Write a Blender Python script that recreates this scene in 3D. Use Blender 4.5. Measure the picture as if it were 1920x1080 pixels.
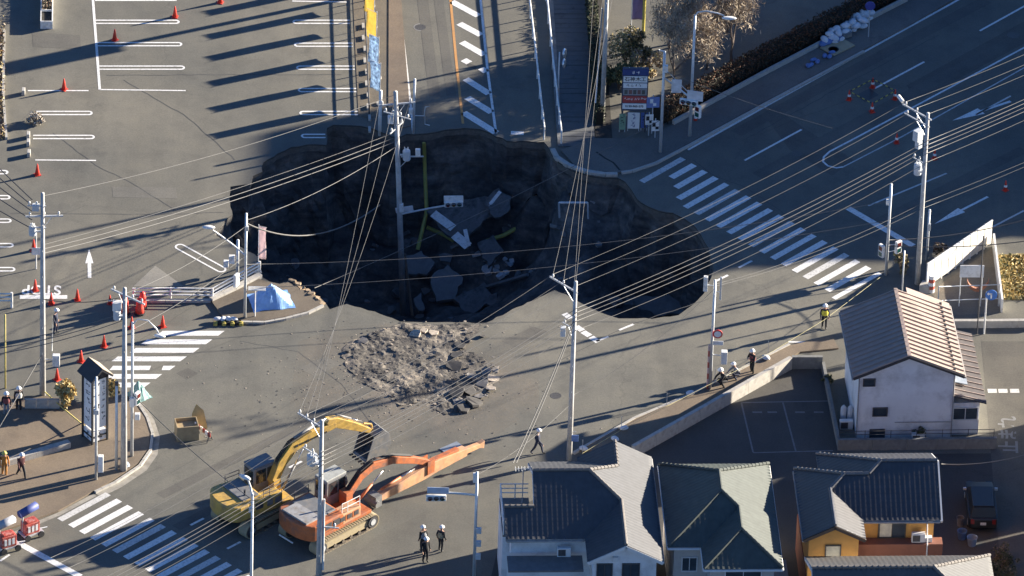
import bpy, bmesh, math, random
from mathutils import Vector, Matrix, noise
from mathutils.geometry import delaunay_2d_cdt, intersect_point_line

# ------------------------------------------------------------------ camera, sky, sun, exposure
S = bpy.context.scene
for o in list(bpy.data.objects):
    bpy.data.objects.remove(o, do_unlink=True)
COL = S.collection
PITCH = math.radians(33.0); ROLL = math.radians(1.9); DIST = 550.0; FPX = 17050.0
FWD = Vector((0, math.cos(PITCH), -math.sin(PITCH)))
UP0 = Vector((0, math.sin(PITCH), math.cos(PITCH)))
RT = Vector((1, 0, 0)) * math.cos(ROLL) + UP0 * math.sin(ROLL)
UPV = UP0 * math.cos(ROLL) - Vector((1, 0, 0)) * math.sin(ROLL)
CAMPOS = -FWD * DIST
cd = bpy.data.cameras.new("camera"); cam = bpy.data.objects.new("camera", cd); COL.objects.link(cam)
cd.sensor_width = 36.0; cd.lens = 36.0 * FPX / 1920.0; cd.clip_start = 1.0; cd.clip_end = 4000.0
cam.matrix_world = Matrix(((RT.x, UPV.x, -FWD.x, CAMPOS.x), (RT.y, UPV.y, -FWD.y, CAMPOS.y),
                           (RT.z, UPV.z, -FWD.z, CAMPOS.z), (0, 0, 0, 1)))
S.camera = cam
SUN_EL = math.radians(15.0); SUN_AZ = Vector((1.0, 0.47)).normalized()   # towards the sun, on plan
SUNV = Vector((SUN_AZ.x * math.cos(SUN_EL), SUN_AZ.y * math.cos(SUN_EL), math.sin(SUN_EL)))
W = bpy.data.worlds.new("World"); S.world = W; W.use_nodes = True
wn = W.node_tree.nodes; wl = W.node_tree.links
sky = wn.new("ShaderNodeTexSky"); sky.sky_type = 'NISHITA'; sky.sun_disc = False
sky.sun_elevation = SUN_EL; sky.sun_rotation = math.atan2(SUN_AZ.x, SUN_AZ.y)
sky.air_density = 1.0; sky.dust_density = 0.1; sky.ozone_density = 5.0
tint = wn.new("ShaderNodeMix"); tint.data_type = 'RGBA'; tint.blend_type = 'MULTIPLY'; tint.inputs[0].default_value = 1.0
tint.inputs[7].default_value = (0.78, 0.84, 1.02, 1)      # daylight white balance of the photograph: blue shade
wl.new(sky.outputs[0], tint.inputs[6]); wl.new(tint.outputs[2], wn["Background"].inputs[0]); wn["Background"].inputs[1].default_value = 0.05
ld = bpy.data.lights.new("sun", 'SUN'); ld.energy = 5.0; ld.angle = math.radians(0.55); ld.color = (1.0, 0.895, 0.74)
sun = bpy.data.objects.new("sun", ld); COL.objects.link(sun)
sun.rotation_euler = (-SUNV).to_track_quat('-Z', 'Y').to_euler()
S.view_settings.view_transform = 'Standard'; S.view_settings.look = 'None'
S.view_settings.gamma = 1.0; S.view_settings.exposure = 1.95
S.render.engine = 'CYCLES'
try: S.cycles.max_bounces = 6
except Exception: pass

# ------------------------------------------------------------------ helpers
R = random.Random(7)
rad = math.radians
def G(px, py, z=0.0):
    """survey point of the 1920 x 1080 picture -> site coordinates in metres at height z"""
    d = FWD * FPX + RT * (px - 960.0) - UPV * (py - 540.0)
    return CAMPOS + d * ((z - CAMPOS.z) / d.z)
def link(o, parent=None):
    COL.objects.link(o)
    if parent is not None: o.parent = parent
    return o
def tag(o, label=None, cat=None, group=None, kind=None):
    if label: o["label"] = label
    if cat: o["category"] = cat
    if group: o["group"] = group
    if kind: o["kind"] = kind
    return o
def thing(name, label, cat, loc=(0, 0, 0), rz=0.0, group=None):
    o = bpy.data.objects.new(name, None); o.empty_display_size = 0.3
    o.location = loc; o.rotation_euler = (0, 0, rz)
    link(o); return tag(o, label, cat, group)
def copy_tree(o, parent=None):
    c = o.copy(); link(c, parent)
    for ch in list(o.children): copy_tree(ch, c)
    return c

class MB:
    def __init__(s): s.v = []; s.f = []; s.mi = []; s.m = 0
    def add(s, vs, fs, M=None):
        b = len(s.v)
        for p in vs:
            p = Vector(p); s.v.append(tuple(M @ p) if M is not None else tuple(p))
        for f in fs: s.f.append(tuple(b + i for i in f)); s.mi.append(s.m)
        return s
    def box(s, c, d, rz=0.0, M=None, rx=0.0, ry=0.0, taper=1.0):
        x, y, z = d[0] / 2, d[1] / 2, d[2] / 2
        vs = [(-x, -y, -z), (x, -y, -z), (x, y, -z), (-x, y, -z),
              (-x * taper, -y * taper, z), (x * taper, -y * taper, z), (x * taper, y * taper, z), (-x * taper, y * taper, z)]
        T = Matrix.Translation(Vector(c)) @ Matrix.Rotation(rz, 4, 'Z') @ Matrix.Rotation(ry, 4, 'Y') @ Matrix.Rotation(rx, 4, 'X')
        if M is not None: T = M @ T
        return s.add(vs, [(0, 3, 2, 1), (4, 5, 6, 7), (0, 1, 5, 4), (1, 2, 6, 5), (2, 3, 7, 6), (3, 0, 4, 7)], T)
    def cyl(s, p0, p1, r0, r1=None, n=10, cap=True):
        p0 = Vector(p0); p1 = Vector(p1); r1 = r0 if r1 is None else r1
        ax = (p1 - p0)
        if ax.length < 1e-6: return s
        q = ax.to_track_quat('Z', 'Y')
        vs = []
        for p, r in ((p0, r0), (p1, r1)):
            for i in range(n):
                a = 2 * math.pi * i / n
                vs.append(p + q @ Vector((r * math.cos(a), r * math.sin(a), 0)))
        fs = [(i, (i + 1) % n, n + (i + 1) % n, n + i) for i in range(n)]
        if cap: fs += [tuple(range(n - 1, -1, -1)), tuple(range(n, 2 * n))]
        return s.add(vs, fs)
    def tube(s, pts, r, n=6, cap=True):
        pts = [Vector(p) for p in pts]; m = len(pts)
        rs = r if isinstance(r, (list, tuple)) else [r] * m
        vs = []; up = Vector((0, 0, 1))
        for i, p in enumerate(pts):
            t = (pts[min(i + 1, m - 1)] - pts[max(i - 1, 0)]).normalized()
            a = t.cross(up)
            if a.length < 1e-3: a = t.cross(Vector((1, 0, 0)))
            a.normalize(); b = t.cross(a)
            for k in range(n):
                an = 2 * math.pi * k / n
                vs.append(p + a * (rs[i] * math.cos(an)) + b * (rs[i] * math.sin(an)))
        fs = []
        for i in range(m - 1):
            for k in range(n):
                k2 = (k + 1) % n
                fs.append((i * n + k, i * n + k2, (i + 1) * n + k2, (i + 1) * n + k))
        if cap: fs += [tuple(range(n)), tuple(range(m * n - 1, (m - 1) * n - 1, -1))]
        return s.add(vs, fs)
    def prism(s, poly, z0, z1):
        n = len(poly)
        ar = sum(poly[i][0] * poly[(i + 1) % n][1] - poly[(i + 1) % n][0] * poly[i][1] for i in range(n))
        if ar < 0: poly = list(poly)[::-1]
        vs = [(p[0], p[1], z0) for p in poly] + [(p[0], p[1], z1) for p in poly]
        fs = [tuple(range(n - 1, -1, -1)), tuple(range(n, 2 * n))]
        fs += [(i, (i + 1) % n, n + (i + 1) % n, n + i) for i in range(n)]
        return s.add(vs, fs)
    def extr(s, prof, y0, y1, M=None):
        """profile in (x, z) extruded along y"""
        n = len(prof)
        ar = sum(prof[i][0] * prof[(i + 1) % n][1] - prof[(i + 1) % n][0] * prof[i][1] for i in range(n))
        if ar > 0: prof = list(prof)[::-1]
        vs = [(p[0], y0, p[1]) for p in prof] + [(p[0], y1, p[1]) for p in prof]
        fs = [tuple(range(n - 1, -1, -1)), tuple(range(n, 2 * n))]
        fs += [(i, (i + 1) % n, n + (i + 1) % n, n + i) for i in range(n)]
        return s.add(vs, fs, M)
    def sph(s, c, r, n=10, m=6, sz=(1, 1, 1), z0=-1.0):
        vs = []; c = Vector(c)
        a0 = math.asin(max(-1, min(1, z0)))
        for j in range(m + 1):
            a = a0 + (math.pi / 2 - a0) * j / m
            for i in range(n):
                b = 2 * math.pi * i / n
                vs.append(c + Vector((r * sz[0] * math.cos(a) * math.cos(b), r * sz[1] * math.cos(a) * math.sin(b), r * sz[2] * math.sin(a))))
        fs = []
        for j in range(m):
            for i in range(n):
                i2 = (i + 1) % n
                fs.append((j * n + i, j * n + i2, (j + 1) * n + i2, (j + 1) * n + i))
        if z0 > -1: fs.append(tuple(range(n - 1, -1, -1)))
        return s.add(vs, fs)
    def lathe(s, prof, n=12, c=(0, 0, 0)):
        c = Vector(c); vs = []
        for r, z in prof:
            for i in range(n):
                a = 2 * math.pi * i / n
                vs.append(c + Vector((r * math.cos(a), r * math.sin(a), z)))
        fs = []
        for j in range(len(prof) - 1):
            for i in range(n):
                i2 = (i + 1) % n
                fs.append((j * n + i, j * n + i2, (j + 1) * n + i2, (j + 1) * n + i))
        fs += [tuple(range(n - 1, -1, -1)), tuple(range((len(prof) - 1) * n, len(prof) * n))]
        return s.add(vs, fs)
    def mesh(s, name, mats, smooth=False):
        me = bpy.data.meshes.new(name); me.from_pydata(s.v, [], s.f)
        for m in (mats if isinstance(mats, (list, tuple)) else [mats]): me.materials.append(m)
        if any(s.mi): me.polygons.foreach_set("material_index", s.mi)
        if smooth: me.polygons.foreach_set("use_smooth", [True] * len(me.polygons))
        me.update(); return me
    def build(s, name, mats, parent=None, smooth=False, bevel=0.0):
        o = bpy.data.objects.new(name, s.mesh(name, mats, smooth)); link(o, parent)
        if bevel:
            b = o.modifiers.new("bevel", 'BEVEL'); b.width = bevel; b.segments = 2; b.limit_method = 'ANGLE'
        return o

# ------------------------------------------------------------------ materials
def _nt(name):
    m = bpy.data.materials.new(name); m.use_nodes = True
    nt = m.node_tree; return m, nt, nt.nodes["Principled BSDF"]
def _noise(nt, scale, detail=6, rough=0.6, coord='Object', stretch=None):
    tc = nt.nodes.new("ShaderNodeTexCoord"); n = nt.nodes.new("ShaderNodeTexNoise")
    n.inputs['Scale'].default_value = scale; n.inputs['Detail'].default_value = detail; n.inputs['Roughness'].default_value = rough
    src = tc.outputs[coord]
    if stretch:
        mp = nt.nodes.new("ShaderNodeMapping"); mp.inputs['Scale'].default_value = stretch
        nt.links.new(src, mp.inputs[0]); src = mp.outputs[0]
    nt.links.new(src, n.inputs['Vector']); return n.outputs[0]
def _ramp(nt, fac, stops):
    r = nt.nodes.new("ShaderNodeValToRGB"); e = r.color_ramp.elements
    while len(e) < len(stops): e.new(0.5)
    for i, (p, c) in enumerate(stops):
        e[i].position = p; e[i].color = tuple(c) + ((1.0,) if len(c) == 3 else ())
    nt.links.new(fac, r.inputs[0]); return r.outputs[0]
def _mix(nt, a, b, fac, mode='MIX'):
    n = nt.nodes.new("ShaderNodeMix"); n.data_type = 'RGBA'; n.blend_type = mode
    for sock, val in ((n.inputs[0], fac), (n.inputs[6], a), (n.inputs[7], b)):
        if hasattr(val, 'links') or isinstance(val, bpy.types.NodeSocket): nt.links.new(val, sock)
        elif isinstance(val, (int, float)): sock.default_value = val
        else: sock.default_value = tuple(val) + ((1.0,) if len(val) == 3 else ())
    return n.outputs[2]
def _bump(nt, bs, h, strength=0.3, dist=0.02):
    b = nt.nodes.new("ShaderNodeBump"); b.inputs['Strength'].default_value = strength; b.inputs['Distance'].default_value = dist
    nt.links.new(h, b.inputs['Height']); nt.links.new(b.outputs[0], bs.inputs['Normal'])
MATS = {}
def mat(name, col, rough=0.7, metal=0.0, var=0.18, scale=3.0, bump=0.0, bscale=None, spec=0.5, dirt=None):
    if name in MATS: return MATS[name]
    m, nt, bs = _nt(name)
    n = _noise(nt, scale)
    lo = [c * (1 - var) for c in col]; hi = [min(1, c * (1 + var)) for c in col]
    c = _ramp(nt, n, [(0.3, lo), (0.7, hi)])
    if dirt:
        d = _noise(nt, dirt[1], 8, 0.7); f = _ramp(nt, d, [(0.48, (0, 0, 0)), (0.68, (1, 1, 1))])
        c = _mix(nt, c, dirt[0], f)
    nt.links.new(c, bs.inputs['Base Color'])
    bs.inputs['Roughness'].default_value = rough; bs.inputs['Metallic'].default_value = metal
    bs.inputs['Specular IOR Level'].default_value = spec
    if bump: _bump(nt, bs, _noise(nt, bscale or scale * 6), bump)
    MATS[name] = m; return m

def asphalt(name, col, warm=(1.05, 1.0, 0.92), stain=0.35):
    m, nt, bs = _nt(name)
    big = _noise(nt, 0.09, 4, 0.55); mid = _noise(nt, 0.7, 6, 0.65); fine = _noise(nt, 9.0, 5, 0.75)
    streak = _noise(nt, 0.5, 4, 0.6, stretch=(1.0, 0.12, 1))
    grain = _noise(nt, 38.0, 3, 0.8)
    c0 = [c * 0.80 for c in col]; c1 = [c * w * 1.14 for c, w in zip(col, warm)]
    c = _ramp(nt, big, [(0.32, c0), (0.68, c1)])
    c = _mix(nt, c, _ramp(nt, mid, [(0.25, (0.72, 0.72, 0.74)), (0.5, (1, 1, 1)), (0.8, (1.2, 1.17, 1.1))]), stain * 1.9 if stain < .5 else 1.0, 'MULTIPLY')
    c = _mix(nt, c, _ramp(nt, streak, [(0.3, (0.8, 0.8, 0.8)), (0.6, (1.08, 1.07, 1.05))]), 0.5, 'MULTIPLY')
    c = _mix(nt, c, _ramp(nt, fine, [(0.25, (0.62, 0.62, 0.62)), (0.75, (1.3, 1.3, 1.28))]), 0.6, 'MULTIPLY')
    c = _mix(nt, c, _ramp(nt, grain, [(0.3, (0.6, 0.6, 0.6)), (0.7, (1.35, 1.35, 1.33))]), 0.55, 'MULTIPLY')
    sp = _noise(nt, 0.32, 7, 0.72); f = _ramp(nt, sp, [(0.60, (0, 0, 0)), (0.70, (0.55, 0.55, 0.55))])
    c = _mix(nt, c, [k * 0.55 for k in col], f)
    # fine tar-filled cracks
    tc = nt.nodes.new("ShaderNodeTexCoord"); vo = nt.nodes.new("ShaderNodeTexVoronoi"); vo.feature = 'DISTANCE_TO_EDGE'
    vo.inputs['Scale'].default_value = 0.07
    wv = _noise(nt, 0.6, 5, 0.6); ad = nt.nodes.new("ShaderNodeVectorMath"); ad.operation = 'MULTIPLY_ADD'
    nt.links.new(wv, ad.inputs[0]); ad.inputs[1].default_value = (3.0, 3.0, 0); nt.links.new(tc.outputs['Object'], ad.inputs[2])
    nt.links.new(ad.outputs[0], vo.inputs['Vector'])
    cr = _ramp(nt, vo.outputs['Distance'], [(0.0, (0.4, 0.4, 0.4)), (0.003, (0, 0, 0))])
    c = _mix(nt, c, [k * 0.5 for k in col], cr)
    nt.links.new(c, bs.inputs['Base Color']); bs.inputs['Roughness'].default_value = 0.92
    bs.inputs['Specular IOR Level'].default_value = 0.25
    _bump(nt, bs, grain, 0.25, 0.01); MATS[name] = m; return m

def paint(name, col, wear=0.5):
    m, nt, bs = _nt(name)
    n = _noise(nt, 6.0, 8, 0.75); n2 = _noise(nt, 0.8, 4, 0.6)
    c = _ramp(nt, n2, [(0.3, [k * 0.86 for k in col]), (0.7, col)])
    f = _ramp(nt, n, [(0.50, (0, 0, 0)), (0.68, (wear, wear, wear))])
    c = _mix(nt, c, (0.16, 0.155, 0.15), f)
    nt.links.new(c, bs.inputs['Base Color']); bs.inputs['Roughness'].default_value = 0.75
    bs.inputs['Specular IOR Level'].default_value = 0.3
    MATS[name] = m; return m

ASPH = asphalt("asphalt", (0.150, 0.148, 0.134))
ASPH_ROAD = asphalt("asphalt_road", (0.158, 0.157, 0.143))
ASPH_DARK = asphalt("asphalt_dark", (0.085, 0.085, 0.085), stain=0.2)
PAVE = asphalt("pavement_brown", (0.20, 0.165, 0.130))
WHITE = paint("road_paint", (0.78, 0.77, 0.74), 0.65); WHITE_OLD = paint("road_paint_worn", (0.62, 0.61, 0.58), 0.9)
ORANGE_P = paint("orange_paint", (0.55, 0.28, 0.10), 0.6)
CONC = mat("concrete", (0.42, 0.40, 0.36), 0.9, var=0.2, scale=1.5, bump=0.2, dirt=((0.24, 0.22, 0.20), 1.1))
CONC_D = mat("concrete_dark", (0.20, 0.20, 0.19), 0.9, var=0.25, scale=1.2, bump=0.2, dirt=((0.10, 0.10, 0.10), 0.9))
POLE = mat("pole_concrete", (0.46, 0.45, 0.43), 0.8, var=0.12, scale=2.0, dirt=((0.30, 0.29, 0.28), 1.4))
STEEL = mat("galvanised_steel", (0.55, 0.57, 0.58), 0.45, 0.35, var=0.12, scale=5)
STEEL_D = mat("dark_steel", (0.08, 0.08, 0.085), 0.55, 0.3, var=0.2, scale=5)
WHITE_M = mat("white_enamel", (0.74, 0.74, 0.72), 0.5, var=0.06, scale=2, dirt=((0.5, 0.48, 0.44), 2.5))
BLACK = mat("black_rubber", (0.022, 0.022, 0.024), 0.75, var=0.2)
GLASS = mat("window_glass", (0.05, 0.065, 0.08), 0.12, var=0.3, scale=1.0, spec=0.8)
RED = mat("cone_red", (0.62, 0.055, 0.035), 0.5, var=0.12, scale=6)
WIRE = mat("cable_grey", (0.105, 0.103, 0.10), 0.55, var=0.1, scale=0.5)
WIRE_D = mat("cable_black", (0.05, 0.05, 0.055), 0.6, var=0.1, scale=0.5)
SOIL = None
# ------------------------------------------------------------------ the ground with the sinkhole
def subdiv_jit(pts, step, jit, closed=True, seed=3):
    rr = random.Random(seed); out = []
    n = len(pts)
    for i in range(n if closed else n - 1):
        a = Vector(pts[i]); b = Vector(pts[(i + 1) % n]); L = (b - a).length
        k = max(1, int(L / step))
        for j in range(k):
            p = a.lerp(b, j / k)
            if j: p = p + Vector((rr.uniform(-jit, jit), rr.uniform(-jit, jit)))
            out.append(p)
    if not closed: out.append(Vector(pts[-1]))
    return out
RIM_PX = [(432, 350), (470, 345), (474, 330), (492, 322), (494, 304), (520, 288), (545, 276), (575, 271), (612, 272), (613, 240), (625, 234),
          (660, 235), (690, 239), (735, 256), (752, 256), (762, 251), (800, 250), (835, 243), (870, 240), (900, 242), (930, 256), (950, 264), (1020, 266),
          (1032, 284), (1046, 303), (1078, 321), (1105, 329), (1160, 334), (1178, 348), (1190, 366), (1203, 380), (1235, 395), (1262, 399), (1285, 411),
          (1306, 428), (1318, 448), (1330, 472), (1337, 498), (1334, 520), (1324, 543), (1308, 563), (1288, 579), (1272, 591), (1245, 594), (1222, 598),
          (1195, 597), (1160, 597), (1140, 591), (1115, 581), (1085, 566), (1062, 552), (1040, 544), (1010, 558), (960, 580), (912, 605), (830, 604),
          (750, 603), (735, 596), (690, 582), (650, 570), (618, 580), (605, 562), (590, 552), (565, 540), (540, 527), (524, 532),
          (506, 528), (492, 520), (486, 505), (486, 484), (462, 470), (430, 452), (402, 440), (408, 428), (420, 416), (436, 402), (430, 375)]
RIM = subdiv_jit([G(x, y).to_2d() for x, y in RIM_PX], 0.4, 0.085)
def inside(p, poly):
    x, y = p[0], p[1]; c = False; n = len(poly); j = n - 1
    for i in range(n):
        xi, yi = poly[i][0], poly[i][1]; xj, yj = poly[j][0], poly[j][1]
        if (yi > y) != (yj > y) and x < (xj - xi) * (y - yi) / (yj - yi) + xi: c = not c
        j = i
    return c
def sheet(name, poly, z, material, parent=None, hole=None):
    pts = [Vector((p[0], p[1])) for p in poly]; fc = [list(range(len(pts)))]
    if hole: fc.append(list(range(len(pts), len(pts) + len(hole)))); pts = pts + [Vector((p[0], p[1])) for p in hole]
    v, e, f, *_ = delaunay_2d_cdt(pts, [], fc, 1, 1e-5)
    mb = MB(); keep = []
    for t in f:
        c = sum((v[i] for i in t), Vector((0, 0))) / len(t)
        if hole and inside(c, hole): continue
        ar = (v[t[1]] - v[t[0]]).cross(v[t[2]] - v[t[0]])
        keep.append(tuple(t) if ar > 0 else tuple(t)[::-1])
    mb.add([(p.x, p.y, z) for p in v], keep)
    return mb.build(name, material, parent)
ground = tag(sheet("ground", [(-420, -420), (420, -420), (420, 420), (-420, 420)], 0.0, ASPH, hole=RIM), kind="structure")
ground["label"] = "grey asphalt of the junction and car park around the pit"

# --- the pit: rubble floor interpolated between sounded depths
FLOOR_PX = [(560, 430, -7.5), (620, 520, -9), (700, 560, -9.8), (760, 590, -10), (800, 480, -8), (880, 570, -9.2), (790, 390, -6.0), (890, 400, -5.2),
            (940, 335, -3.2), (1000, 420, -6.2), (1090, 365, -1.7), (1150, 395, -2.4), (1060, 345, -.9), (1130, 352, -.9), (1000, 545, -9.0), (1110, 470, -6.8), (1250, 500, -6.2), (1240, 580, -6.9),
            (860, 310, -3.6), (700, 440, -8.2), (600, 330, -4.5), (700, 330, -5.5), (480, 400, -5.5), (1190, 450, -5.4), (930, 480, -7.4), (1010, 330, -2.2)]
FCTL = [(G(x, y, z).to_2d(), z) for x, y, z in FLOOR_PX]
def floor_z(x, y):
    p = Vector((x, y)); sw = 0; sz = 0
    for q, z in FCTL:
        w = 1.0 / ((p - q).length_squared + 0.6) ** 1.7; sw += w; sz += w * z
    n = noise.fractal(Vector((x * 0.35, y * 0.35, 3.1)), 0.9, 2.1, 4) * 0.75 + noise.noise(Vector((x * 1.7, y * 1.7, 9))) * 0.22
    return sz / sw + n
def pit(px, py, lift=0.0):
    """point of the pit floor seen at a survey point"""
    z = 0.0
    while z > -12:
        p = G(px, py, z)
        if inside(p, RIM) and z <= floor_z(p.x, p.y): break
        z -= 0.06
    return p + Vector((0, 0, lift))
def soil_mat(name, a, b, c):
    m, nt, bs = _nt(name)
    n1 = _noise(nt, 0.35, 7, 0.65); n2 = _noise(nt, 2.6, 8, 0.75); st = _noise(nt, 0.9, 5, 0.6, stretch=(0.25, 0.25, 2.2))
    k = _ramp(nt, n1, [(0.3, a), (0.52, b), (0.7, c)])
    k = _mix(nt, k, _ramp(nt, st, [(0.3, (0.5, 0.5, 0.54)), (0.7, (1.45, 1.38, 1.25))]), 0.9, 'MULTIPLY')
    k = _mix(nt, k, _ramp(nt, n2, [(0.3, (0.55, 0.55, 0.55)), (0.7, (1.35, 1.35, 1.35))]), 0.8, 'MULTIPLY')
    nt.links.new(k, bs.inputs['Base Color']); bs.inputs['Roughness'].default_value = 0.95
    bs.inputs['Specular IOR Level'].default_value = 0.15; _bump(nt, bs, n2, 0.8, 0.12); MATS[name] = m; return m
SOIL = soil_mat("pit_soil", (0.045, 0.046, 0.050), (0.10, 0.099, 0.10), (0.20, 0.19, 0.18))
rimN = []
n = len(RIM)
for i in range(n):
    t = (RIM[(i + 2) % n] - RIM[(i - 2) % n]); rimN.append(Vector((t.y, -t.x)).normalized())
mb = MB(); NR = 14; rings = []; mid = Vector((0, 0))
for k in range(NR + 1):
    u = k / NR; row = []
    for i in range(n):
        p0 = RIM[i] + rimN[i] * 0.7; zb = floor_z(p0.x, p0.y)
        if k == 0: row.append((RIM[i].x, RIM[i].y, 0.0)); continue
        if k == 1: row.append((RIM[i].x, RIM[i].y, -0.10)); continue
        if k == 2: row.append(((RIM[i] - rimN[i] * 0.06).x, (RIM[i] - rimN[i] * 0.06).y, -0.50 + .14 * noise.noise(Vector((RIM[i].x, RIM[i].y, 1))))); continue
        z = -0.5 + (zb + 0.5) * ((k - 2) / (NR - 2))
        off = 0.75 * ((k - 2) / (NR - 2)) ** 1.6 - 0.12
        off += 0.55 * noise.noise(Vector((RIM[i].x * 0.8, RIM[i].y * 0.8, z * 0.45))) * min(1, (k - 2) / 3) + 0.18 * noise.noise(Vector((RIM[i].x * 3, RIM[i].y * 3, z * 1.5)))
        q = RIM[i] + rimN[i] * off
        row.append((q.x, q.y, z))
    rings.append(row)
for row in rings: mb.v.extend(row)
for k in range(NR):
    mb.m = (1, 2)[k] if k < 2 else 0
    for i in range(n):
        j = (i + 1) % n
        mb.f.append((k * n + i, (k + 1) * n + i, (k + 1) * n + j, k * n + j)); mb.mi.append(mb.m)
EDGE = mat("broken_asphalt_edge", (0.05, 0.048, 0.045), 0.95, var=0.3, scale=4)
sink = tag(bpy.data.objects.new("sinkhole", None), "deep dark collapsed pit swallowing the road junction", "sinkhole", kind="structure"); link(sink)
wall_o = mb.build("pit_wall", [SOIL, EDGE, mat("base_course", (0.115, 0.108, 0.098), .95, var=.3, scale=5, bump=.5, dirt=((.09, .085, .08), 1.5))], sink, smooth=False)
low = [Vector((p[0], p[1])) for p in rings[-1]]
xs = [p.x for p in RIM]; ys = [p.y for p in RIM]
pts = list(low); gx = min(xs)
rr = random.Random(11)
while gx < max(xs):
    gy = min(ys)
    while gy < max(ys):
        q = Vector((gx + rr.uniform(-.12, .12), gy + rr.uniform(-.12, .12)))
        if inside(q, RIM) and min((q - r).length_squared for r in low) > 0.12: pts.append(q)
        gy += 0.36
    gx += 0.36
v, e, f, *_ = delaunay_2d_cdt(pts, [], [list(range(len(low)))], 0, 1e-6)
mb = MB(); keep = []
for t in f:
    c = sum((v[i] for i in t), Vector((0, 0))) / 3
    if inside(c, RIM):
        ar = (v[t[1]] - v[t[0]]).cross(v[t[2]] - v[t[0]]); keep.append(tuple(t) if ar > 0 else tuple(t)[::-1])
mb.add([(p.x, p.y, floor_z(p.x, p.y)) for p in v], keep)
tag(mb.build("pit_floor", SOIL, sink, smooth=True), kind="stuff")

# ------------------------------------------------------------------ painted lines (thin sheets on the asphalt)
ZP = 0.008
def strip(pts, w, name, material=None, parent=None, z=ZP, pxs=True):
    P = [G(*p).to_2d() if pxs else Vector(p) for p in pts]; n = len(P); L = []; Rr = []
    for i in range(n):
        t = (P[min(i + 1, n - 1)] - P[max(i - 1, 0)]).normalized(); nn = Vector((-t.y, t.x))
        L.append(P[i] + nn * w / 2); Rr.append(P[i] - nn * w / 2)
    mb = MB(); vs = [(q.x, q.y, z) for q in Rr] + [(q.x, q.y, z) for q in L]
    mb.add(vs, [(i, i + 1, n + i + 1, n + i) for i in range(n - 1)])
    return mb.build(name, material or WHITE, parent if parent is not None else ground)
def quad(pts, name, material=None, z=ZP, parent=None):
    P = [G(*p) for p in pts]; mb = MB(); mb.prism([(p.x, p.y) for p in P], z - 0.003, z)
    return mb.build(name, material or WHITE, parent if parent is not None else ground)
def stall_loop(x0, x1, y0, y1=None, open_left=True, w=0.13, gap=0.19):
    """double line between two bays, rounded at the free end"""
    y1 = y0 if y1 is None else y1
    a = G(x0, y0).to_2d(); b = G(x1, y1).to_2d(); t = (b - a).normalized(); nn = Vector((-t.y, t.x)); pts = [a + nn * gap]
    for k in range(9):
        an = math.pi / 2 - math.pi * k / 8
        pts.append(b - t * gap + t * (gap * math.cos(an)) + nn * (gap * math.sin(an)))
    pts.append(a - nn * gap)
    strip(pts, w, "bay_line", pxs=False)
strip([(172, -30), (187, 168)], 0.16, "bay_line")
strip([(178, 1), (331, 1)], 0.12, "bay_line"); strip([(187, 168), (348, 170)], 0.12, "bay_line")
for y, xa, xb in ((41, 180, 335), (83, 183, 340), (127, 186, 345)): stall_loop(xa, xb, y)
strip([(52, 170), (166, 170)], 0.12, "bay_line"); strip([(66, 300), (180, 301)], 0.12, "bay_line")
for y, xa, xb in ((212, 68, 172), (257, 62, 176)): stall_loop(xa, xb, y)
for y, xb in ((323, 14), (370, 18), (414, 20), (460, 24), (505, 27)): stall_loop(-90, xb, y)
strip([(548, 2), (650, 4)], 0.12, "bay_line")
for y, xa, xb in ((41, 550, 656), (84, 553, 661), (127, 557, 665), (169, 560, 668), (212, 563, 671), (255, 566, 610)): stall_loop(xb, xa, y)
# junction
def zebra(a0, a1, step, count, w=0.46, name="crossing_stripe", skip=(), short=None):
    for k in range(count):
        if k in skip: continue
        p = (a0[0] + step[0] * k, a0[1] + step[1] * k); q = (a1[0] + step[0] * k, a1[1] + step[1] * k)
        if short and k in short:
            s0, s1 = short[k]; d = (q[0] - p[0], q[1] - p[1]); q2 = (p[0] + d[0] * s1, p[1] + d[1] * s1); p = (p[0] + d[0] * s0, p[1] + d[1] * s0); q = q2
        strip([p, q], w * (1.0 if k % 4 else .94), name, WHITE if (k * 7) % 5 else WHITE_OLD)
zebra((1203, 341), (1281, 297), (20.45, 12.0), 18, short={1: (0.45, 1), 2: (0.3, 1), 3: (0.1, 1)})
strip([(1563, 560), (1650, 512)], 0.34, "crossing_stripe")
zebra((112, 975), (203, 926), (20.6, 11.9), 14)
for y, xa, xb in ((625, 297, 415), (641, 268, 392), (657, 247, 368), (673, 213, 344), (706, 196, 298), (722, 190, 276)):
    quad([(xa - 4, y + 4.5), (xb - 6, y + 4.5), (xb + 6, y - 4.5), (xa + 8, y - 4.5)], "crossing_stripe")
quad([(205, 694), (280, 694), (283, 686), (212, 686)], "crossing_stripe"); quad([(303, 694), (318, 694), (329, 686), (306, 686)], "crossing_stripe")
strip([(36, 1019), (150, 1081)], 0.45, "stop_line"); strip([(1590, 390), (1712, 461)], 0.45, "stop_line")
# vertical road
strip([(743, -40), (775, 246)], 0.17, "edge_line"); strip([(898, -30), (914, 130), (930, 250)], 0.16, "edge_line")
strip([(841, -40), (855, 110), (868, 232)], 0.16, "centre_line", ORANGE_P)
for a, b in (((847, 3), (897, 30)), ((861, 44), (902, 66)), ((866, 79), (908, 103)), ((869, 112), (880, 118)), ((873, 148), (917, 176)), ((876, 183), (922, 211)), ((869, 211), (930, 249))):
    strip([a, b], 0.52, "hatch_stripe")
strip([(902, 128), (912, 135)], 0.5, "hatch_stripe")
quad([(875, 123), (892, 131), (894, 124), (877, 117)], "patch", ASPH_DARK, 0.006)
strip([(958, 249), (982, 250)], 0.4, "lane_mark"); 
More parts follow.
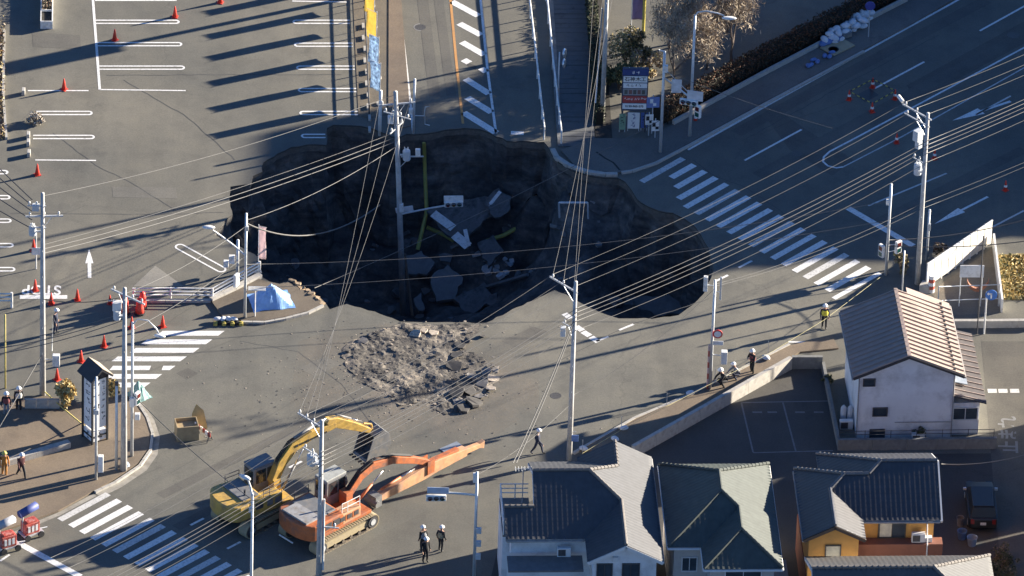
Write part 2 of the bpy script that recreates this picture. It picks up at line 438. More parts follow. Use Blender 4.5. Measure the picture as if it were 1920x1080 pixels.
# diagonal road, far arm
strip([(1290, 281), (1440, 197), (1800, -2), (1900, -56)], 0.16, "edge_line")
for a, b in (((1396, 301), (1503, 243)), ((1640, 166), (1733, 116)), ((1837, 58), (1960, -10))): strip([a, b], 0.15, "lane_line")
strip([(1990, 52), (1720, 197), (1600, 261), (1556, 284), (1545, 294), (1543, 303), (1552, 311), (1568, 315), (1581, 313)], 0.14, "edge_line")
strip([(1581, 313), (1690, 257), (1990, 88)], 0.10, "edge_line", WHITE_OLD)
for a, b in (((1628, 386), (1775, 325)), ((1830, 215), (1895, 180)), ((1940, 158), (2000, 126))): strip([a, b], 0.13, "lane_line", WHITE_OLD)
def arrow(tail, tip, w=0.16, hw=0.55, hl=1.6, material=None):
    a = G(*tail).to_2d(); b = G(*tip).to_2d(); t = (b - a).normalized(); nn = Vector((-t.y, t.x)); c = b - t * hl
    mb = MB(); mb.prism([tuple(a + nn * w / 2), tuple(a - nn * w / 2), tuple(c - nn * w / 2), tuple(c - nn * hw / 2), tuple(b), tuple(c + nn * hw / 2), tuple(c + nn * w / 2)], 0.005, ZP)
    return mb.build("lane_arrow", material or WHITE, ground)
arrow((1895, 190), (1786, 226), 0.2, 0.75, 2.2); arrow((1852, 369), (1752, 420), 0.17, 0.62, 2.4)
arrow((168, 521), (167, 467), 0.22, 0.5, 1.6)
strip([(1776, 470), (1920, 395)], 0.14, "lane_line", WHITE_OLD)
# near arm
for a, b in (((1058, 588), (1070, 597)), ((1080, 612), (1092, 620)), ((1093, 622), (1106, 630)), ((1108, 632), (1122, 641))): strip([a, b], 0.42, "guide_mark")
for a, b in (((1118, 640), (1141, 631)), ((1161, 619), (1188, 608)), ((1343, 527), (1365, 516)), ((1385, 502), (1410, 489)), ((357, 985), (382, 972)), ((426, 1029), (451, 1016)), ((542, 877), (566, 865)), ((1478, 641), (1545, 643)), ((497, 990), (520, 978))):
    strip([a, b], 0.16, "guide_mark")
strip([(0, 1052), (18, 1040)], 0.15, "lane_line")
# loop-shaped divider and pale triangle in the car park mouth
a = G(338, 463).to_2d(); b = G(414, 505).to_2d(); t = (b - a).normalized(); nn = Vector((-t.y, t.x)); L = (b - a).length; pts = []
for k in range(33):
    an = 2 * math.pi * k / 32 + math.pi / 2; c = a if math.cos(an) < 0 else b
    pts.append(c + t * 0.28 * math.cos(an) + nn * 0.28 * math.sin(an))
strip(pts, 0.12, "divider_loop", pxs=False)
PALE = asphalt("pale_patch", (0.24, 0.235, 0.22)); quad([(250, 537), (291, 498), (338, 532), (345, 537)], "pale_patch", PALE, 0.005)
strip([(37, 557), (126, 557)], 0.4, "stop_line")
def text_mesh(o, parent):
    COL.objects.link(o); dg = bpy.context.evaluated_depsgraph_get(); me = bpy.data.meshes.new_from_object(o.evaluated_get(dg))
    n = bpy.data.objects.new(o.name, me); n.location = o.location; n.rotation_euler = o.rotation_euler; n.scale = o.scale
    bpy.data.objects.remove(o); link(n, parent); return n
def ground_text(txt, px, size, rz, name, material, sx=1.0, sy=1.0, z=ZP):
    c = bpy.data.curves.new(name, 'FONT'); c.body = txt; c.size = size; c.align_x = 'CENTER'; c.align_y = 'CENTER'; c.extrude = 0.001; c.offset = 0.03
    o = bpy.data.objects.new(name, c); p = G(*px); o.location = (p.x, p.y, z); o.rotation_euler = (0, 0, rz); o.scale = (sx, sy, 1)
    c.materials.append(material); return text_mesh(o, ground)
ground_text("STOP", (78, 543), 1.45, math.pi + rad(2), "stop_lettering", WHITE, 0.68, 1.0)
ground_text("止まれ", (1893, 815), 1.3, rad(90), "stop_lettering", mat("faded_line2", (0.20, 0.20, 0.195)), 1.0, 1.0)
for x in (1860, 1880, 1902): strip([(x - 8, 733), (x + 9, 733)], 0.42, "stop_line", WHITE_OLD)
# yard bays behind the retaining wall
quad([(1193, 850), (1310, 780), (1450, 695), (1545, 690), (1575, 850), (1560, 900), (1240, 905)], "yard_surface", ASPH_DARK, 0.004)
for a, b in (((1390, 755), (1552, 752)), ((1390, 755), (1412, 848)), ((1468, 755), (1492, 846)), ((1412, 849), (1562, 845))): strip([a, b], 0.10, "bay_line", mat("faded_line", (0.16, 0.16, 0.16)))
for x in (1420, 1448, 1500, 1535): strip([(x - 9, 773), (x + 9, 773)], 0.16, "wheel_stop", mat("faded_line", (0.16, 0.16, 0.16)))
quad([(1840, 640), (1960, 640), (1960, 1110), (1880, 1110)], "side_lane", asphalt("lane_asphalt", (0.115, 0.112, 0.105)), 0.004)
quad([(1180, 856), (1575, 852), (1870, 850), (1990, 850), (1990, 1250), (880, 1250), (950, 960)], "yard_surface", asphalt("yard_painted_shade", (0.075, 0.075, 0.075), stain=.2), 0.0035)  # darker sheet: shade around the houses painted into the ground colour
JUNC = [(300, 612), (430, 613), (540, 606), (618, 586), (652, 577), (740, 604), (755, 608), (910, 610), (1040, 551), (1090, 575), (1140, 597), (1222, 604), (1277, 596), (1332, 547), (1344, 502), (1400, 470), (1600, 560), (1560, 622), (1480, 640), (1180, 785), (1000, 852), (700, 1010), (560, 1130), (420, 1130), (212, 930), (292, 852), (298, 802), (266, 752), (220, 735)]
sheet("junction_surface", [G(*p_).to_2d() for p_ in JUNC], 0.003, ASPH_ROAD, ground)
SEAM = mat("tar_seam", (0.07, 0.07, 0.068), .8, var=.3, scale=4)
for pts_ in ([(232, 150), (300, 190), (345, 215), (400, 262), (440, 300)], [(100, 250), (180, 310), (250, 345), (330, 395)], [(420, 880), (700, 730), (760, 700)], [(1000, 700), (1180, 610), (1330, 560)], [(450, 640), (560, 660), (640, 720), (700, 800)], [(1300, 300), (1340, 330), (1400, 352), (1500, 420)], [(1400, 260), (1600, 150), (1760, 66)], [(20, 400), (300, 402), (420, 398)], [(640, 480 - 340), (420, 140), (200, 141)]):
    rr_ = random.Random(int(pts_[0][0])); P_ = subdiv_jit([G(*p_).to_2d() for p_ in pts_], .5, .05, closed=False, seed=int(pts_[0][0])); strip([tuple(p_) for p_ in P_], .05, "seam", SEAM, z=.0065, pxs=False)
DKP = asphalt("worn_lane", (0.125, 0.123, 0.116))
for pts_, w_ in (([(1380, 250), (1640, 110), (1850, 0)], .9), ([(1420, 330), (1700, 180), (1900, 75)], .9), ([(1640, 420), (1920, 280)], .8), ([(300, 930), (560, 800), (760, 690)], .7), ([(330, 990), (620, 840)], .7), ([(790, -20), (815, 180)], .7), ([(820, -20), (846, 180)], .6)): strip(pts_, w_, "wheel_track", DKP, z=.0045)
for k_, pp in enumerate(([(60, 60), (150, 66), (152, 92), (62, 88)], [(210, 350), (330, 352), (332, 372), (212, 370)], [(940, 640), (1000, 612), (1030, 622), (968, 652)], [(560, 690), (610, 668), (640, 682), (590, 706)], [(330, 700), (352, 690), (372, 700), (350, 712)], [(1180, 660), (1260, 620), (1275, 628), (1195, 668)])): quad(pp, "patch", asphalt("repair%d" % k_, ((.128, .126, .118), (.165, .162, .15))[k_ % 2]), .0047)
# patch repairs, manholes
MAN = mat("manhole_iron", (0.10, 0.095, 0.09), 0.6, 0.4, var=0.3, scale=12)
def disc(px, r, name, material, z=ZP):
    p = G(*px); mb = MB(); mb.lathe([(r, z - 0.004), (r, z), (r * 0.8, z), (r * 0.78, z - 0.002), (0.01, z - 0.002)], 24, (p.x, p.y, 0)); return mb.build(name, material, ground)
disc((788, 51), 0.36, "manhole_cover", MAN); disc((789, 51), 0.46, "manhole_ring", mat("manhole_ring", (0.24, 0.23, 0.21)), 0.004)
disc((1494, 288), 0.34, "manhole_cover", MAN); disc((1900, 66), 0.4, "manhole_cover", MAN); disc((1042, 742), 0.34, "manhole_cover", MAN)
for pp in ([(1450, 200), (1500, 235), (1600, 300), (1560, 330), (1480, 280), (1432, 215)], [(1700, 160), (1920, 40), (1960, 60), (1720, 190)]):
    quad(pp, "patch", asphalt("patch%d" % len(pp), (0.12, 0.116, 0.108)), 0.004)

# ------------------------------------------------------------------ pavements and kerbs
def slab(name, pxs, h, material, label=None):
    P = [G(*p) for p in pxs]; mb = MB(); mb.prism([(p.x, p.y) for p in P], -0.05, h)
    o = tag(mb.build(name, material), kind="structure")
    if label: o["label"] = label
    return o
def kerb(pts, label, w=0.17, h=0.15, step=0.95, material=None, closed=False):
    root = tag(bpy.data.objects.new("kerb", None), label, kind="structure"); link(root)
    P = [G(*p).to_2d() for p in pts]; seg = []
    acc = [P[0]]
    for a, b in zip(P, P[1:]):
        k = max(1, round((b - a).length / step))
        for j in range(1, k + 1): acc.append(a.lerp(b, j / k))
    for a, b in zip(acc, acc[1:]):
        d = b - a; mb = MB(); mb.box((0, 0, h / 2 - 0.03), (d.length - 0.02, w, h + 0.06))
        o = mb.build("kerb_stone", material or CONC, root); m = (a + b) / 2; o.location = (m.x, m.y, R.uniform(-.006, .006)); o.rotation_euler = (0, 0, math.atan2(d.y, d.x) + R.uniform(-.01, .01))
    return root
slab("pavement", [(-80, 746), (90, 745), (160, 760), (215, 745), (250, 756), (272, 785), (282, 815), (278, 845), (258, 872), (213, 902), (110, 960), (0, 1000), (-80, 1030)], 0.12, PAVE, "brown pavement corner under the tower sign")
KC = [(244, 745), (258, 757), (276, 785), (286, 815), (282, 847), (262, 876), (216, 907), (178, 925)]
kerb(KC, "pale curved kerb round the pavement under the tower sign", step=0.6)
strip([(x + 7, y + 4) for x, y in KC], 0.42, "gutter", mat("gutter_concrete", (0.30, 0.28, 0.24), 0.9, var=0.2, scale=2, dirt=((0.2, 0.18, 0.15), 1.2)), z=0.006)
strip([(178, 928), (110, 964), (60, 985), (-20, 1022)], 0.3, "gutter", mat("gutter_concrete", (0.3, 0.28, 0.24)), z=0.006)
slab("pavement", [(455, 603), (495, 604), (535, 597), (575, 586), (603, 574), (598, 562), (570, 548), (540, 532), (524, 536), (500, 531), (480, 524), (440, 545), (395, 565), (420, 600)], 0.12, asphalt("corner_pavement", (0.17, 0.145, 0.118)), "broken corner of pavement at the edge of the pit")
kerb([(452, 606), (495, 607), (535, 600), (577, 589), (606, 575)], "kerb round the broken pavement corner at the pit", step=0.6)
slab("pavement", [(1114, 262), (1052, 284), (1075, 310), (1105, 322), (1158, 326), (1178, 322), (1230, 305), (1288, 273), (1440, 190), (1700, 52), (1800, -6), (1700, -10), (1640, 33), (1440, 131), (1300, 213), (1215, 262)], 0.12, asphalt("far_pavement", (0.16, 0.155, 0.148)), "grey pavement corner with the shop signboard")
kerb([(1165, 326), (1185, 323), (1230, 308), (1290, 276), (1440, 194), (1620, 98)], "kerb of the pavement below the hedge")
kerb([(1036, 282), (1044, 297), (1066, 312), (1100, 324), (1135, 329), (1158, 329)], "undermined pale kerb hanging over the pit edge", w=0.3, h=0.16, step=0.7)
strip([(1118, 288), (1135, 300), (1150, 308), (1162, 322)], 0.13, "crack", mat("crack", (0.015, 0.015, 0.015)), z=0.124)
slab("pavement", [(1085, 848), (1190, 788), (1300, 742), (1480, 650), (1560, 632), (1572, 655), (1500, 662), (1440, 694), (1310, 768), (1180, 842)], 0.10, PAVE, "pavement along the retaining wall of the yard")
kerb([(1075, 852), (1190, 786), (1300, 740), (1480, 648)], "kerb of the pavement beside the yard wall")
slab("pavement", [(729, -40), (749, -40), (771, 236), (757, 240), (735, 236), (728, 232)], 0.06, asphalt("strip_pavement", (0.19, 0.155, 0.125)), "narrow brown pavement beside the car park")
slab("verge", [(660, -40), (729, -40), (728, 215), (690, 222), (672, 218)], 0.02, asphalt("verge_asphalt", (0.155, 0.138, 0.115)), "strip between the parking bays and the pavement")
# ------------------------------------------------------------------ houses
def roof_relief(polys, tile=(0.29, 0.30), amp=0.013, step=0.02):
    mb = MB()
    for poly in polys:
        P = [Vector(p) for p in poly]; c = sum(P, Vector()) / len(P)
        nrm = Vector()
        for i in range(len(P)): nrm += (P[i] - c).cross(P[(i + 1) % len(P)] - c)
        nrm.normalize()
        if nrm.z < 0: nrm = -nrm
        d = (Vector((0, 0, -1)) - nrm * (-nrm.z)).normalized(); u = d.cross(nrm).normalized()
        U = [((p - c).dot(u), (p - c).dot(d)) for p in P]
        pts = [Vector(q) for q in subdiv_jit(U, 0.3, 0.0)]; nb = len(pts)
        x0 = min(q[0] for q in U); x1 = max(q[0] for q in U); y0 = min(q[1] for q in U); y1 = max(q[1] for q in U)
        for j in range(int((y1 - y0) / tile[1]) + 2):
            for fv in (0.02, 0.90):
                vv = y1 - (j + fv) * tile[1]
                for i in range(int((x1 - x0) / tile[0]) + 2):
                    for fu in (0.0, 0.25, 0.5, 0.75):
                        q = Vector((x0 + (i + fu) * tile[0], vv))
                        if inside(q, U): pts.append(q)
        v, e, f, *_ = delaunay_2d_cdt(pts, [], [list(range(nb))], 1, 1e-5)
        vs = []
        for q in v:
            fu = ((q.x - x0) / tile[0]) % 1.0; fv = ((y1 - q.y) / tile[1]) % 1.0
            h = 0.03 + amp * (0.5 + 0.5 * math.cos(2 * math.pi * fu)) + step * (1 - fv)
            vs.append(c + u * q.x + d * q.y + nrm * h)
        b = len(mb.v); mb.v.extend(tuple(p) for p in vs)
        for t in f:
            n2 = (vs[t[1]] - vs[t[0]]).cross(vs[t[2]] - vs[t[0]])
            mb.f.append(tuple(b + i for i in (t if n2.dot(nrm) > 0 else t[::-1]))); mb.mi.append(0)
    return mb
def roof_slab(polys, th=0.14):
    mb = MB()
    for poly in polys:
        k = len(poly); up = [tuple(p) for p in poly]; dn = [(p[0], p[1], p[2] - th) for p in poly]
        mb.add(up + dn, [tuple(range(k)), tuple(range(2 * k - 1, k - 1, -1))] + [(i, k + i, k + (i + 1) % k, (i + 1) % k) for i in range(k)])
    return mb
def ridge_caps(parent, lines, material, r=0.10):
    for a, b in lines:
        a = Vector(a); b = Vector(b); L = (b - a).length; k = max(2, int(L / 0.33)); mb = MB()
        for i in range(k):
            p = a.lerp(b, i / k) + Vector((0, 0, 0.10)); q = a.lerp(b, (i + 0.96) / k) + Vector((0, 0, 0.085))
            mb.cyl(p, q, r * 1.12, r * 0.94, 8)
        mb.build("ridge_cap", material, parent, smooth=False)
def window(parent, c, w, h, face='-y', frame=None, pane=None, bars=1):
    """framed window on a wall face; c = centre on the wall surface (local)"""
    c = Vector(c); ax = {'-y': (Vector((1, 0, 0)), Vector((0, -1, 0))), '+x': (Vector((0, 1, 0)), Vector((1, 0, 0))), '-x': (Vector((0, -1, 0)), Vector((-1, 0, 0))), '+y': (Vector((-1, 0, 0)), Vector((0, 1, 0)))}[face]
    u, nrm = ax; z = Vector((0, 0, 1)); t = 0.06
    M = Matrix((( u.x, nrm.x, 0, c.x), (u.y, nrm.y, 0, c.y), (0, 0, 1, c.z), (0, 0, 0, 1)))
    mb = MB()
    for sx in (-1, 1): mb.box((sx * (w / 2 + t / 2), 0.02, 0), (t, 0.12, h + 2 * t), M=M)
    for sz in (-1, 1): mb.box((0, 0.022, sz * (h / 2 + t / 2)), (w - 0.004, 0.12, t), M=M)
    for k in range(bars): mb.box((-w / 2 + w * (k + 1) / (bars + 1), 0.02, 0), (0.04, 0.06, h - 0.01), M=M)
    wo = mb.build("window", frame or STEEL_D, parent)
    mb = MB(); mb.box((0, 0.008, 0), (w, 0.02, h), M=M); mb.build("pane", pane or GLASS, wo)
    return wo
TILE_NAVY = mat("tile_navy", (0.058, 0.060, 0.066), 0.6, var=0.16, scale=2.2, spec=0.45)
TILE_PALE = mat("tile_grey", (0.15, 0.135, 0.12), 0.6, var=0.14, scale=2.2, spec=0.5)
TILE_GREEN = mat("tile_green", (0.066, 0.076, 0.068), 0.62, var=0.16, scale=2.2, spec=0.35)
TILE_BLACK = mat("tile_black", (0.045, 0.045, 0.05), 0.55, var=0.2, scale=2.2, spec=0.6)
WALL_W = mat("render_white", (0.72, 0.73, 0.74), 0.85, var=0.06, scale=0.8, bump=0.1, bscale=30, dirt=((0.5, 0.5, 0.5), 0.6))
WALL_BG = mat("render_beige", (0.52, 0.48, 0.44), 0.85, var=0.06, scale=0.8, dirt=((0.42, 0.39, 0.36), 0.6))
WALL_OR = mat("siding_orange", (0.62, 0.33, 0.09), 0.8, var=0.08, scale=1.2, dirt=((0.5, 0.27, 0.08), 0.8))
WALL_BR = mat("siding_redbrown", (0.24, 0.10, 0.065), 0.8, var=0.12, scale=1.2)
TRIM = mat("trim_white", (0.66, 0.66, 0.65), 0.6, var=0.05)
SOFFIT = mat("soffit_grey", (0.30, 0.29, 0.28), 0.8)
def house(name, label, origin, rz, planes, tiles, walls, ridges, cat="house", cap=None, relief=True, group=None):
    h = thing(name, label, cat, (origin.x, origin.y, 0), rz, group)
    for poly, z0, z1, m in walls:
        mb = MB(); mb.prism(poly, z0, z1); mb.build("wall", m, h)
    ro = roof_slab(planes).build("roof", SOFFIT, h)
    if relief: tag(roof_relief(planes).build("roof_tiles", tiles, ro, smooth=True), kind="stuff")
    ridge_caps(ro, ridges, cap or tiles)
    return h
def gable(h, x0, x1, y0, y1, z0, zr, m):
    """triangular wall under a ridge along y"""
    mb = MB(); mb.extr([(x0, z0), (x1, z0), ((x0 + x1) / 2, zr)], y0, y1); return mb.build("gable_wall", m, h)
def barge(h, pts, m=None, w=0.07, hh=0.2):
    mb = MB()
    for a, b in zip(pts, pts[1:]):
        a = Vector(a); b = Vector(b); d = b - a; k = d.normalized(); s = k.cross(Vector((0, 0, 1))).normalized() * w / 2; up = s.cross(k).normalized() * hh
        if up.z < 0: up = -up
        vs = [a - s - up, a + s - up, b + s - up, b - s - up, a - s, a + s, b + s, b - s]
        mb.add(vs, [(0, 3, 2, 1), (4, 5, 6, 7), (0, 1, 5, 4), (1, 2, 6, 5), (2, 3, 7, 6), (3, 0, 4, 7)])
    return mb.build("verge_board", m or TRIM, h)
def local_origin(world, lx, ly, rz):
    return Vector((world.x - lx * math.cos(rz) + ly * math.sin(rz), world.y - lx * math.sin(rz) - ly * math.cos(rz), 0))
TH = rad(4.0)
# --- navy tiled house with crossing gables
E = 5.2
O = local_origin(G(1102, 1055, E), 0, 0, TH); zw = 6.34; zm = 7.27
PL = [[(.4, 6.25, zm), (2.15, 4.5, zw), (2.15, 0, zw), (4.3, 0, E), (4.3, 10.6, E), (2.15, 10.6, zw), (2.15, 8.0, zw)],
      [(2.15, 0, zw), (2.15, 4.5, zw), (0, 2.35, E), (0, 0, E)],
      [(.4, 6.25, zm), (2.15, 4.5, zw), (0, 2.35, E), (-4.55, 2.35, E), (-4.55, 4.2, E + .53 * 1.85), (-2.85, 4.2, E + .53 * 1.85), (-2.85, 6.25, zm)],
      [(-2.85, 6.25, zm), (.4, 6.25, zm), (2.15, 8.0, zw), (0, 10.15, E), (-2.85, 10.15, E)],
      [(2.15, 8, zw), (2.15, 10.6, zw), (0, 10.6, E), (0, 10.15, E)]]
h2 = house("tiled_house", "white house with navy tiled roof of crossing gables", O, TH, PL, TILE_NAVY,
           [([(.35, .35), (3.95, .35), (3.95, 10.2), (.35, 10.2)], 0, E - .14, WALL_W), ([(-2.5, 2.8), (.35, 2.8), (.35, 9.8), (-2.5, 9.8)], 0, E - .14, WALL_W), ([(-4.2, 2.8), (-2.5, 2.8), (-2.5, 4.0), (-4.2, 4.0)], 0, E - .14, WALL_W)],
           [((.4, 6.25, zm), (-2.85, 6.25, zm)), ((.4, 6.25, zm), (2.15, 4.5, zw)), ((2.15, 4.5, zw), (2.15, 0, zw)), ((.4, 6.25, zm), (2.15, 8, zw)), ((2.15, 8, zw), (2.15, 10.6, zw)), ((-4.55, 4.2, 6.16), (-2.85, 4.2, 6.16))], cap=TILE_PALE)
gable(h2, .35, 3.95, .35, .55, E - .14, zw - .22, WALL_W); gable(h2, .35, 3.95, 10.0, 10.2, E - .14, zw - .22, WALL_W)
barge(h2, [(-.05, .0, E), (2.15, .0, zw), (4.35, .0, E)]); barge(h2, [(-2.85, 2.35, E - .02), (-2.85, 6.25, zm - .02), (-2.85, 10.15, E - .02)])
window(h2, (2.5, .35, 4.3), .9, 1.1, bars=1); window(h2, (1.0, .35, 4.3), .8, 1.1)
mb = MB(); mb.box((1.6, .25, 5.25), (.3, .12, .3)); mb.build("vent_hood", TRIM, h2)
mb = MB(); mb.box((-2.3, 1.55, 4.05), (4.3, 1.5, .12)); mb.build("porch_roof", mat("porch_grey", (0.14, 0.14, 0.14), 0.6), h2)
mb = MB(); mb.box((-2.3, 2.79, 2.0), (4.2, .03, 4.0)); mb.build("wall", WALL_W, h2)
mb = MB(); mb.box((-3.75, 6.2, 4.1), (1.7, 3.8, .12)); mb.build("balcony_floor", mat("porch_grey", (0.1, 0.1, 0.1)), h2)
mb = MB(); mb.prism([(-4.6, 4.3), (-2.9, 4.3), (-2.9, 8.1), (-4.6, 8.1)], 0, 4.03); mb.build("wall", WALL_W, h2)
mb = MB()
for a, b in (((-4.55, 4.35), (-4.55, 8.05)), ((-4.55, 8.05), (-2.95, 8.05))):
    for z in (4.55, 4.85, 5.15): mb.cyl((a[0], a[1], z), (b[0], b[1], z), .035, n=6)
for q in ((-4.55, 4.35), (-4.55, 6.2), (-4.55, 8.05), (-3.7, 8.05)): mb.cyl((q[0], q[1], 4.16), (q[0], q[1], 5.18), .04, n=6)
mb.build("balcony_rail", WHITE_M, h2)
mb = MB(); mb.cyl((-3.3, 7.6, 4.16), (-3.3, 7.6, 6.6), .03, n=6); mb.cyl((-3.8, 7.6, 6.5), (-2.8, 7.6, 6.5), .02, n=5)
for k in range(6): mb.cyl((-3.75 + k * .18, 7.35, 6.5), (-3.75 + k * .18, 7.85, 6.5), .012, n=4)
mb.build("aerial", STEEL, h2)
# --- dark green hipped house
O = local_origin(G(1468, 1067, E), 6.4, 0, TH); z3 = 6.9; z4 = 6.4
PL = [[(3.2, 7.4, z3), (3.2, 5.4, z3), (4.15, 4.45, z4), (4.15, 2.25, z4), (6.4, 0, E), (6.4, 10.6, E)],
      [(0, 10.6, E), (6.4, 10.6, E), (3.2, 7.4, z3)], [(0, 10.6, E), (3.2, 7.4, z3), (3.2, 5.4, z3), (0, 2.2, E)],
      [(3.2, 5.4, z3), (0, 2.2, E), (1.9, 2.2, E), (4.15, 4.45, z4)], [(4.15, 4.45, z4), (1.9, 2.2, E), (1.9, 0, E), (4.15, 2.25, z4)], [(4.15, 2.25, z4), (1.9, 0, E), (6.4, 0, E)]]
h3 = house("tiled_house", "beige house with dark green hipped tile roof", O, TH, PL, TILE_GREEN,
           [([(2.3, .45), (5.95, .45), (5.95, 10.2), (2.3, 10.2)], 0, E - .1, WALL_BG), ([(.4, 2.6), (2.3, 2.6), (2.3, 10.2), (.4, 10.2)], 0, E - .1, WALL_BG)],
           [((3.2, 7.4, z3), (3.2, 5.4, z3)), ((3.2, 7.4, z3), (0, 10.6, E)), ((3.2, 7.4, z3), (6.4, 10.6, E)), ((3.2, 5.4, z3), (0, 2.2, E)), ((3.2, 5.4, z3), (4.15, 4.45, z4)), ((4.15, 4.45, z4), (4.15, 2.25, z4)), ((4.15, 2.25, z4), (1.9, 0, E)), ((4.15, 2.25, z4), (6.4, 0, E))], cap=TILE_GREEN)
mb = MB()
for a, b in (((0, 10.6), (0, 2.2)), ((0, 2.2), (1.9, 2.2)), ((1.9, 2.2), (1.9, 0)), ((1.9, 0), (6.4, 0)), ((6.4, 0), (6.4, 10.6))): mb.cyl((a[0], a[1], E - .1), (b[0], b[1], E - .1), .07, n=8)
mb.build("gutter", TRIM, h3)
window(h3, (4.2, .45, 4.1), 2.0, 1.5, frame=TRIM); window(h3, (1.3, 2.6, 3.8), .8, .9, frame=TRIM)
mb = MB(); mb.box((6.5, 3.3, 2.6), (1.1, 2.6, .1)); mb.build("canopy", mat("canopy_grey", (0.2, 0.2, 0.21), .5), h3)
# --- orange house
E4 = 5.4
O = local_origin(G(1623, 1012, E4), 3.55, 0, TH); a = 6.34; b = 6.8; c = 7.2
PL = [[(8.05, 5.3, c), (4.8, 5.3, c), (4.05, 4.55, b), (2.64, 4.55, b), (1.77, 3.67, a), (3.55, 1.9, E4), (8.05, 1.9, E4)],
      [(1.77, 3.67, a), (1.77, 0, a), (3.55, 0, E4), (3.55, 1.9, E4)], [(0, 0, E4), (1.77, 0, a), (1.77, 3.67, a), (2.64, 4.55, b), (0, 7.19, E4)],
      [(2.64, 4.55, b), (4.05, 4.55, b), (1.41, 7.19, E4), (0, 7.19, E4)], [(4.8, 5.3, c), (4.05, 4.55, b), (1.41, 7.19, E4), (1.41, 8.7, E4)], [(4.8, 5.3, c), (8.05, 5.3, c), (8.05, 8.7, E4), (1.41, 8.7, E4)]]
h4 = house("tiled_house", "orange house with black tiled roof and red brown lower storey", O, TH, PL, TILE_BLACK,
           [([(.35, .3), (3.2, .3), (3.2, 6.8), (.35, 6.8)], 2.5, E4 - .1, WALL_OR), ([(.3, .25), (3.25, .25), (3.25, 6.85), (.3, 6.85)], 0, 2.5, WALL_BR),
            ([(3.2, 2.3), (7.7, 2.3), (7.7, 8.3), (3.2, 8.3)], 3.9, E4 - .1, WALL_OR), ([(3.25, 2.2), (7.75, 2.2), (7.75, 8.35), (3.25, 8.35)], 0, 2.4, WALL_BR), ([(3.25, 1.6), (8.2, 1.6), (8.2, 2.3), (3.25, 2.3)], 2.4, 3.95, WALL_BR), ([(3.3, 2.3), (7.7, 2.3), (7.7, 8.3), (3.3, 8.3)], 2.4, 3.9, WALL_BR)],
           [((8.05, 5.3, c), (4.8, 5.3, c)), ((4.8, 5.3, c), (4.05, 4.55, b)), ((4.05, 4.55, b), (2.64, 4.55, b)), ((2.64, 4.55, b), (1.77, 3.67, a)), ((1.77, 3.67, a), (1.77, 0, a)), ((2.64, 4.55, b), (0, 7.19, E4)), ((4.8, 5.3, c), (1.41, 8.7, E4))], cap=mat("tile_cap", (0.11, 0.11, 0.115), .35))
gable(h4, .35, 3.2, .3, .5, E4 - .1, a - .2, WALL_OR); barge(h4, [(-.05, 0, E4), (1.77, 0, a), (3.6, 0, E4)], mat("barge_brown", (0.10, 0.07, 0.05)))
barge(h4, [(8.08, 1.85, E4), (8.08, 5.3, c), (8.08, 8.75, E4)], TRIM, w=.14)
mb = MB(); mb.extr([(2.3, E4 - .1), (8.3, E4 - .1), (5.3, c - .2)], 0, .2, Matrix.Translation((7.7, 0, 0)) @ Matrix.Rotation(math.pi / 2, 4, 'Z')); mb.build("gable_wall", WALL_OR, h4)
CURT = mat("curtain_cream", (0.62, 0.60, 0.48), .8)
window(h4, (1.75, .3, 4.4), .8, .8, frame=STEEL_D, pane=CURT, bars=0)
wo = window(h4, (5.3, 2.3, 4.5), 1.5, 1.0, frame=mat("frame_brown", (0.09, 0.075, 0.06)), bars=1); mb = MB(); mb.box((4.95, 2.275, 4.5), (.68, .02, .95)); mb.build("curtain", CURT, wo)
mb = MB(); mb.cyl((7.3, 1.55, .1), (7.3, 1.55, 3.9), .04, n=6); mb.cyl((7.3, 1.55, 3.9), (7.3, 2.2, 5.0), .04, n=6); mb.build("downpipe", TRIM, h4)
mb = MB(); mb.box((7.4, 1.95, 4.1), (.4, .3, .3)); mb.build("meter_box", TRIM, h4)
# --- house in front of the orange one, mostly its ridge in view
O = local_origin(G(1526, 1066, 6.6), 0.1, 4.0, TH)
PL = [[(0, 4, 6.6), (6.9, 4, 6.6), (10.6, 0, 4.6), (0, 0, 4.6)], [(0, 4, 6.6), (0, 8, 4.6), (10.6, 8, 4.6), (6.9, 4, 6.6)], [(6.9, 4, 6.6), (10.6, 8, 4.6), (10.6, 0, 4.6)]]
h5 = house("tiled_house", "house with pale ridge tiles standing in front of the orange house", O, TH, PL, mat("tile_slate", (0.075, 0.075, 0.075), .55, var=.15), [([(.4, .4), (10.2, .4), (10.2, 7.6), (.4, 7.6)], 0, 4.5, WALL_W)],
           [((0, 4, 6.6), (6.9, 4, 6.6)), ((6.9, 4, 6.6), (10.6, 8, 4.6)), ((6.9, 4, 6.6), (10.6, 0, 4.6))], cap=TILE_PALE)
mb = MB(); mb.extr([(.4, 4.5), (7.6, 4.5), (4, 6.3)], -.6, -.4, Matrix.Rotation(math.pi / 2, 4, 'Z')); mb.build("gable_wall", WALL_W, h5)
barge(h5, [(0, -.05, 4.6), (0, 4, 6.6), (0, 8.05, 4.6)], TRIM)
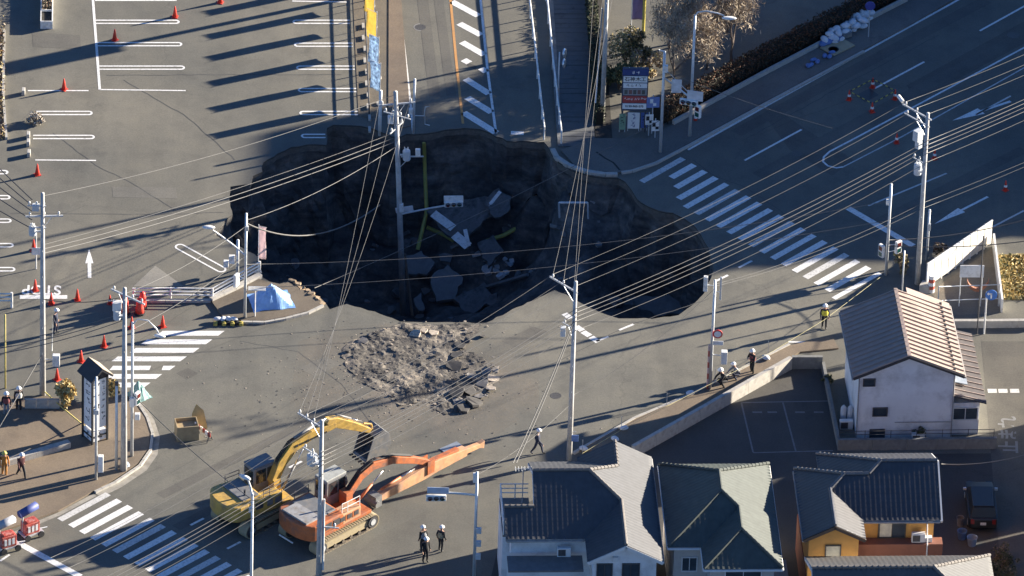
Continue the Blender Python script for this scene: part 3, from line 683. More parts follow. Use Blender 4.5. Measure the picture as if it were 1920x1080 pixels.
# --- white house with ribbed metal roof
TW = rad(5.5); O = local_origin(G(1606, 824), 0, 0, TW); EW = 4.75; zr = 6.05
PL = [[(-.45, -.35, EW - .16), (2.8, -.35, zr), (2.8, 6.9, zr), (-.45, 6.9, EW - .16)], [(2.8, -.35, zr), (6.15, -.35, EW - .18), (6.15, 7.5, EW - .18), (3.5, 7.5, zr - .27), (3.5, 6.9, zr - .27), (2.8, 6.9, zr)]]
RUST = mat("roof_brown_metal", (0.34, 0.265, 0.225), 0.58, var=0.12, scale=1.0, dirt=((0.30, 0.23, 0.19), 1.6))
hw = house("metal_roofed_house", "white two storey house with brown ribbed metal roof", O, TW, PL, RUST, [([(0, 0), (5.65, 0), (5.65, 6.6), (0, 6.6)], 0, EW - .2, WALL_W)], [], relief=False)
ro = [c for c in hw.children if c.name.startswith("roof")][0]; ro.data.materials[0] = RUST
mb0 = MB(); mb0.box((0, 0, .045), (1, .06, .09)); rib_me = mb0.mesh("rib", RUST); FL = MB(); FL.box((0, 0, .05), (.14, .12, .16)); snow_me = FL.mesh("snow_guard", STEEL_D)
for side in (-1, 1):
    x0, z0, x1, z1 = (-.45, EW - .16, 2.8, zr) if side < 0 else (6.15, EW - .18, 2.8, zr)
    L = math.hypot(x1 - x0, z1 - z0); y = -.3
    while y < 6.9:
        o = bpy.data.objects.new("rib", rib_me); link(o, ro); o.location = ((x0 + x1) / 2, y, (z0 + z1) / 2); o.scale = (L, 1, 1)
        o.rotation_euler = (0, -math.atan2(z1 - z0, x1 - x0), 0) if side < 0 else (0, math.atan2(z1 - z0, x0 - x1), 0)
        if side > 0 and y < 6.8:
            o = bpy.data.objects.new("snow_guard", snow_me); link(o, ro); o.location = (5.55, y + .22, z0 + (6.15 - 5.55) / 3.35 * (z1 - z0) + .02)
        y += .47
mb = MB(); mb.box((2.8, 3.28, zr + .03), (.22, 7.3, .07)); mb.build("ridge_cap", RUST, ro)
gable(hw, 0, 5.65, .0, .15, EW - .2, zr - .2, WALL_W); barge(hw, [(-.47, -.36, EW - .16), (2.8, -.36, zr), (6.17, -.36, EW - .18)], mat("barge_dark", (0.05, 0.045, 0.045)), hh=.15)
for (x, z, w, hh) in ((.55, 4.05, .62, .42), (1.3, 1.95, .78, .5), (1.2, .42, .8, .5)): window(hw, (x, 0, z), w, hh, bars=0)
mb = MB(); mb.cyl((-.05, -.06, 0.05), (-.05, -.06, 4.5), .04, n=6); mb.build("downpipe", SOFFIT, hw)
mb = MB(); mb.prism([(5.65, .3), (7.25, .3), (7.25, 7.0), (5.65, 7.0)], 0, 2.25); mb.build("annex_wall", WALL_W, hw)
an = roof_slab([[(5.66, -.05, 3.0), (7.6, -.05, 2.45), (7.6, 7.4, 2.45), (5.66, 7.4, 3.0)]], .1).build("annex_roof", mat("annex_brown", (0.09, 0.078, 0.075), .6, var=.2), hw)
for k in range(13): o = bpy.data.objects.new("rib", rib_me); link(o, an); o.location = (6.63, .1 + k * .58, 2.73); o.scale = (2.0, .7, .6); o.rotation_euler = (0, math.atan2(.55, 1.94), 0)
window(hw, (6.42, .3, 1.5), 1.4, .8, frame=TRIM, bars=1); window(hw, (5.65, 2.0, 3.6), 1.1, .9, '+x', frame=TRIM)
mb = MB(); mb.box((6.15, 2.0, 3.05), (.9, 1.6, .06), ry=.27); mb.build("skylight", mat("skylight_grey", (0.25, 0.28, 0.32), .3), an)
def ac_unit(h, c, rz=0.0):
    mb = MB(); mb.box((c[0], c[1], c[2] + .3), (.78, .3, .58), rz); a_ = mb.build("air_conditioner", TRIM, h, bevel=.02); mb = MB(); mb.box((c[0] - .12, c[1] - .16, c[2] + .3), (.42, .02, .42), rz); mb.build("fan_grille", STEEL_D, a_)
ac_unit(hw, (-.5, 1.2, 0)); ac_unit(hw, (3.6, -.35, 0)); ac_unit(h2, (-1.2, 2.3, 4.1)); ac_unit(h4, (6.8, 1.9, 3.95)); ac_unit(h3, (1.0, 2.1, 0))
for hh_, pts_ in ((h2, [(-4.5, 2.3, E), (-.05, 2.3, E)]), (h2, [(4.32, 0, E), (4.32, 10.6, E)]), (h4, [(3.6, 1.85, E4), (8.0, 1.85, E4)]), (h4, [(-.03, 0, E4), (-.03, 7.1, E4)]), (hw, [(-.48, -.3, EW - .2), (-.48, 6.9, EW - .2)]), (hw, [(6.2, -.3, EW - .22), (6.2, 7.4, EW - .22)])):
    mb = MB(); mb.tube([(p_[0], p_[1], p_[2] - .1) for p_ in pts_], .06, 6); mb.build("gutter", SOFFIT, hh_)
mb = MB(); mb.cyl((2.2, -.06, 1.2), (5.6, -.06, 1.15), .025, n=5); mb.cyl((5.6, -.06, .05), (5.6, -.06, 4.4), .04, n=6); mb.build("downpipe", SOFFIT, hw)
# --- houses standing east of the view, whose shade falls across the yards
def plain_house(px_e, label, w, d, e, t, tiles, wallm, x, y):
    O = Vector((x, y, 0)); zr = e + t * w / 2
    PL = [[(-.4, -.4, e), (w / 2, -.4, zr), (w / 2, d + .4, zr), (-.4, d + .4, e)], [(w + .4, -.4, e), (w + .4, d + .4, e), (w / 2, d + .4, zr), (w / 2, -.4, zr)]]
    h = house("tiled_house", label, O, TH, PL, tiles, [([(0, 0), (w, 0), (w, d), (0, d)], 0, e - .14, wallm)], [((w / 2, -.4, zr), (w / 2, d + .4, zr))])
    gable(h, 0, w, 0, .15, e - .14, zr - .2, wallm); gable(h, 0, w, d - .15, d, e - .14, zr - .2, wallm)
    for xx in (1.5, w - 1.5):
        for z in (1.6, 4.2): window(h, (xx, 0, z), 1.4, 1.1)
    for yy in (2, d - 2):
        for z in (1.6, 4.2): window(h, (0, yy, z), 1.4, 1.1, '-x')
    return h
plain_house(0, "grey house across the side lane facing the white house", 7, 8.0, 5.6, .5, TILE_NAVY, WALL_BG, 36.5, -18.5)
plain_house(0, "brown tiled house across the side lane facing the parked car", 7, 9.0, 5.6, .5, TILE_PALE, WALL_W, 36.0, -31.0)
plain_house(0, "white house at the lower end of the side lane", 7, 8.0, 5.4, .5, TILE_BLACK, WALL_W, 35.0, -42.0)
# --- apartment blocks beyond the right edge; they shade the far arm of the junction
def block(name, label, x0, y0, x1, y1, H, floors, m):
    h = thing(name, label, "building", (x0, y0, 0)); w = x1 - x0; d = y1 - y0
    mb = MB(); mb.prism([(0, 0), (w, 0), (w, d), (0, d)], 0, H); mb.build("wall", m, h)
    mb = MB()
    for a in ((w / 2, .1, w, .2), (w / 2, d - .1, w, .2)): mb.box((a[0], a[1], H + .4), (a[2] + .1, a[3] + .1, .8))
    for a in (.1, w - .1): mb.box((a, d / 2, H + .4), (.3, d - .5, .79))
    mb.build("parapet", CONC, h); fh = H / floors
    for f in range(floors):
        for k in range(int(w / 3.4)): window(h, (1.7 + k * 3.4, 0, f * fh + 1.6), 1.7, 1.4)
        for k in range(int(d / 3.4)): window(h, (0, 1.7 + k * 3.4, f * fh + 1.6), 1.7, 1.4, '-x')
        mb = MB(); mb.box((w / 2, -.5, f * fh + .05), (w - .4, 1.0, .14)); mb.box((w / 2, -.97, f * fh + .6), (w - .4, .06, 1.0)); mb.build("balcony", CONC, h)
    return h
block("apartment_block", "four storey pale apartment block beside the far road arm", 52, 24.4, 66, 32.6, 11.9, 4, WALL_BG)
block("apartment_block", "seven storey grey apartment block behind the far road arm", 54.5, 33.2, 78, 41.0, 20.2, 7, CONC)
block("apartment_block", "long four storey white apartment block north of the grey one", 54.5, 41.6, 76, 66.0, 12.5, 4, WALL_W)
bb = thing("roof_billboard", "billboard added out of view to shade the left pit wall", "billboard", (55.2, 41.4, 12.5))  # unseen board, added to keep low sun off the left pit wall
mb = MB(); mb.box((0, 4.3, 7.0), (.3, 8.6, 3.3)); mb.build("panel", WALL_W, bb)
for y_ in (.4, 2.9, 5.6, 8.2): mb = MB(); mb.box((.25, y_, 4.3), (.2, .2, 8.6)); mb.build("post", STEEL, bb)

# ------------------------------------------------------------------ low walls
def low_wall(name, pts, h, w, label, material, cat="wall", z0=0.0, piece=None):
    root = thing(name, label, cat); P = [G(*p).to_2d() for p in pts]
    k = 0
    for a, b in zip(P, P[1:]):
        d = b - a; N = max(1, round(d.length / (piece or 1e9)))
        for j in range(N):
            s = a.lerp(b, j / N); e = a.lerp(b, (j + 1) / N); m = (s + e) / 2; mb = MB(); k += 1
            mb.box((0, 0, z0 + h / 2), ((e - s).length - .015 + (w * 0.4 if N == 1 else 0), w - .002 * (k % 2), h - .002 * (k % 3)))
            o = mb.build("wall_panel", material, root); o.location = (m.x, m.y, 0); o.rotation_euler = (0, 0, math.atan2(d.y, d.x))
    return root
low_wall("retaining_wall", [(1186, 858), (1310, 788), (1400, 737), (1482, 691)], 0.85, 0.25, "pale concrete retaining wall along the yard", CONC, piece=2.0)
low_wall("retaining_wall", [(1485, 690), (1540, 690)], 0.85, 0.22, "short lilac grey end wall of the yard", CONC_D, piece=2.0)
low_wall("retaining_wall", [(1543, 692), (1573, 842)], 0.55, 0.18, "dark boundary wall between yard and white house", CONC_D, piece=2.0)
low_wall("block_wall", [(1570, 843), (1700, 842), (1868, 840)], 0.75, 0.2, "grey block wall before the white house", CONC_D, piece=2.0)
low_wall("block_wall", [(1790, 613), (1860, 613), (1960, 612)], 0.5, 0.25, "pale low wall behind the turn arrow sign", CONC, piece=2.0)
low_wall("hedge_plinth", [(1262, 236), (1440, 139), (1560, 76), (1700, 4)], 0.28, 0.2, "pale concrete edging at the foot of the rust hedge", CONC, "edging", z0=.12, piece=1.2)
low_wall("block_wall", [(395, 566), (440, 545), (488, 520)], 0.28, 0.35, "pale concrete plinth below the white guard rail", CONC, piece=1.2)
low_wall("block_wall", [(268, 566), (395, 566)], 0.16, 0.25, "low concrete edging before the car park rail", CONC, piece=1.2)
low_wall("block_wall", [(46, 768), (112, 768)], 0.75, 0.15, "low panelled wall by the two standing workers", CONC, piece=0.6)
low_wall("block_wall", [(-20, 884), (130, 840)], 0.5, 0.4, "shadowed stone wall beside the tower sign", CONC, piece=1.0)
# ------------------------------------------------------------------ poles, signals, lamps, cables
def proj(p):
    d = Vector(p) - CAMPOS; k = FPX / d.dot(FWD); return 960 + d.dot(RT) * k, 540 - d.dot(UPV) * k
def height_to(base, py):
    lo, hi = 0.0, 40.0
    for _ in range(40):
        m = (lo + hi) / 2
        if proj(base + Vector((0, 0, m)))[1] > py: lo = m
        else: hi = m
    return lo
ARM = Vector((-0.70, 0.71, 0)); ROADV = Vector((0.71, 0.70, 0))
INSUL = mat("insulator_white", (0.72, 0.72, 0.70), 0.3, var=0.05); BOXG = mat("transformer_grey", (0.50, 0.53, 0.56), 0.5, var=0.06)
def pole(name, base, h, label, r0=0.17, r1=0.11, material=None, cat="utility pole", group=None, z0=0.0, band=True):
    t = thing(name, label, cat, (base.x, base.y, z0), 0, group); mb = MB(); mb.cyl((0, 0, -.3), (0, 0, h), r0, r1, 12); mb.build("pole", material or POLE, t, smooth=True)
    if band:
        mb = MB()
        for k in range(int(h / 0.9) - 2): mb.cyl((0.0, -.25 if k % 2 else .25, 2.2 + k * .9), (0, 0, 2.2 + k * .9), .016, n=5)
        mb.build("step_bolts", STEEL, t)
    return t
def crossarm(t, z, a, b, d=ARM, n_ins=3, w=.09):
    d = d.normalized(); mb = MB(); q = math.atan2(d.y, d.x); m = d * ((a + b) / 2); mb.box((m.x, m.y, z), (abs(b - a), w, w), q)
    c = mb.build("crossarm", STEEL, t); mb = MB(); mb.cyl((0, 0, z - .9), d * (b * .5) + Vector((0, 0, z)), .025, n=5); mb.build("brace", STEEL, t)
    out = []
    for k in range(n_ins):
        p = d * (a + (b - a) * (k + .3) / max(1, n_ins - .4)) + Vector((0, 0, z + .05))
        mb = MB(); mb.lathe([(.03, 0), (.03, .08), (.075, .09), (.05, .13), (.075, .15), (.05, .19), (.06, .22), (.03, .25)], 8, p); mb.build("insulator", INSUL, c, smooth=True); out.append(p + Vector((0, 0, .24)))
    return out
def transformer(t, z, off, r=.24, h=.75):
    off = Vector(off); mb = MB(); mb.lathe([(r * .9, 0), (r, .05), (r, h - .05), (r * .85, h)], 14, off + Vector((0, 0, z))); c = mb.build("transformer", BOXG, t, smooth=False)
    for k in (-1, 1): mb = MB(); mb.cyl(off + Vector((k * .1, 0, z + h)), off + Vector((k * .1, 0, z + h + .22)), .045, .03, 6); mb.build("bushing", INSUL, c)
    mb = MB(); mb.box(off * .5 + Vector((0, 0, z + h * .5)), (max(.1, abs(off.x)), max(.1, abs(off.y)), .08)); mb.build("bracket", STEEL, t)
def boxp(t, c, d, name="control_box", m=None, rz=0.0):
    mb = MB(); mb.box(c, d, rz); return mb.build(name, m or BOXG, t, bevel=.015)
LENS = [mat("lens_" + n, c, .25) for n, c in (("red", (.10, .015, .012)), ("amber", (.10, .06, .012)), ("green", (.01, .07, .06)))]
def signal(t, c, rz, w=1.15, back=False, vertical=False):
    """horizontal three-lens head; local -y faces traffic"""
    Mx = Matrix.Translation(Vector(c)) @ Matrix.Rotation(rz, 4, 'Z'); mb = MB(); mb.box((0, 0, 0), (w, .2, .38), M=Mx); hd = mb.build("signal_head", WHITE_M, t, bevel=.04)
    for k in range(3):
        x = (k - 1) * w * .31; p0 = Mx @ Vector((x, -.10, 0)); p1 = Mx @ Vector((x, -.125, 0)); mb = MB(); mb.cyl(p0, p1, .135, n=14); mb.build("lens", LENS[k], hd)
        mb = MB(); n = 10
        vs = [Mx @ Vector((x + .15 * math.cos(math.pi * i / n), y, .15 * math.sin(math.pi * i / n))) for y in (-.10, -.34) for i in range(n + 1)]
        mb.add(vs, [(i, i + 1, n + 2 + i, n + 1 + i) for i in range(n)]); mb.build("visor", STEEL_D, hd)
    return hd
def ped_signal(t, c, rz):
    Mx = Matrix.Translation(Vector(c)) @ Matrix.Rotation(rz, 4, 'Z'); mb = MB(); mb.box((0, 0, 0), (.42, .2, .85), M=Mx); hd = mb.build("pedestrian_head", WHITE_M, t, bevel=.03)
    for k in (0, 1): mb = MB(); mb.box((0, -.11, .2 - k * .4), (.28, .03, .28), M=Mx); mb.build("lens", LENS[0 if k == 0 else 2], hd)
def arm_tube(t, pts, r=.05, name="arm", m=None):
    mb = MB(); mb.tube(pts, r, 8); return mb.build(name, m or STEEL, t, smooth=True)
def lamp_head(t, c, d, L=.75, m=None):
    d = Vector(d).normalized(); mb = MB(); c = Vector(c); mb.sph((0, 0, 0), 1, 12, 8, (L / 2, .17, .10)); o = mb.build("lamp_head", m or WHITE_M, t, smooth=True); o.location = c; o.rotation_euler = (0, 0, math.atan2(d.y, d.x))
    mb = MB(); mb.sph((0, 0, -.03), 1, 10, 4, (L * .36, .13, .10)); mb.build("lamp_glass", mat("lamp_glass", (.5, .5, .48), .2), o, smooth=True)
PO = {}
def reg(key, base_px, top_y, name, label, **kw):
    b = G(*base_px); h = height_to(b, top_y); t = pole(name, b, h, label, **kw); PO[key] = (t, Vector((b.x, b.y, 0)), h); return t, h
def at(key, z, off=(0, 0, 0)): return PO[key][1] + Vector((0, 0, z)) + Vector(off)
# --- the three big poles along the diagonal road
t, h = reg("R", (1720, 532), 212, "utility_pole", "tall concrete utility pole with transformer beside the white panel fence")
ins_R = crossarm(t, h - .35, -.3, 2.1, n_ins=3); ins_R2 = crossarm(t, h - .9, -.2, 1.9, n_ins=3, w=.07); transformer(t, h - 4.6, ARM * .55); boxp(t, ARM * .7 + Vector((0, 0, h - 1.9)), (.5, .4, .7), "switch_box", rz=.8); boxp(t, ARM * .6 + Vector((0, 0, h - 2.5)), (.35, .3, .5), "switch_box", rz=.8)
mb = MB(); p = ARM * 2.0 + Vector((0, 0, h - .1)); mb.cyl(p - ROADV * .1, p + ARM * .5 + Vector((0, 0, .15)), .12, n=10); mb.build("arrester", WHITE_M, t)
crossarm(t, h - 3.6, -.1, 1.0, n_ins=3, w=.06)
t, h = reg("M", (1067, 862), 528, "utility_pole", "slim utility pole with one crossarm in front of the pit")
ins_M = crossarm(t, h - .7, -.15, 2.15, n_ins=3); crossarm(t, h - 3.3, -.2, 1.0, n_ins=2, w=.06); boxp(t, ARM * .9 + Vector((0, 0, h - 3.9)), (.3, .3, .6), "joint_box")
boxp(t, (.25, -.1, 1.6), (.5, .05, .45), "notice_plate", mat("plate_blue", (.12, .2, .42), .5)); arm_tube(t, [(0, 0, 2.0), (.35, 0, 2.0)], .025)
t, h = reg("N", (597, 1122), 788, "utility_pole", "utility pole with transformer rising beside the orange excavator", r0=.19)
ins_N = crossarm(t, h - .5, -.1, 2.0, n_ins=4); transformer(t, h - 3.4, ARM * .75 + Vector((0, 0, 0)), .3, .7); crossarm(t, h - 2.6, -.1, 1.5, n_ins=3, w=.07); crossarm(t, h - 7.3, -1.1, .2, d=Vector((-1, .1, 0)), n_ins=2, w=.07)
mb = MB(); mb.cyl((.22, 0, 2.0), (.22, 0, h - 5.4), .06, n=8); mb.build("conduit", WHITE_M, t)
# --- poles on the left
t, h = reg("L1", (80, 742), 362, "utility_pole", "tall utility pole with many insulators behind the two standing workers", r0=.19)
ins_L1 = crossarm(t, h - 1.6, -1.0, 1.2, d=Vector((1, .1, 0)), n_ins=3); crossarm(t, h - .9, -.9, .2, d=Vector((1, 0, 0)), n_ins=3, w=.07); crossarm(t, h - 2.4, -.8, .2, d=Vector((1, 0, 0)), n_ins=2, w=.07); transformer(t, h - 3.0, (-.6, .1, 0), .22, .6); boxp(t, (-.4, 0, h - 1.0), (.4, .3, .4), "switch_box"); boxp(t, (.8, -.05, 2.6), (.42, .3, .75), "control_box", WHITE_M); arm_tube(t, [(0, 0, 2.6), (.7, 0, 2.6)], .03)
arm_tube(t, [(.55, 0, 3.2), (.6, 0, 5.6)], .02, "conduit")
t, h = reg("L2", (232, 884), 540, "utility_pole", "utility pole standing beside the black and white tower sign", r0=.20)
ins_L2 = crossarm(t, h - .5, -1.5, 1.0, d=Vector((-.8, .6, 0)), n_ins=4); boxp(t, (-.45, .1, h - 1.3), (.5, .4, .55), "switch_box", WHITE_M); transformer(t, h - 2.3, (-.45, .2, 0), .22, .6)
t, h = reg("L3", (247, 858), 604, "street_lamp", "curved arm street lamp over the striped crossing left of the junction", r0=.10, r1=.07, material=STEEL, cat="street lamp", band=False)
arm_tube(t, [(0, 0, h - .2), (.3, -.05, h + .25), (.9, -.15, h + .25), (1.4, -.25, h - .25), (1.55, -.3, h - .55)], .045); lamp_head(t, (1.6, -.3, h - .7), (1, -.2, 0), .7)
boxp(t, (.0, -.12, 4.0), (.28, .25, .6), "control_box", WHITE_M); ped_signal(t, (.3, 0, 4.2), rad(60)); boxp(t, (.32, -.1, 3.0), (.3, .25, .4), "push_button_box", WHITE_M)
t, h = reg("L4", (218, 884), 716, "sign_post", "short galvanised post between utility pole and tower sign", r0=.09, r1=.08, material=STEEL, cat="post", band=False)
boxp(t, (0, 0, h - .1), (.2, .2, .25), "post_cap", STEEL_D)
t, h = reg("L5", (180, 902), 707, "signal_post", "grey post with white cabinet standing before the tower sign", r0=.085, r1=.07, material=STEEL, cat="post", band=False)
boxp(t, (.27, .0, 1.25), (.3, .3, 1.1), "control_cabinet", WHITE_M); boxp(t, (0, -.05, 4.9), (.3, .2, .3), "sensor", STEEL)
t, h = reg("E0", (10, 728), 590, "post", "yellow sleeved stay wire post at the pavement edge", r0=.05, r1=.05, material=mat("sleeve_yellow", (.55, .45, .14)), cat="post", band=False)
# --- signal post with hanging lamp arm at the broken corner
t, h = reg("A", (459, 598), 400, "signal_post", "signal post at the broken pavement corner with a loose lamp arm", r0=.09, r1=.075, material=STEEL, cat="signal post", band=False)
arm_tube(t, [(0, 0, h - 3.0), (-.7, .1, h - 2.4), (-1.5, .15, h - 1.75), (-2.0, .2, h - 1.4)], .055); lamp_head(t, (-2.25, .22, h - 1.22), (-1, 0, 0), .8)
boxp(t, (.05, -.1, h - 1.0), (.2, .2, .3), "sensor", STEEL); ped_signal(t, (-.55, .25, 2.6), rad(-120)); arm_tube(t, [(0, 0, 2.9), (-.5, .2, 2.9)], .025)
t, h = reg("A2", (445, 515), 450, "post", "stubby post with cabinets behind the white guard rail", r0=.10, r1=.09, material=STEEL, cat="post", band=False)
boxp(t, (-.35, 0, 1.1), (.35, .3, .5), "control_box", WHITE_M); boxp(t, (-.7, .1, .7), (.3, .3, .4), "control_box", WHITE_M)
# --- signal post by the crouching workers
t, h = reg("S", (1331, 730), 525, "signal_post", "signal post with red and white base beside the crouching workers", r0=.10, r1=.08, material=STEEL, cat="signal post", band=False)
boxp(t, (-.55, .05, h - .3), (.25, .25, 1.0), "pedestrian_head", WHITE_M); arm_tube(t, [(0, 0, h - .4), (-.5, .05, h - .4)], .03); boxp(t, (.35, -.05, h - .55), (.12, .12, 1.6), "sign_tube", STEEL); arm_tube(t, [(0, 0, h - .8), (.35, -.05, h - .8)], .025)
mb = MB(); mb.cyl((.3, -.12, 4.05), (.3, -.17, 4.05), .30, n=20); o = mb.build("road_sign", mat("sign_red", (.55, .05, .05), .5), t); mb = MB(); mb.cyl((.3, -.175, 4.05), (.3, -.18, 4.05), .21, n=20); mb.build("sign_face", WHITE_M, o)
boxp(t, (.35, -.13, 3.4), (.62, .05, .28), "name_plate", WHITE_M); boxp(t, (.75, -.1, 2.4), (.36, .34, .85), "control_cabinet", WHITE_M); arm_tube(t, [(0, 0, 2.5), (.6, -.1, 2.5)], .03)
for k in range(8): mb = MB(); mb.cyl((-.16, -.1, .02 + k * .4), (-.16, -.1, .42 + k * .4), .06, n=8, cap=True); mb.build("striped_band", mat("band_red", (.45, .10, .07)) if k % 2 == 0 else mat("band_pale", (.6, .42, .38)), t)
# --- signal post at the far crossing end
t, h = reg("T", (1661, 515), 345, "signal_post", "signal post at the end of the long crossing by the panel fence", r0=.095, r1=.08, material=STEEL, cat="signal post", band=False)
ped_signal(t, (-.35, -.05, 1.75), rad(-50)); ped_signal(t, (.65, .05, 2.0), rad(40)); arm_tube(t, [(0, 0, 2.1), (.6, .05, 2.2)], .025); arm_tube(t, [(0, 0, 1.6), (.6, .05, 1.8)], .025); boxp(t, (-.15, 0, h - 1.3), (.2, .2, .35), "sensor", WHITE_M)
t, h = reg("U", (1737, 490), 393, "post", "bare steel post beside the big pole and panel fence", r0=.08, r1=.07, material=STEEL, cat="post", band=False); boxp(t, (.03, -.1, h - 1.2), (.16, .16, .5), "sensor", STEEL)
t, h = reg("U2", (1690, 565), 470, "post", "thin grey post behind the white house roof", r0=.05, r1=.05, material=STEEL, cat="post", band=False)
# --- signal on the near side with long arm
t, h = reg("Z", (888, 1100), 885, "signal_post", "signal post with long arm by the navy tiled house", r0=.10, r1=.08, material=STEEL, cat="signal post", band=False)
zz = h - 1.6
arm_tube(t, [(0, 0, zz), (-1.2, .05, zz + .05), (-2.75, .1, zz + .05)], .07); boxp(t, (-2.2, .02, zz + .22), (1.25, .05, .42), "direction_board", mat("plate_pale_blue", (.42, .48, .58), .5)); signal(t, (-2.3, 0, zz - .28), rad(4)); boxp(t, (-.1, 0, h - .4), (.25, .2, .6), "sensor", WHITE_M)
for k in range(3): boxp(t, (.2, -.1, 2.2 + k * .9), (.3, .2, .35), "control_box", BOXG)
# --- signal post and lamp by the signboard
t, h = reg("V", (1238, 288), 96, "signal_post", "signal post with slanting sign arm beside the shop signboard", r0=.10, r1=.08, material=STEEL, cat="signal post", band=False)
arm_tube(t, [(0, 0, h - .02), (-.35, .1, h)], .05); zz = h - 2.1; AV = Vector((2.15, -.6, -1.25))
arm_tube(t, [(0, 0, zz + .2), tuple(AV * .5 + Vector((0, 0, zz + .15))), tuple(AV + Vector((0, 0, zz)))], .06); arm_tube(t, [(0, 0, zz + .9), tuple(AV * .95 + Vector((0, 0, zz + .2)))], .02, "stay")
boxp(t, tuple(AV * .38 + Vector((0, -.05, zz + .25))), (.62, .05, .95), "direction_board", mat("plate_pale", (.55, .57, .6), .5)); boxp(t, tuple(AV * .85 + Vector((.15, -.05, zz + .35))), (1.0, .05, .7), "direction_board", mat("plate_pale", (.55, .57, .6)), rz=-.2)
signal(t, tuple(AV * .75 + Vector((0, -.1, zz - .25))), rad(-15)); ped_signal(t, tuple(AV * 1.0 + Vector((.05, 0, zz - .55))), rad(-40)); boxp(t, (.12, -.1, h - 1.2), (.25, .22, .5), "sensor", WHITE_M)
t, h = reg("W", (1293, 258), 28, "street_lamp", "tall street lamp with curved arm in front of the bare trees", r0=.11, r1=.07, material=STEEL, cat="street lamp", band=False)
arm_tube(t, [(0, 0, h - .1), (.15, 0, h + .2), (.7, -.02, h + .32), (1.4, -.05, h + .2), (1.8, -.07, h + .05)], .05); lamp_head(t, (2.1, -.08, h - .1), (1, 0, 0), .95)
t, h = reg("Q", (470, 1165), 925, "street_lamp", "pale street lamp leaning over the near crossing", r0=.10, r1=.07, material=WHITE_M, cat="street lamp", band=False)
arm_tube(t, [(0, 0, h - .3), (-.12, .15, h + .3), (-.3, .3, h + .75)], .06, m=WHITE_M); lamp_head(t, (-.45, .35, h + .85), (-1, .8, 0), .85)
t, h = reg("X", (1046, 190), 98, "traffic_mirror", "round traffic mirror on a thin post beside the slab walkway", r0=.05, r1=.045, material=STEEL, cat="traffic mirror", band=False)
for s in (0, .75):
    mb = MB(); mb.lathe([(.30, 0), (.32, .03), (.30, .06), (.01, .10)], 18); o = mb.build("mirror", mat("mirror_face", (.45, .5, .55), .12, .6), t, smooth=True); o.location = (.3, 0, h - .05 - s); o.rotation_euler = (rad(75), 0, rad(70))
t, h = reg("Y", (1129, 222), -95, "utility_pole", "utility pole standing at the hedge beside the slab walkway", r0=.16)
ins_Y = crossarm(t, h - .5, -1.0, 1.0, d=Vector((1, 0, 0)), n_ins=3)
arm_tube(t, [(-.45, -.1, 1.2), (-.25, 0, 8.0)], .05, "stay_sleeve", STEEL)
# --- pole sunk in the pit with the dead signal arm
b = G(756, 588, -9.6); hk = height_to(Vector((b.x, b.y, -9.6)), 172)
t = pole("utility_pole", b, hk, "leaning utility pole sunk in the pit with a dead signal arm", r0=.2, r1=.13, z0=-9.6); t.rotation_euler = (0, rad(-2.9), 0); PO["K"] = (t, Vector((b.x, b.y, -9.6)), hk)
ins_K = crossarm(t, hk - .9, -1.1, 1.2, d=Vector((1, .15, 0)), n_ins=3); crossarm(t, hk - 1.7, -.9, 1.0, d=Vector((.9, -.5, 0)), n_ins=4, w=.07); crossarm(t, hk - 2.6, -.8, .8, d=Vector((.5, .9, 0)), n_ins=3, w=.07)
transformer(t, hk - 4.9, (.55, -.05, 0), .24, .7); crossarm(t, hk - 4.7, .2, 1.6, d=Vector((1, 0, 0)), n_ins=2, w=.07); boxp(t, (1.25, 0, hk - 4.4), (.3, .25, .45), "switch_box", WHITE_M); boxp(t, (-.35, 0, hk - 2.0), (.35, .3, .5), "switch_box", WHITE_M)
zs = height_to(Vector((b.x, b.y, -9.6)), 402)
arm_tube(t, [(0, 0, zs), (2.0, .0, zs + .45), (3.9, .0, zs + .8)], .06); boxp(t, (1.5, -.05, zs + .25), (1.1, .05, .38), "direction_board", mat("plate_pale", (.55, .57, .6)), rz=0).rotation_euler = (0, rad(-9), 0)
o = signal(t, (3.35, -.1, zs + .78), rad(3)); boxp(t, (3.35, .02, zs + 1.05), (1.2, .06, .5), "direction_board", WHITE_M); boxp(t, (.12, -.1, zs + .55), (.25, .25, .55), "sensor", WHITE_M)
mb = MB(); mb.tube([(.25, -.3, 4.6), (.45, -.5, 2.0), (.6, -.7, .3)], [.07, .09, .10], 7); mb.build("timber_prop", mat("old_timber", (.16, .12, .09)), t)
t, h = reg("K2", (712, 246), 170, "post", "white sleeve post at the far pit edge beside the banners", r0=.11, r1=.10, material=WHITE_M, cat="post", band=False)
t, h = reg("K3", (775, 250), 148, "signal_post", "slim signal post with bracket at the far pit edge", r0=.08, r1=.07, material=STEEL, cat="signal post", band=False)
arm_tube(t, [(0, 0, 1.3), (.65, 0, 1.3), (.7, 0, 1.95), (.95, 0, 2.0)], .03); arm_tube(t, [(.7, 0, 1.3), (.7, 0, .7), (1.0, 0, .62)], .03); boxp(t, (-.2, 0, 1.6), (.25, .25, .4), "sensor", WHITE_M)

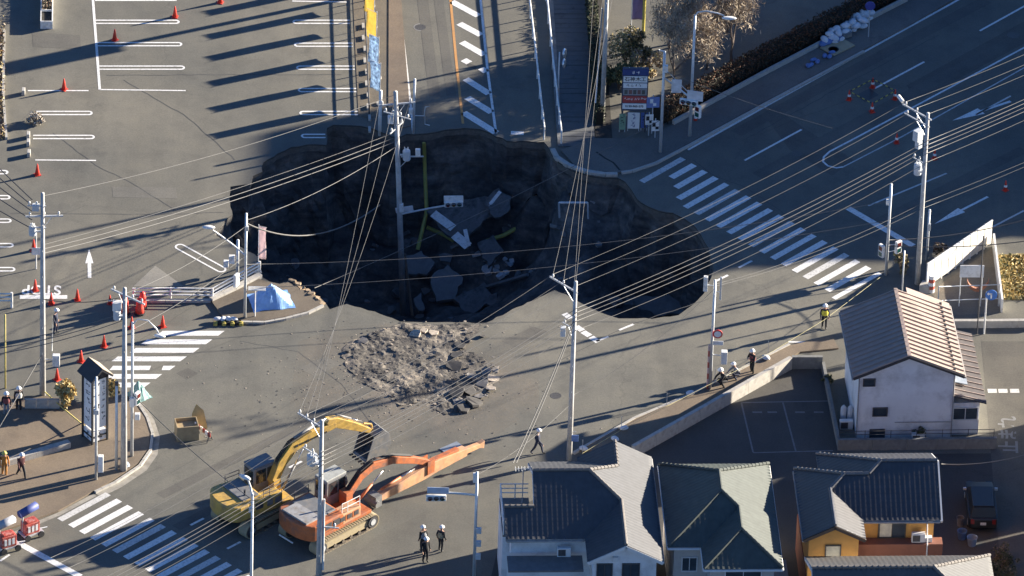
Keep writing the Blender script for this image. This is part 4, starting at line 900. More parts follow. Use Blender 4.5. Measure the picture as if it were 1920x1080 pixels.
# --- cables
def cable(a, b, sag, name="power_line", r=.0115, m=None, n=18, group="power lines along the diagonal road", label="grey power line strung along the diagonal road"):
    a = Vector(a); b = Vector(b); mb = MB(); mb.tube([a.lerp(b, k / n) - Vector((0, 0, 4 * sag * (k / n) * (1 - k / n))) for k in range(n + 1)], r, 5)
    return tag(mb.build(name, m or WIRE, None, smooth=True), label, "cable", group)
def world(key, p): return PO[key][0].matrix_basis @ Vector(p)
far_R = G(2370, 205) + Vector((0, 0, 0)); far_N = G(130, 1385)
for k in range(3):
    w3 = ("pole end of the crossarms", "middle of the crossarms", "outer tip of the crossarms")[k]
    cable(world("M", ins_M[k]), world("R", ins_R[k]), .55, label="power line over the pit to the transformer pole, at the " + w3); cable(world("N", ins_N[k]), world("M", ins_M[k]), .5, label="power line from slim pole to excavator pole, at the " + w3)
    cable(world("R", ins_R[k]), far_R + ARM * (.2 + .8 * k) + Vector((0, 0, 11.5)), .6, label="power line up the far road from the transformer pole, " + w3); cable(far_N + ARM * (.2 + .7 * k) + Vector((0, 0, 11.5)), world("N", ins_N[k]), .5, label="power line over the near crossing, at the " + w3)
hM, hR, hN = PO["M"][2], PO["R"][2], PO["N"][2]
for k, z in enumerate((1.75, 2.05, 2.35, 2.65, 3.3)):
    g = "thick cable bundle along the diagonal road"; lb = "thick grey communication cable below the power lines of the diagonal road"; rr_ = (.017, .021, .015, .019, .013)[k]
    o = ROADV * 0 + Vector((.15, -.1, 0)); kw = dict(name="communication_cable", r=rr_, group=g, label=lb)
    hh_ = ("highest", "second highest", "middle", "second lowest", "lowest")[k] + " of five"
    kw["label"] = "thick cable over the pit to the transformer pole, " + hh_
    cable(at("M", hM - z, o), at("R", hR - z - .1, o), .45 + .05 * k, **kw); kw["label"] = "thick cable from slim pole to excavator pole, " + hh_; cable(at("N", hN - z - .3, o), at("M", hM - z, o), .4, **kw); kw["label"] = "thick cable leaving the transformer pole up the far road, " + hh_; cable(at("R", hR - z - .1, o), far_R + Vector((0, 0, 11.6 - z)), .45, **kw); kw["label"] = "thick cable over the near striped crossing, " + hh_; cable(far_N + Vector((0, 0, 11.6 - z)), at("N", hN - z - .3, o), .4, **kw)
g = "lower cables by the white house"; lb = "sagging lower cable passing above the white house roof"
for z, dy, uw in ((6.4, 0, "upper"), (6.8, .15, "lower")): cable(at("R", hR - z), far_R + Vector((1, -1.5, 6.2 - dy)), .5, group=g, label=uw + " of two low lines from the transformer pole past the white fence"); cable(at("R", hR - z), at("S", PO["S"][2] - .3 - dy), .5, group=g, label=uw + " of two low lines from the transformer pole to the striped post")
cable(at("S", PO["S"][2] - .6), at("M", 4.5), .6, group=g, label="low line from the striped post to the slim pole"); cable(at("M", 4.0), at("Z", PO["Z"][2] - .2), .4, group=g, label="low line from the slim pole to the long arm signal")
cable(at("T", 2.5), G(1980, 470) + Vector((0, 0, 3.0)), .5, "service_cable", .03, WIRE_D, label="black service cable crossing before the panel fence", group="black service cables"); cable(at("T", 2.1), G(1990, 560) + Vector((0, 0, 4.6)), .4, "service_cable", .03, WIRE_D, label="black service cable crossing before the panel fence", group="black service cables")
# lines from the pole in front of the pit to the pole by the walkway
for k in range(3): cable(world("M", ins_M[k]), world("Y", ins_Y[k]), .7, group="lines across the pit to the walkway pole", label="grey line running across the pit to the walkway pole")
cable(at("M", hM - .1), G(1128, 60, 8.0), .3, group="lines across the pit to the walkway pole", label="grey line running across the pit to the walkway pole")
# lines from the sunk pole
K = lambda dz, off=(0, 0, 0): PO["K"][0].matrix_basis @ (Vector((0, 0, hk + dz)) + Vector(off))
g = "lines hanging from the sunk pole"; lb = "line from the sunk pole towards the excavators"
for k in range(3): cable(K(-.6 - .15 * k, (-1.0 + .9 * k, 0, 0)), world("N", ins_N[k + 1]), .8 + .2 * k, group=g, label=lb)
lb = "line from the sunk pole across the car park"; g = "lines across the car park"
hL1 = PO["L1"][2]; hL2 = PO["L2"][2]
cable(K(-3.3, (-.1, 0, 0)), at("L1", hL1 - 3.9), .5, r=.022, group=g, label="upper of two paired thick cables from the sunk pole across the car park"); cable(K(-3.6, (-.1, 0, 0)), at("L1", hL1 - 4.2), .55, r=.024, group=g, label="lower of two paired thick cables from the sunk pole across the car park"); cable(K(-.2), at("L1", hL1 - .2), .6, r=.014, group=g, label="thin top line from the sunk pole to the tall left pole"); cable(K(-3.9), at("A", PO["A"][2] - .5), .5, r=.02, group=g, label="cable from the sunk pole to the broken corner signal post")
cable(K(-2.9), at("L1", hL1 - 3.6), .4, r=.013, group=g, label="thin line just above the paired cables across the car park")
for k, z in enumerate((.5, .9, 1.3, 1.9, 2.5)): cable(at("L1", hL1 - z, (-.6, 0, 0)), G(-260, 330 + 34 * k) + Vector((0, 0, 11.5 - .5 * k)), .4, "service_cable", .032, WIRE_D, group="black lines leaving the left pole", label="black line leaving the tall left pole")
lb = "cable from the tower sign pole across the left crossing"; g = "cables at the tower sign"
cable(at("L2", hL2 - .4), at("A", PO["A"][2] - .9), .4, r=.018, group=g, label="high cable from the tower sign pole to the broken corner post"); cable(at("L3", PO["L3"][2] - .5), at("A", PO["A"][2] - 3.0), .3, r=.016, group=g, label="low cable from the curved lamp to the broken corner post")
for k in range(3): cable(at("L2", hL2 - 1.7 - .25 * k), G(-120, 800 + 12 * k) + Vector((0, 0, 5.5)), .5, r=.024, group=g, label=("top", "middle", "bottom")[k] + " cable of three leaving the tower sign pole past the workers")
cable(at("L2", hL2 - .6), at("L1", hL1 - 7.4), .3, "service_cable", .025, WIRE_D, group=g, label="black cable between the two left utility poles"); cable(at("L3", 4.5), G(470, 935, 3.3), .3, "service_cable", .025, WIRE_D, group=g, label="black cable running from the lamp towards the yellow excavator"); 
cable(G(84, 735, .6), G(160, 800, .5), .05, "stay_wire", .045, mat("sleeve_yellow", (.55, .45, .14)), group=g, label="yellow sleeved stay wire beside the tower sign"); cable(at("L1", 3.0), G(-60, 900, .2), .02, "stay_wire", .03, WIRE, group=g, label="pale stay wire from the tall left pole"); cable(G(160, 790, 1.0), G(-60, 893, .9), .1, "stay_wire", .035, WIRE, group=g, label="pale cable from the tower sign towards the orange clad worker")
# loose lines over the pit
g = "loose lines across the pit"; lb = "thin slack line hanging across the pit"
a = at("A", PO["A"][2] - .7)
cable(a, K(-8.2, (-1.2, 0, 0)), 1.5, r=.05, group=g, label="thick slack cable looping from the corner post into the pit", name="slack_cable")
cable(at("A", 3.9), at("T", PO["T"][2] - 1.2), 1.0, r=.018, group=g, label=lb); cable(at("A", 2.2), at("T", PO["T"][2] - 2.6), .8, r=.018, group=g, label=lb); cable(G(590, 540, .3), at("V", 2.5), .4, r=.018, group=g, label=lb); cable(at("V", 6.0), G(1560, 240, 9), .2, r=.016, group=g, label="thin line from the sign arm post towards the far road")
# ------------------------------------------------------------------ excavators, car, carts
YEL = mat("machine_yellow", (0.50, 0.32, 0.075), 0.5, var=0.18, scale=2.5, dirt=((0.24, 0.17, 0.09), 1.6), bump=.1)
ORG = mat("machine_orange", (0.42, 0.125, 0.042), 0.55, var=0.25, scale=2.5, dirt=((0.17, 0.10, 0.075), 1.3), bump=.1)
ORG_P = mat("machine_orange_pale", (0.50, 0.27, 0.14), 0.6, var=0.25, scale=2.5, dirt=((0.34, 0.22, 0.16), 1.5))
MGREY = mat("machine_grey", (0.16, 0.165, 0.17), 0.55, var=0.15, scale=3, dirt=((0.24, 0.22, 0.19), 2))
TRK = mat("track_steel", (0.11, 0.095, 0.08), 0.7, 0.2, var=0.25, scale=5, dirt=((0.30, 0.24, 0.17), 2.2))
TRKD = mat("track_dust", (0.34, 0.28, 0.17), 0.8, var=0.2, scale=3, dirt=((0.2, 0.17, 0.12), 3))
CHROME = mat("cylinder_rod", (0.62, 0.62, 0.6), 0.2, 0.8, var=.05)
CABG = mat("cab_glass", (0.02, 0.026, 0.03), 0.1, var=.3, spec=.8)
def limb(pts, th, w, y=0.0):
    """box-section limb in the x-z plane"""
    mb = MB(); P = [Vector((p[0], p[1])) for p in pts]; n = len(P); up = []; dn = []
    for i in range(n):
        t = (P[min(i + 1, n - 1)] - P[max(i - 1, 0)]).normalized(); nn = Vector((-t.y, t.x)); up.append(P[i] + nn * th[i] / 2); dn.append(P[i] - nn * th[i] / 2)
    mb.extr([tuple(q) for q in up] + [tuple(q) for q in dn[::-1]], y - w / 2, y + w / 2); return mb
def ram(root, a, b, y, r=.075, m=None):
    a = Vector((a[0], y, a[1])); b = Vector((b[0], y, b[1])); mb = MB(); mid_ = a.lerp(b, .58); mb.cyl(a, mid_, r, n=10); c = mb.build("cylinder", m or MGREY, root, smooth=True); mb = MB(); mb.cyl(mid_, b, r * .6, n=8); mb.build("rod", CHROME, c, smooth=True)
def track(root, y, L, h, w, rz, framem):
    T = bpy.data.objects.new("track", None); link(T, root); T.rotation_euler = (0, 0, rz)
    r = h / 2; x0 = L / 2 - r; prof = []
    for k in range(13): an = -math.pi / 2 + math.pi * k / 12; prof.append((x0 + r * math.cos(an), r + r * math.sin(an)))
    for k in range(13): an = math.pi / 2 + math.pi * k / 12; prof.append((-x0 + r * math.cos(an), r + r * math.sin(an)))
    mb = MB(); q = 0.82; inner = [((abs(px_) - .0) * 1 * (1 if px_ > 0 else -1), pz) for px_, pz in prof]
    n = len(prof); vs = []
    for yy in (y - w / 2, y + w / 2):
        vs += [(p[0], yy, p[1]) for p in prof]
        for p in prof:
            cx = x0 if p[0] > 0 else -x0; dx, dz = p[0] - cx, p[1] - r; L2 = math.hypot(dx, dz); vs.append((cx + dx / L2 * (r - .09), yy, r + dz / L2 * (r - .09)))
    fs = []
    for i in range(n):
        j = (i + 1) % n; fs += [(i, j, 2 * n + j, 2 * n + i), (n + j, n + i, 3 * n + i, 3 * n + j), (i, n + i, n + j, j), (2 * n + j, 3 * n + j, 3 * n + i, 2 * n + i)]
    mb.add(vs, fs); mb.build("track_belt", TRK, T)
    per = []
    for i in range(n):
        a = Vector(prof[i]); b = Vector(prof[(i + 1) % n]); k = max(1, int((b - a).length / .19))
        for s in range(k): per.append((a.lerp(b, (s + .5) / k), (b - a)))
    mb0 = MB(); mb0.box((0, 0, 0), (.13, w + .02, .05)); me = mb0.mesh("track_shoe", TRKD)
    for p, d in per:
        o = bpy.data.objects.new("track_shoe", me); link(o, T); o.location = (p.x, y, p.y); o.rotation_euler = (0, -math.atan2(d.y, d.x), 0)
    mb = MB(); mb.box((0, y, r), (2 * x0, w * .75, r * .9)); mb.build("track_frame", framem, T)
    for sx in (-1, 1):
        mb = MB(); mb.cyl((sx * x0, y - w / 2 - .02, r), (sx * x0, y + w / 2 + .02, r), r - .12, n=16); mb.build("drive_wheel", STEEL_D, T)
        mb = MB(); mb.cyl((sx * x0, y - w / 2 - .05, r), (sx * x0, y + w / 2 + .05, r), r * .42, n=12); mb.build("hub", STEEL, T)
    for k in range(6): mb = MB(); xx = -x0 * .8 + k * x0 * 1.6 / 5; mb.cyl((xx, y - w / 2 + .02, .2), (xx, y + w / 2 - .02, .2), .11, n=8); mb.build("roller", TRK, T)
def bucket(root, c, w, s, m, flip=1):
    prof = [(0, 0), (.45, .12), (.72, -.15), (.78, -.55), (.55, -.95), (.1, -1.1), (-.35, -1.02)]
    inn = [(-.28, -.95), (.1, -1.0), (.48, -.86), (.68, -.52), (.63, -.18), (.42, .02), (.02, -.06)]
    mb = MB(); k = lambda p: (c[0] + flip * p[0] * s, c[1] + p[1] * s)
    O = [k(p) for p in prof]; I = [k(p) for p in inn[::-1]]
    n = len(O); vs = []; 
    for y in (-w / 2, w / 2): vs += [(p[0], y, p[1]) for p in O]
    for y in (-w / 2 + .05, w / 2 - .05): vs += [(p[0], y, p[1]) for p in I]
    fs = []
    for i in range(n - 1): fs += [(i, i + 1, n + i + 1, n + i), (2 * n + i + 1, 2 * n + i, 3 * n + i, 3 * n + i + 1)]
    for b0, b1 in ((0, 2 * n), (n, 3 * n)):
        for i in range(n - 1): fs.append((b0 + i, b0 + i + 1, b1 + i + 1, b1 + i))
    fs += [(0, n, 3 * n, 2 * n), (n - 1, 2 * n - 1, 4 * n - 1, 3 * n - 1)]
    mb.add(vs, fs)
    for y in (-w / 2 + .025, w / 2 - .025): mb.extr(O, y - .025, y + .025)
    bo = mb.build("bucket", m, root)
    for j in range(5): p = k((-.42, -1.03)); mb = MB(); mb.box((p[0] - flip * .06, -w / 2 + .1 + j * (w - .2) / 4, p[1]), (.26, .1, .08), ry=.1); mb.build("bucket_tooth", TRK, bo)
def cab(root, c, d, frame, roofm):
    x, y, z = c; l, w, h = d; mb = MB(); mb.extr([(x - l / 2, z), (x + l / 2, z), (x + l / 2, z + h * .45), (x + l * .38, z + h), (x - l / 2, z + h)], y - w / 2, y + w / 2); cb = mb.build("cab", frame, root, bevel=.03)
    mb = MB(); mb.box((x - l * .06, y, z + h + .04), (l * .92, w * .96, .08)); mb.build("cab_roof", roofm, cb, bevel=.03)
    for sy in (-1, 1):
        for a, b in ((-.42, -.02), (.03, .34)): mb = MB(); mb.box((x + l * (a + b) / 2, y + sy * (w / 2 + .006), z + h * .66), (l * (b - a), .02, h * .5)); mb.build("window", CABG, cb)
    mb = MB(); mb.box((x - l / 2 - .006, y, z + h * .68), (.02, w * .75, h * .42)); mb.build("window", CABG, cb)
    mb = MB(); mb.box((x + l * .445, y, z + h * .72), (.02, w * .82, h * .5), ry=-.2); mb.build("windscreen", CABG, cb)
def rail(root, pts, zs, m, r=.022):
    mb = MB()
    for z in zs: mb.tube([(p[0], p[1], p[2] + z) for p in pts], r, 5)
    for p in pts: mb.cyl(p, (p[0], p[1], p[2] + max(zs)), r, n=5)
    mb.build("handrail", m, root)
def counterweight(root, xr, w, z0, z1, m):
    prof = []; n = 12
    for k in range(n + 1):
        an = math.pi / 2 + math.pi * k / n; prof.append((-xr + .75 + .95 * math.cos(an) * 1.0 * .8, w / 2 * math.sin(an)))
    prof = [(-xr + 1.35, w / 2)] + prof + [(-xr + 1.35, -w / 2)]
    mb = MB(); mb.prism(prof, z0, z1); return mb.build("counterweight", m, root, bevel=.08)
def excavator(kind, px, rz_tracks, rz, label):
    p = G(*px); t = thing("excavator", label, "excavator", (p.x, p.y, 0), rz); col = YEL if kind == "y" else ORG
    s = 1.0 if kind == "y" else 1.12; L = 4.3 if kind == "y" else 5.0; y0 = 1.15 * s
    for sy in (-1, 1): track(t, sy * y0, L, .95, .62, rz_tracks - rz, TRKD)
    mb = MB(); mb.box((0, 0, .62), (1.9, 1.8, .45)); mb.cyl((0, 0, .8), (0, 0, 1.12), .68, n=20); mb.build("car_body", MGREY, t)
    W2 = 2.75 * s; xr = 2.75 * s
    mb = MB(); mb.box((.1, 0, 1.22), (3.4 * s, W2 - .1, .22)); mb.build("deck", col, t, bevel=.03)
    counterweight(t, xr, W2, 1.12, 2.15, col)
    mb = MB(); mb.box((-.95 * s, 0, 1.72), (1.45 * s, W2 - .08, .85)); hd = mb.build("engine_housing", col if kind == "y" else ORG, t, bevel=.08)
    mb = MB(); mb.box((-1.0 * s, .1, 2.19), (1.2 * s, W2 * .72, .1)); mb.build("engine_hood", MGREY, hd, bevel=.03)
    mb = MB(); mb.cyl((-1.15, -.55, 2.2), (-1.15, -.55, 2.62), .07, n=8); mb.build("exhaust", STEEL_D, hd)
    mb = MB(); mb.box((.35 * s, -W2 / 2 + .45, 1.66), (1.3 * s, .82, .72)); tk = mb.build("fuel_tank", col if kind == "y" else ORG_P, t, bevel=.06)
    for k in range(2): mb = MB(); mb.box((.1 + k * .55, -W2 / 2 + .035, 1.7), (.4, .02, .4)); mb.build("hatch", MGREY if kind == "y" else ORG, tk)
    for k in range(2): mb = MB(); mb.box((-1.3 * s + k * .65, -W2 / 2 + .03, 1.75), (.5, .03, .42)); mb.build("vent_grille", WHITE_M if kind == "y" and k == 0 else STEEL_D, hd)
    rail(t, [(.95 * s, -W2 / 2 + .1, 2.0), (.1, -W2 / 2 + .1, 2.02), (-.35, -W2 / 2 + .1, 2.05)], (.35, .7), WHITE_M if kind != "y" else STEEL_D)
    rail(t, [(-.3 * s, W2 / 2 - .15, 2.15), (-1.3 * s, W2 / 2 - .15, 2.15)], (.3, .55), STEEL_D)
    cab(t, (.95 * s, W2 / 2 - .62, 1.32), (1.75, 1.05, 1.75), MGREY, MGREY if kind == "y" else mat("cab_roof_grey", (.36, .37, .34), .6))
    mb = MB(); mb.box((1.35, 0, 1.75), (.5, .62, .95)); mb.build("boom_foot", col, t)
    if kind == "y":
        B = [(1.2, 1.95), (1.8, 3.15), (2.6, 3.95), (3.9, 4.3), (5.6, 4.35)]; limb(B, [.5, .66, .7, .56, .36], .46).build("boom", col, t, bevel=.02)
        Am = [(5.0, 4.8), (5.6, 4.5), (6.9, 3.75), (8.15, 2.95)]; limb(Am, [.3, .62, .5, .28], .4).build("arm", col, t, bevel=.02)
        for sy in (-.38, .38): ram(t, (1.7, 1.5), (3.1, 3.75), sy)
        ram(t, (2.7, 4.45), (5.0, 4.95), 0, .085); ram(t, (5.7, 4.95), (7.6, 3.75), 0, .07)
        mb = MB(); mb.cyl((7.75, 0, 3.55), (8.3, 0, 3.3), .06, n=6); mb.cyl((8.3, 0, 3.3), (8.4, 0, 2.75), .06, n=6); mb.build("bucket_link", col, t)
        bucket(t, (8.05, 2.85), 1.35, 1.6, MGREY, 1); mb = MB()
        for k in range(9): mb.box((2.75 + k * .26, -.256, 4.02 + .02 * k), (.17, .01, .13 if k % 3 else .18), ry=-.12)
        mb.build("lettering", BLACK, t)
        for sy in (-.1, .0, .1): mb = MB(); mb.tube([(1.2, sy, 2.3), (1.55, sy, 3.45), (2.35, sy, 4.3), (3.7, sy, 4.66)], .035, 5); mb.build("hose", BLACK, t)
        mb = MB(); mb.box((-2.35, -.9, 1.6), (.9, .02, .5), rz=-.75); mb.build("decal", BLACK, t)
    else:
        B = [(1.3, 1.75), (2.4, 2.75), (3.4, 3.05), (5.0, 2.75), (6.6, 2.0), (7.9, 1.25)]; limb(B, [.45, .5, .5, .46, .4, .32], .38).build("boom", col, t, bevel=.02)
        Am = [(3.9, .55), (5.2, .62), (7.6, .72), (8.6, .75), (11.0, .62)]; limb(Am, [.35, .62, .9, .8, .5], .5).build("arm", ORG_P, t, bevel=.02)
        limb([(8.0, 1.05), (10.4, .95)], [.35, .3], .34).build("arm_guard", ORG, t, bevel=.02); limb([(11.0, .6), (12.1, .5), (12.5, .45)], [.34, .28, .5], .3).build("tool_tip", ORG_P, t, bevel=.02)
        for sy in (-.42, .42): ram(t, (1.8, 1.35), (3.9, 2.65), sy, .085, ORG)
        for sy in (-.1, 0, .1): mb = MB(); mb.tube([(1.4, sy, 2.2), (2.4, sy, 3.12), (3.4, sy, 3.4), (5.0, sy, 3.08), (6.6, sy, 2.3)], .035, 5); mb.build("hose", BLACK, t)
        mb = MB(); mb.box((-2.2, 0, 2.2), (1.1, 2.0, .12)); mb.build("walkway_plate", mat("plate_grey", (.30, .30, .30), .6, var=.2, dirt=((.2, .17, .14), 2)), t)
        for k in range(4): mb = MB(); mb.box((-.9 + k * .55, -1.4 - .12, 1.72), (.34, .02, .3)); mb.build("vent_slot", STEEL_D, t)
        ram(t, (3.6, 3.4), (7.6, 1.5), 0, .10, ORG_P); ram(t, (4.2, .98), (6.9, 1.2), 0, .08, ORG)
        for sy in (-.3, .3): mb = MB(); mb.box((7.95, sy, 1.0), (.55, .06, .9)); mb.build("pivot_plate", ORG, t)
        mb = MB(); mb.box((3.7, 0, .5), (.5, .7, .75)); mb.cyl((3.5, -.5, .45), (3.5, .5, .45), .2, n=10); mb.build("linkage", MGREY, t)
        mb = MB(); mb.box((-2.55, .55, 1.75), (.05, 1.0, .5), rz=.32); mb.build("rear_panel", mat("panel_silver", (.5, .52, .56), .4), t)
        mb = MB(); mb.cyl((-3.1, .9, .7), (-2.75, .1, .35), .05, n=6); mb.build("tow_bar", WHITE_M, t)
    return t
ey = excavator("y", (478, 968), rad(47), rad(38), "yellow excavator with raised boom and dark hanging bucket")
eo = excavator("o", (616, 995), rad(46), rad(45.5), "orange excavator with its long arm laid along the road")

def car(px, rz, label):
    p = G(*px); t = thing("parked_car", label, "car", (p.x, p.y, 0), rz); PNT = mat("car_black", (.010, .011, .013), .45, var=.1, spec=.7)
    w = 1.7; mb = MB()
    st = [(-2.15, .45, .95, 1.5), (-2.1, .35, 1.05, 1.62), (-1.6, .3, 1.08, 1.7), (.6, .3, 1.05, 1.7), (1.3, .3, 1.0, 1.66), (2.0, .32, .85, 1.55), (2.15, .45, .7, 1.4)]
    vs = []
    for x, z0, z1, ww in st: vs += [(x, -ww / 2, z0), (x, -ww / 2, z1), (x, ww / 2, z1), (x, ww / 2, z0)]
    fs = [(3, 2, 1, 0), tuple(4 * (len(st) - 1) + k for k in range(4))]
    for i in range(len(st) - 1):
        for k in range(4): fs.append((4 * i + k, 4 * i + (k + 1) % 4, 4 * i + 4 + (k + 1) % 4, 4 * i + 4 + k))
    mb.add(vs, fs); body = mb.build("body", PNT, t, bevel=.05)
    mb = MB(); mb.add([(-2.0, -.75, 1.05), (1.15, -.78, 1.05), (1.15, .78, 1.05), (-2.0, .75, 1.05), (-1.75, -.62, 1.62), (.35, -.65, 1.66), (.35, .65, 1.66), (-1.75, .62, 1.62)], [(0, 1, 5, 4), (1, 2, 6, 5), (2, 3, 7, 6), (3, 0, 4, 7), (4, 5, 6, 7)]); mb.build("cabin", mat("car_glass", (.012, .014, .016), .35), t, bevel=.03)
    mb = MB(); mb.box((-.7, 0, 1.66), (2.05, 1.26, .05)); mb.build("roof", PNT, t, bevel=.02)
    for sx in (-1.35, 1.4):
        for sy in (-1, 1): mb = MB(); mb.cyl((sx, sy * .62, .32), (sx, sy * .84, .32), .32, n=16); wl_ = mb.build("wheel", BLACK, t); mb = MB(); mb.cyl((sx, sy * .83, .32), (sx, sy * .855, .32), .19, n=12); mb.build("rim", STEEL, wl_)
    for sy in (-1, 1): mb = MB(); mb.box((-2.14, sy * .62, .85), (.06, .2, .3)); mb.build("tail_light", mat("tail_red", (.2, .015, .015), .3), t); mb = MB(); mb.box((2.13, sy * .55, .72), (.08, .3, .14)); mb.build("headlight", GLASS, t); mb = MB(); mb.box((.9, sy * .92, 1.1), (.12, .18, .14)); mb.build("wing_mirror", STEEL, t)
    mb = MB(); mb.box((-2.17, 0, .72), (.03, .34, .17)); mb.build("number_plate", WHITE_M, t); return t
car((1838, 962), rad(92), "black estate car parked in shade beside the orange house")

def light_cart(px, rz, label, bag):
    p = G(*px); t = thing("balloon_light_cart", label, "light cart", (p.x, p.y, 0), rz)
    mb = MB(); mb.box((0, 0, .3), (1.3, .75, .08)); mb.cyl((.6, 0, .32), (1.1, 0, .25), .03, n=6); mb.build("chassis", STEEL, t)
    for sx in (-.45, .45):
        for sy in (-.4, .4): mb = MB(); mb.cyl((sx, sy - .05, .2), (sx, sy + .05, .2), .2, n=12); mb.build("wheel", BLACK, t)
    mb = MB(); mb.box((-.05, 0, .72), (.95, .62, .75)); mb.box((-.05, 0, 1.14), (.7, .5, .12)); g = mb.build("generator", mat("generator_red", (.42, .07, .05), .5, var=.3, scale=8, dirt=((.5, .3, .26), 4)), t, bevel=.04)
    for k in range(3): mb = MB(); mb.box((-.3 + k * .25, -.32, .72), (.15, .03, .4)); mb.build("vent", WHITE_M, g)
    mb = MB(); mb.cyl((-.5, .1, .4), (-.5, .1, 1.9), .05, n=8); mb.build("mast", STEEL, t)
    mb = MB(); a = Vector((-.75, .05, 1.72)); b = Vector((.45, .1, 1.95)); d = b - a; mb.cyl(a, b, .24, n=14); mb.cyl(a - d * .06, a, .12, .24, 14); mb.cyl(b, b + d * .06, .24, .12, 14); mb.build("lamp_bag", bag, t, smooth=True); return t
light_cart((58, 1005), rad(35), "red generator cart with blue wrapped balloon lamp at the kerb", mat("bag_blue", (.05, .07, .22), .6))
light_cart((15, 1030), rad(30), "red generator cart with grey wrapped balloon lamp", mat("bag_grey", (.34, .35, .38), .6))
# ------------------------------------------------------------------ people: one skinned body each
SKIN = mat("skin", (.45, .27, .19), .6, var=.05); HELM = mat("helmet_white", (.78, .78, .76), .35, var=.04)
NAVY = mat("cloth_navy", (.025, .032, .06), .85, var=.25, scale=9); DARK = mat("cloth_black", (.02, .02, .023), .85, var=.25, scale=9); HIVIS = mat("cloth_hivis", (.50, .46, .10), .7, var=.2, scale=9); MAROON = mat("cloth_maroon", (.10, .035, .035), .85, var=.3, scale=9); ORNG = mat("cloth_orange", (.48, .20, .04), .8, var=.25, scale=9); GREYC = mat("cloth_grey", (.24, .25, .27), .85, var=.2, scale=9); RVEST = mat("vest_reflective", (.6, .6, .56), .4, var=.1); SHOE = mat("shoe", (.03, .03, .03), .7); YVEST = mat("vest_yellow", (.55, .48, .06), .7, var=.15, scale=8)
def person(px, rz, label, pose="stand", top=NAVY, leg=DARK, hat=HELM, vest=None, scale=1.0, seed=0):
    p = G(*px); t = thing("person", label, "person", (p.x, p.y, 0), rz); t.scale = (scale,) * 3; q = random.Random(seed)
    j = lambda a: q.uniform(-a, a)
    # x forward, y left
    if pose == "crouch":
        hip = (-.12, 0, .42); chest = (.10, 0, .80); neck = (.17, 0, .98); head = (.24, 0, 1.10)
        legs = [((-.1, s * .10, .42), (.28, s * .17, .50), (.05, s * .16, .09), (.24, s * .17, .04)) for s in (1, -1)]
        arms = [((.12, s * .19, .88), (.33, s * .25, .68), (.50, s * .16, .58), (.56, s * .13, .55)) for s in (1, -1)]
    else:
        st = .34 if pose == "walk" else .05
        hip = (0, 0, .92); chest = (.02, 0, 1.26); neck = (.03, 0, 1.46); head = (.06, 0, 1.60)
        legs = []
        for s in (1, -1):
            f = st * (1 if s > 0 else -1); legs.append(((0, s * .09, .90), (f * .55 + .05, s * .10, .50), (f - .03, s * .11, .09 if f >= 0 or pose != "walk" else .14), (f + .14, s * .12, .04 if f >= 0 or pose != "walk" else .05)))
        arms = []
        for s in (1, -1):
            if pose == "camera" and s < 0: arms.append(((.03, s * .19, 1.40), (.15, s * .26, 1.14), (.38, s * .10, 1.28), (.44, s * .06, 1.30)))
            elif pose == "camera": arms.append(((.03, s * .19, 1.40), (.16, s * .24, 1.16), (.38, s * .08, 1.24), (.43, s * .05, 1.26)))
            else: f = -st * (1 if s > 0 else -1) * .8; arms.append(((.02, s * .19, 1.40), (f * .4 - .02 + j(.03), s * .25, 1.12), (f + .08, s * .26 + j(.03), .88), (f + .12, s * .25, .80)))
    V = []; E = []; Rr = []
    def v(p, r): V.append(p); Rr.append(r); return len(V) - 1
    h = v(hip, .15); w_ = v(tuple((Vector(hip) * .5 + Vector(chest) * .5)), .145); c = v(chest, .165); n_ = v(neck, .062); hd = v(head, .098); tp = v((head[0] + .0, 0, head[2] + .11), .085)
    E += [(h, w_), (w_, c), (c, n_), (n_, hd), (hd, tp)]
    for a, b, d, e in legs: i = v(a, .105); k = v(b, .078); m_ = v(d, .052); f = v(e, .048); E += [(h, i), (i, k), (k, m_), (m_, f)]
    for a, b, d, e in arms: i = v(a, .075); k = v(b, .055); m_ = v(d, .042); f = v(e, .045); E += [(c, i), (i, k), (k, m_), (m_, f)]
    me = bpy.data.meshes.new("body_skeleton"); me.from_pydata(V, E, []); o = bpy.data.objects.new("body_skeleton", me); COL.objects.link(o)
    sk = o.modifiers.new("skin", 'SKIN'); sub = o.modifiers.new("sub", 'SUBSURF'); sub.levels = 2; sub.render_levels = 2
    for i, sv in enumerate(me.skin_vertices[0].data): sv.radius = (Rr[i], Rr[i] * (1.15 if i in (0, 1, 2) else 1)); sv.use_root = (i == 0)
    dg = bpy.context.evaluated_depsgraph_get(); bm_ = bpy.data.meshes.new_from_object(o.evaluated_get(dg)); bpy.data.objects.remove(o)
    bo = bpy.data.objects.new("body", bm_); link(bo, t); bm_.materials.clear()
    for m in (top, leg, SKIN, SHOE): bm_.materials.append(m)
    hands = [Vector(a[3]) for a in arms]; knees = [Vector(l[1]) for l in legs]; feet = [Vector(l[3]) for l in legs]
    segs = [(l[k], l[k + 1]) for l in legs for k in range(3)]
    tors = [(hip, chest), (chest, neck)] + [(a[k], a[k + 1]) for a in arms for k in range(3)]
    def dist(p, s):
        q_, f = intersect_point_line(p, Vector(s[0]), Vector(s[1])); f = max(0, min(1, f)); return (Vector(s[0]).lerp(Vector(s[1]), f) - p).length
    for pl in bm_.polygons:
        c_ = pl.center; pl.use_smooth = True
        if c_.z > neck[2] - .01 and (c_ - Vector(head)).length < .26: k = 2
        elif min((c_ - x).length for x in hands) < .075: k = 2
        elif min((c_ - x).length for x in feet) < .17 and c_.z < .13: k = 3
        elif min(dist(c_, s) for s in segs) < min(dist(c_, s) for s in tors) * .95: k = 1
        else: k = 0
        pl.material_index = k
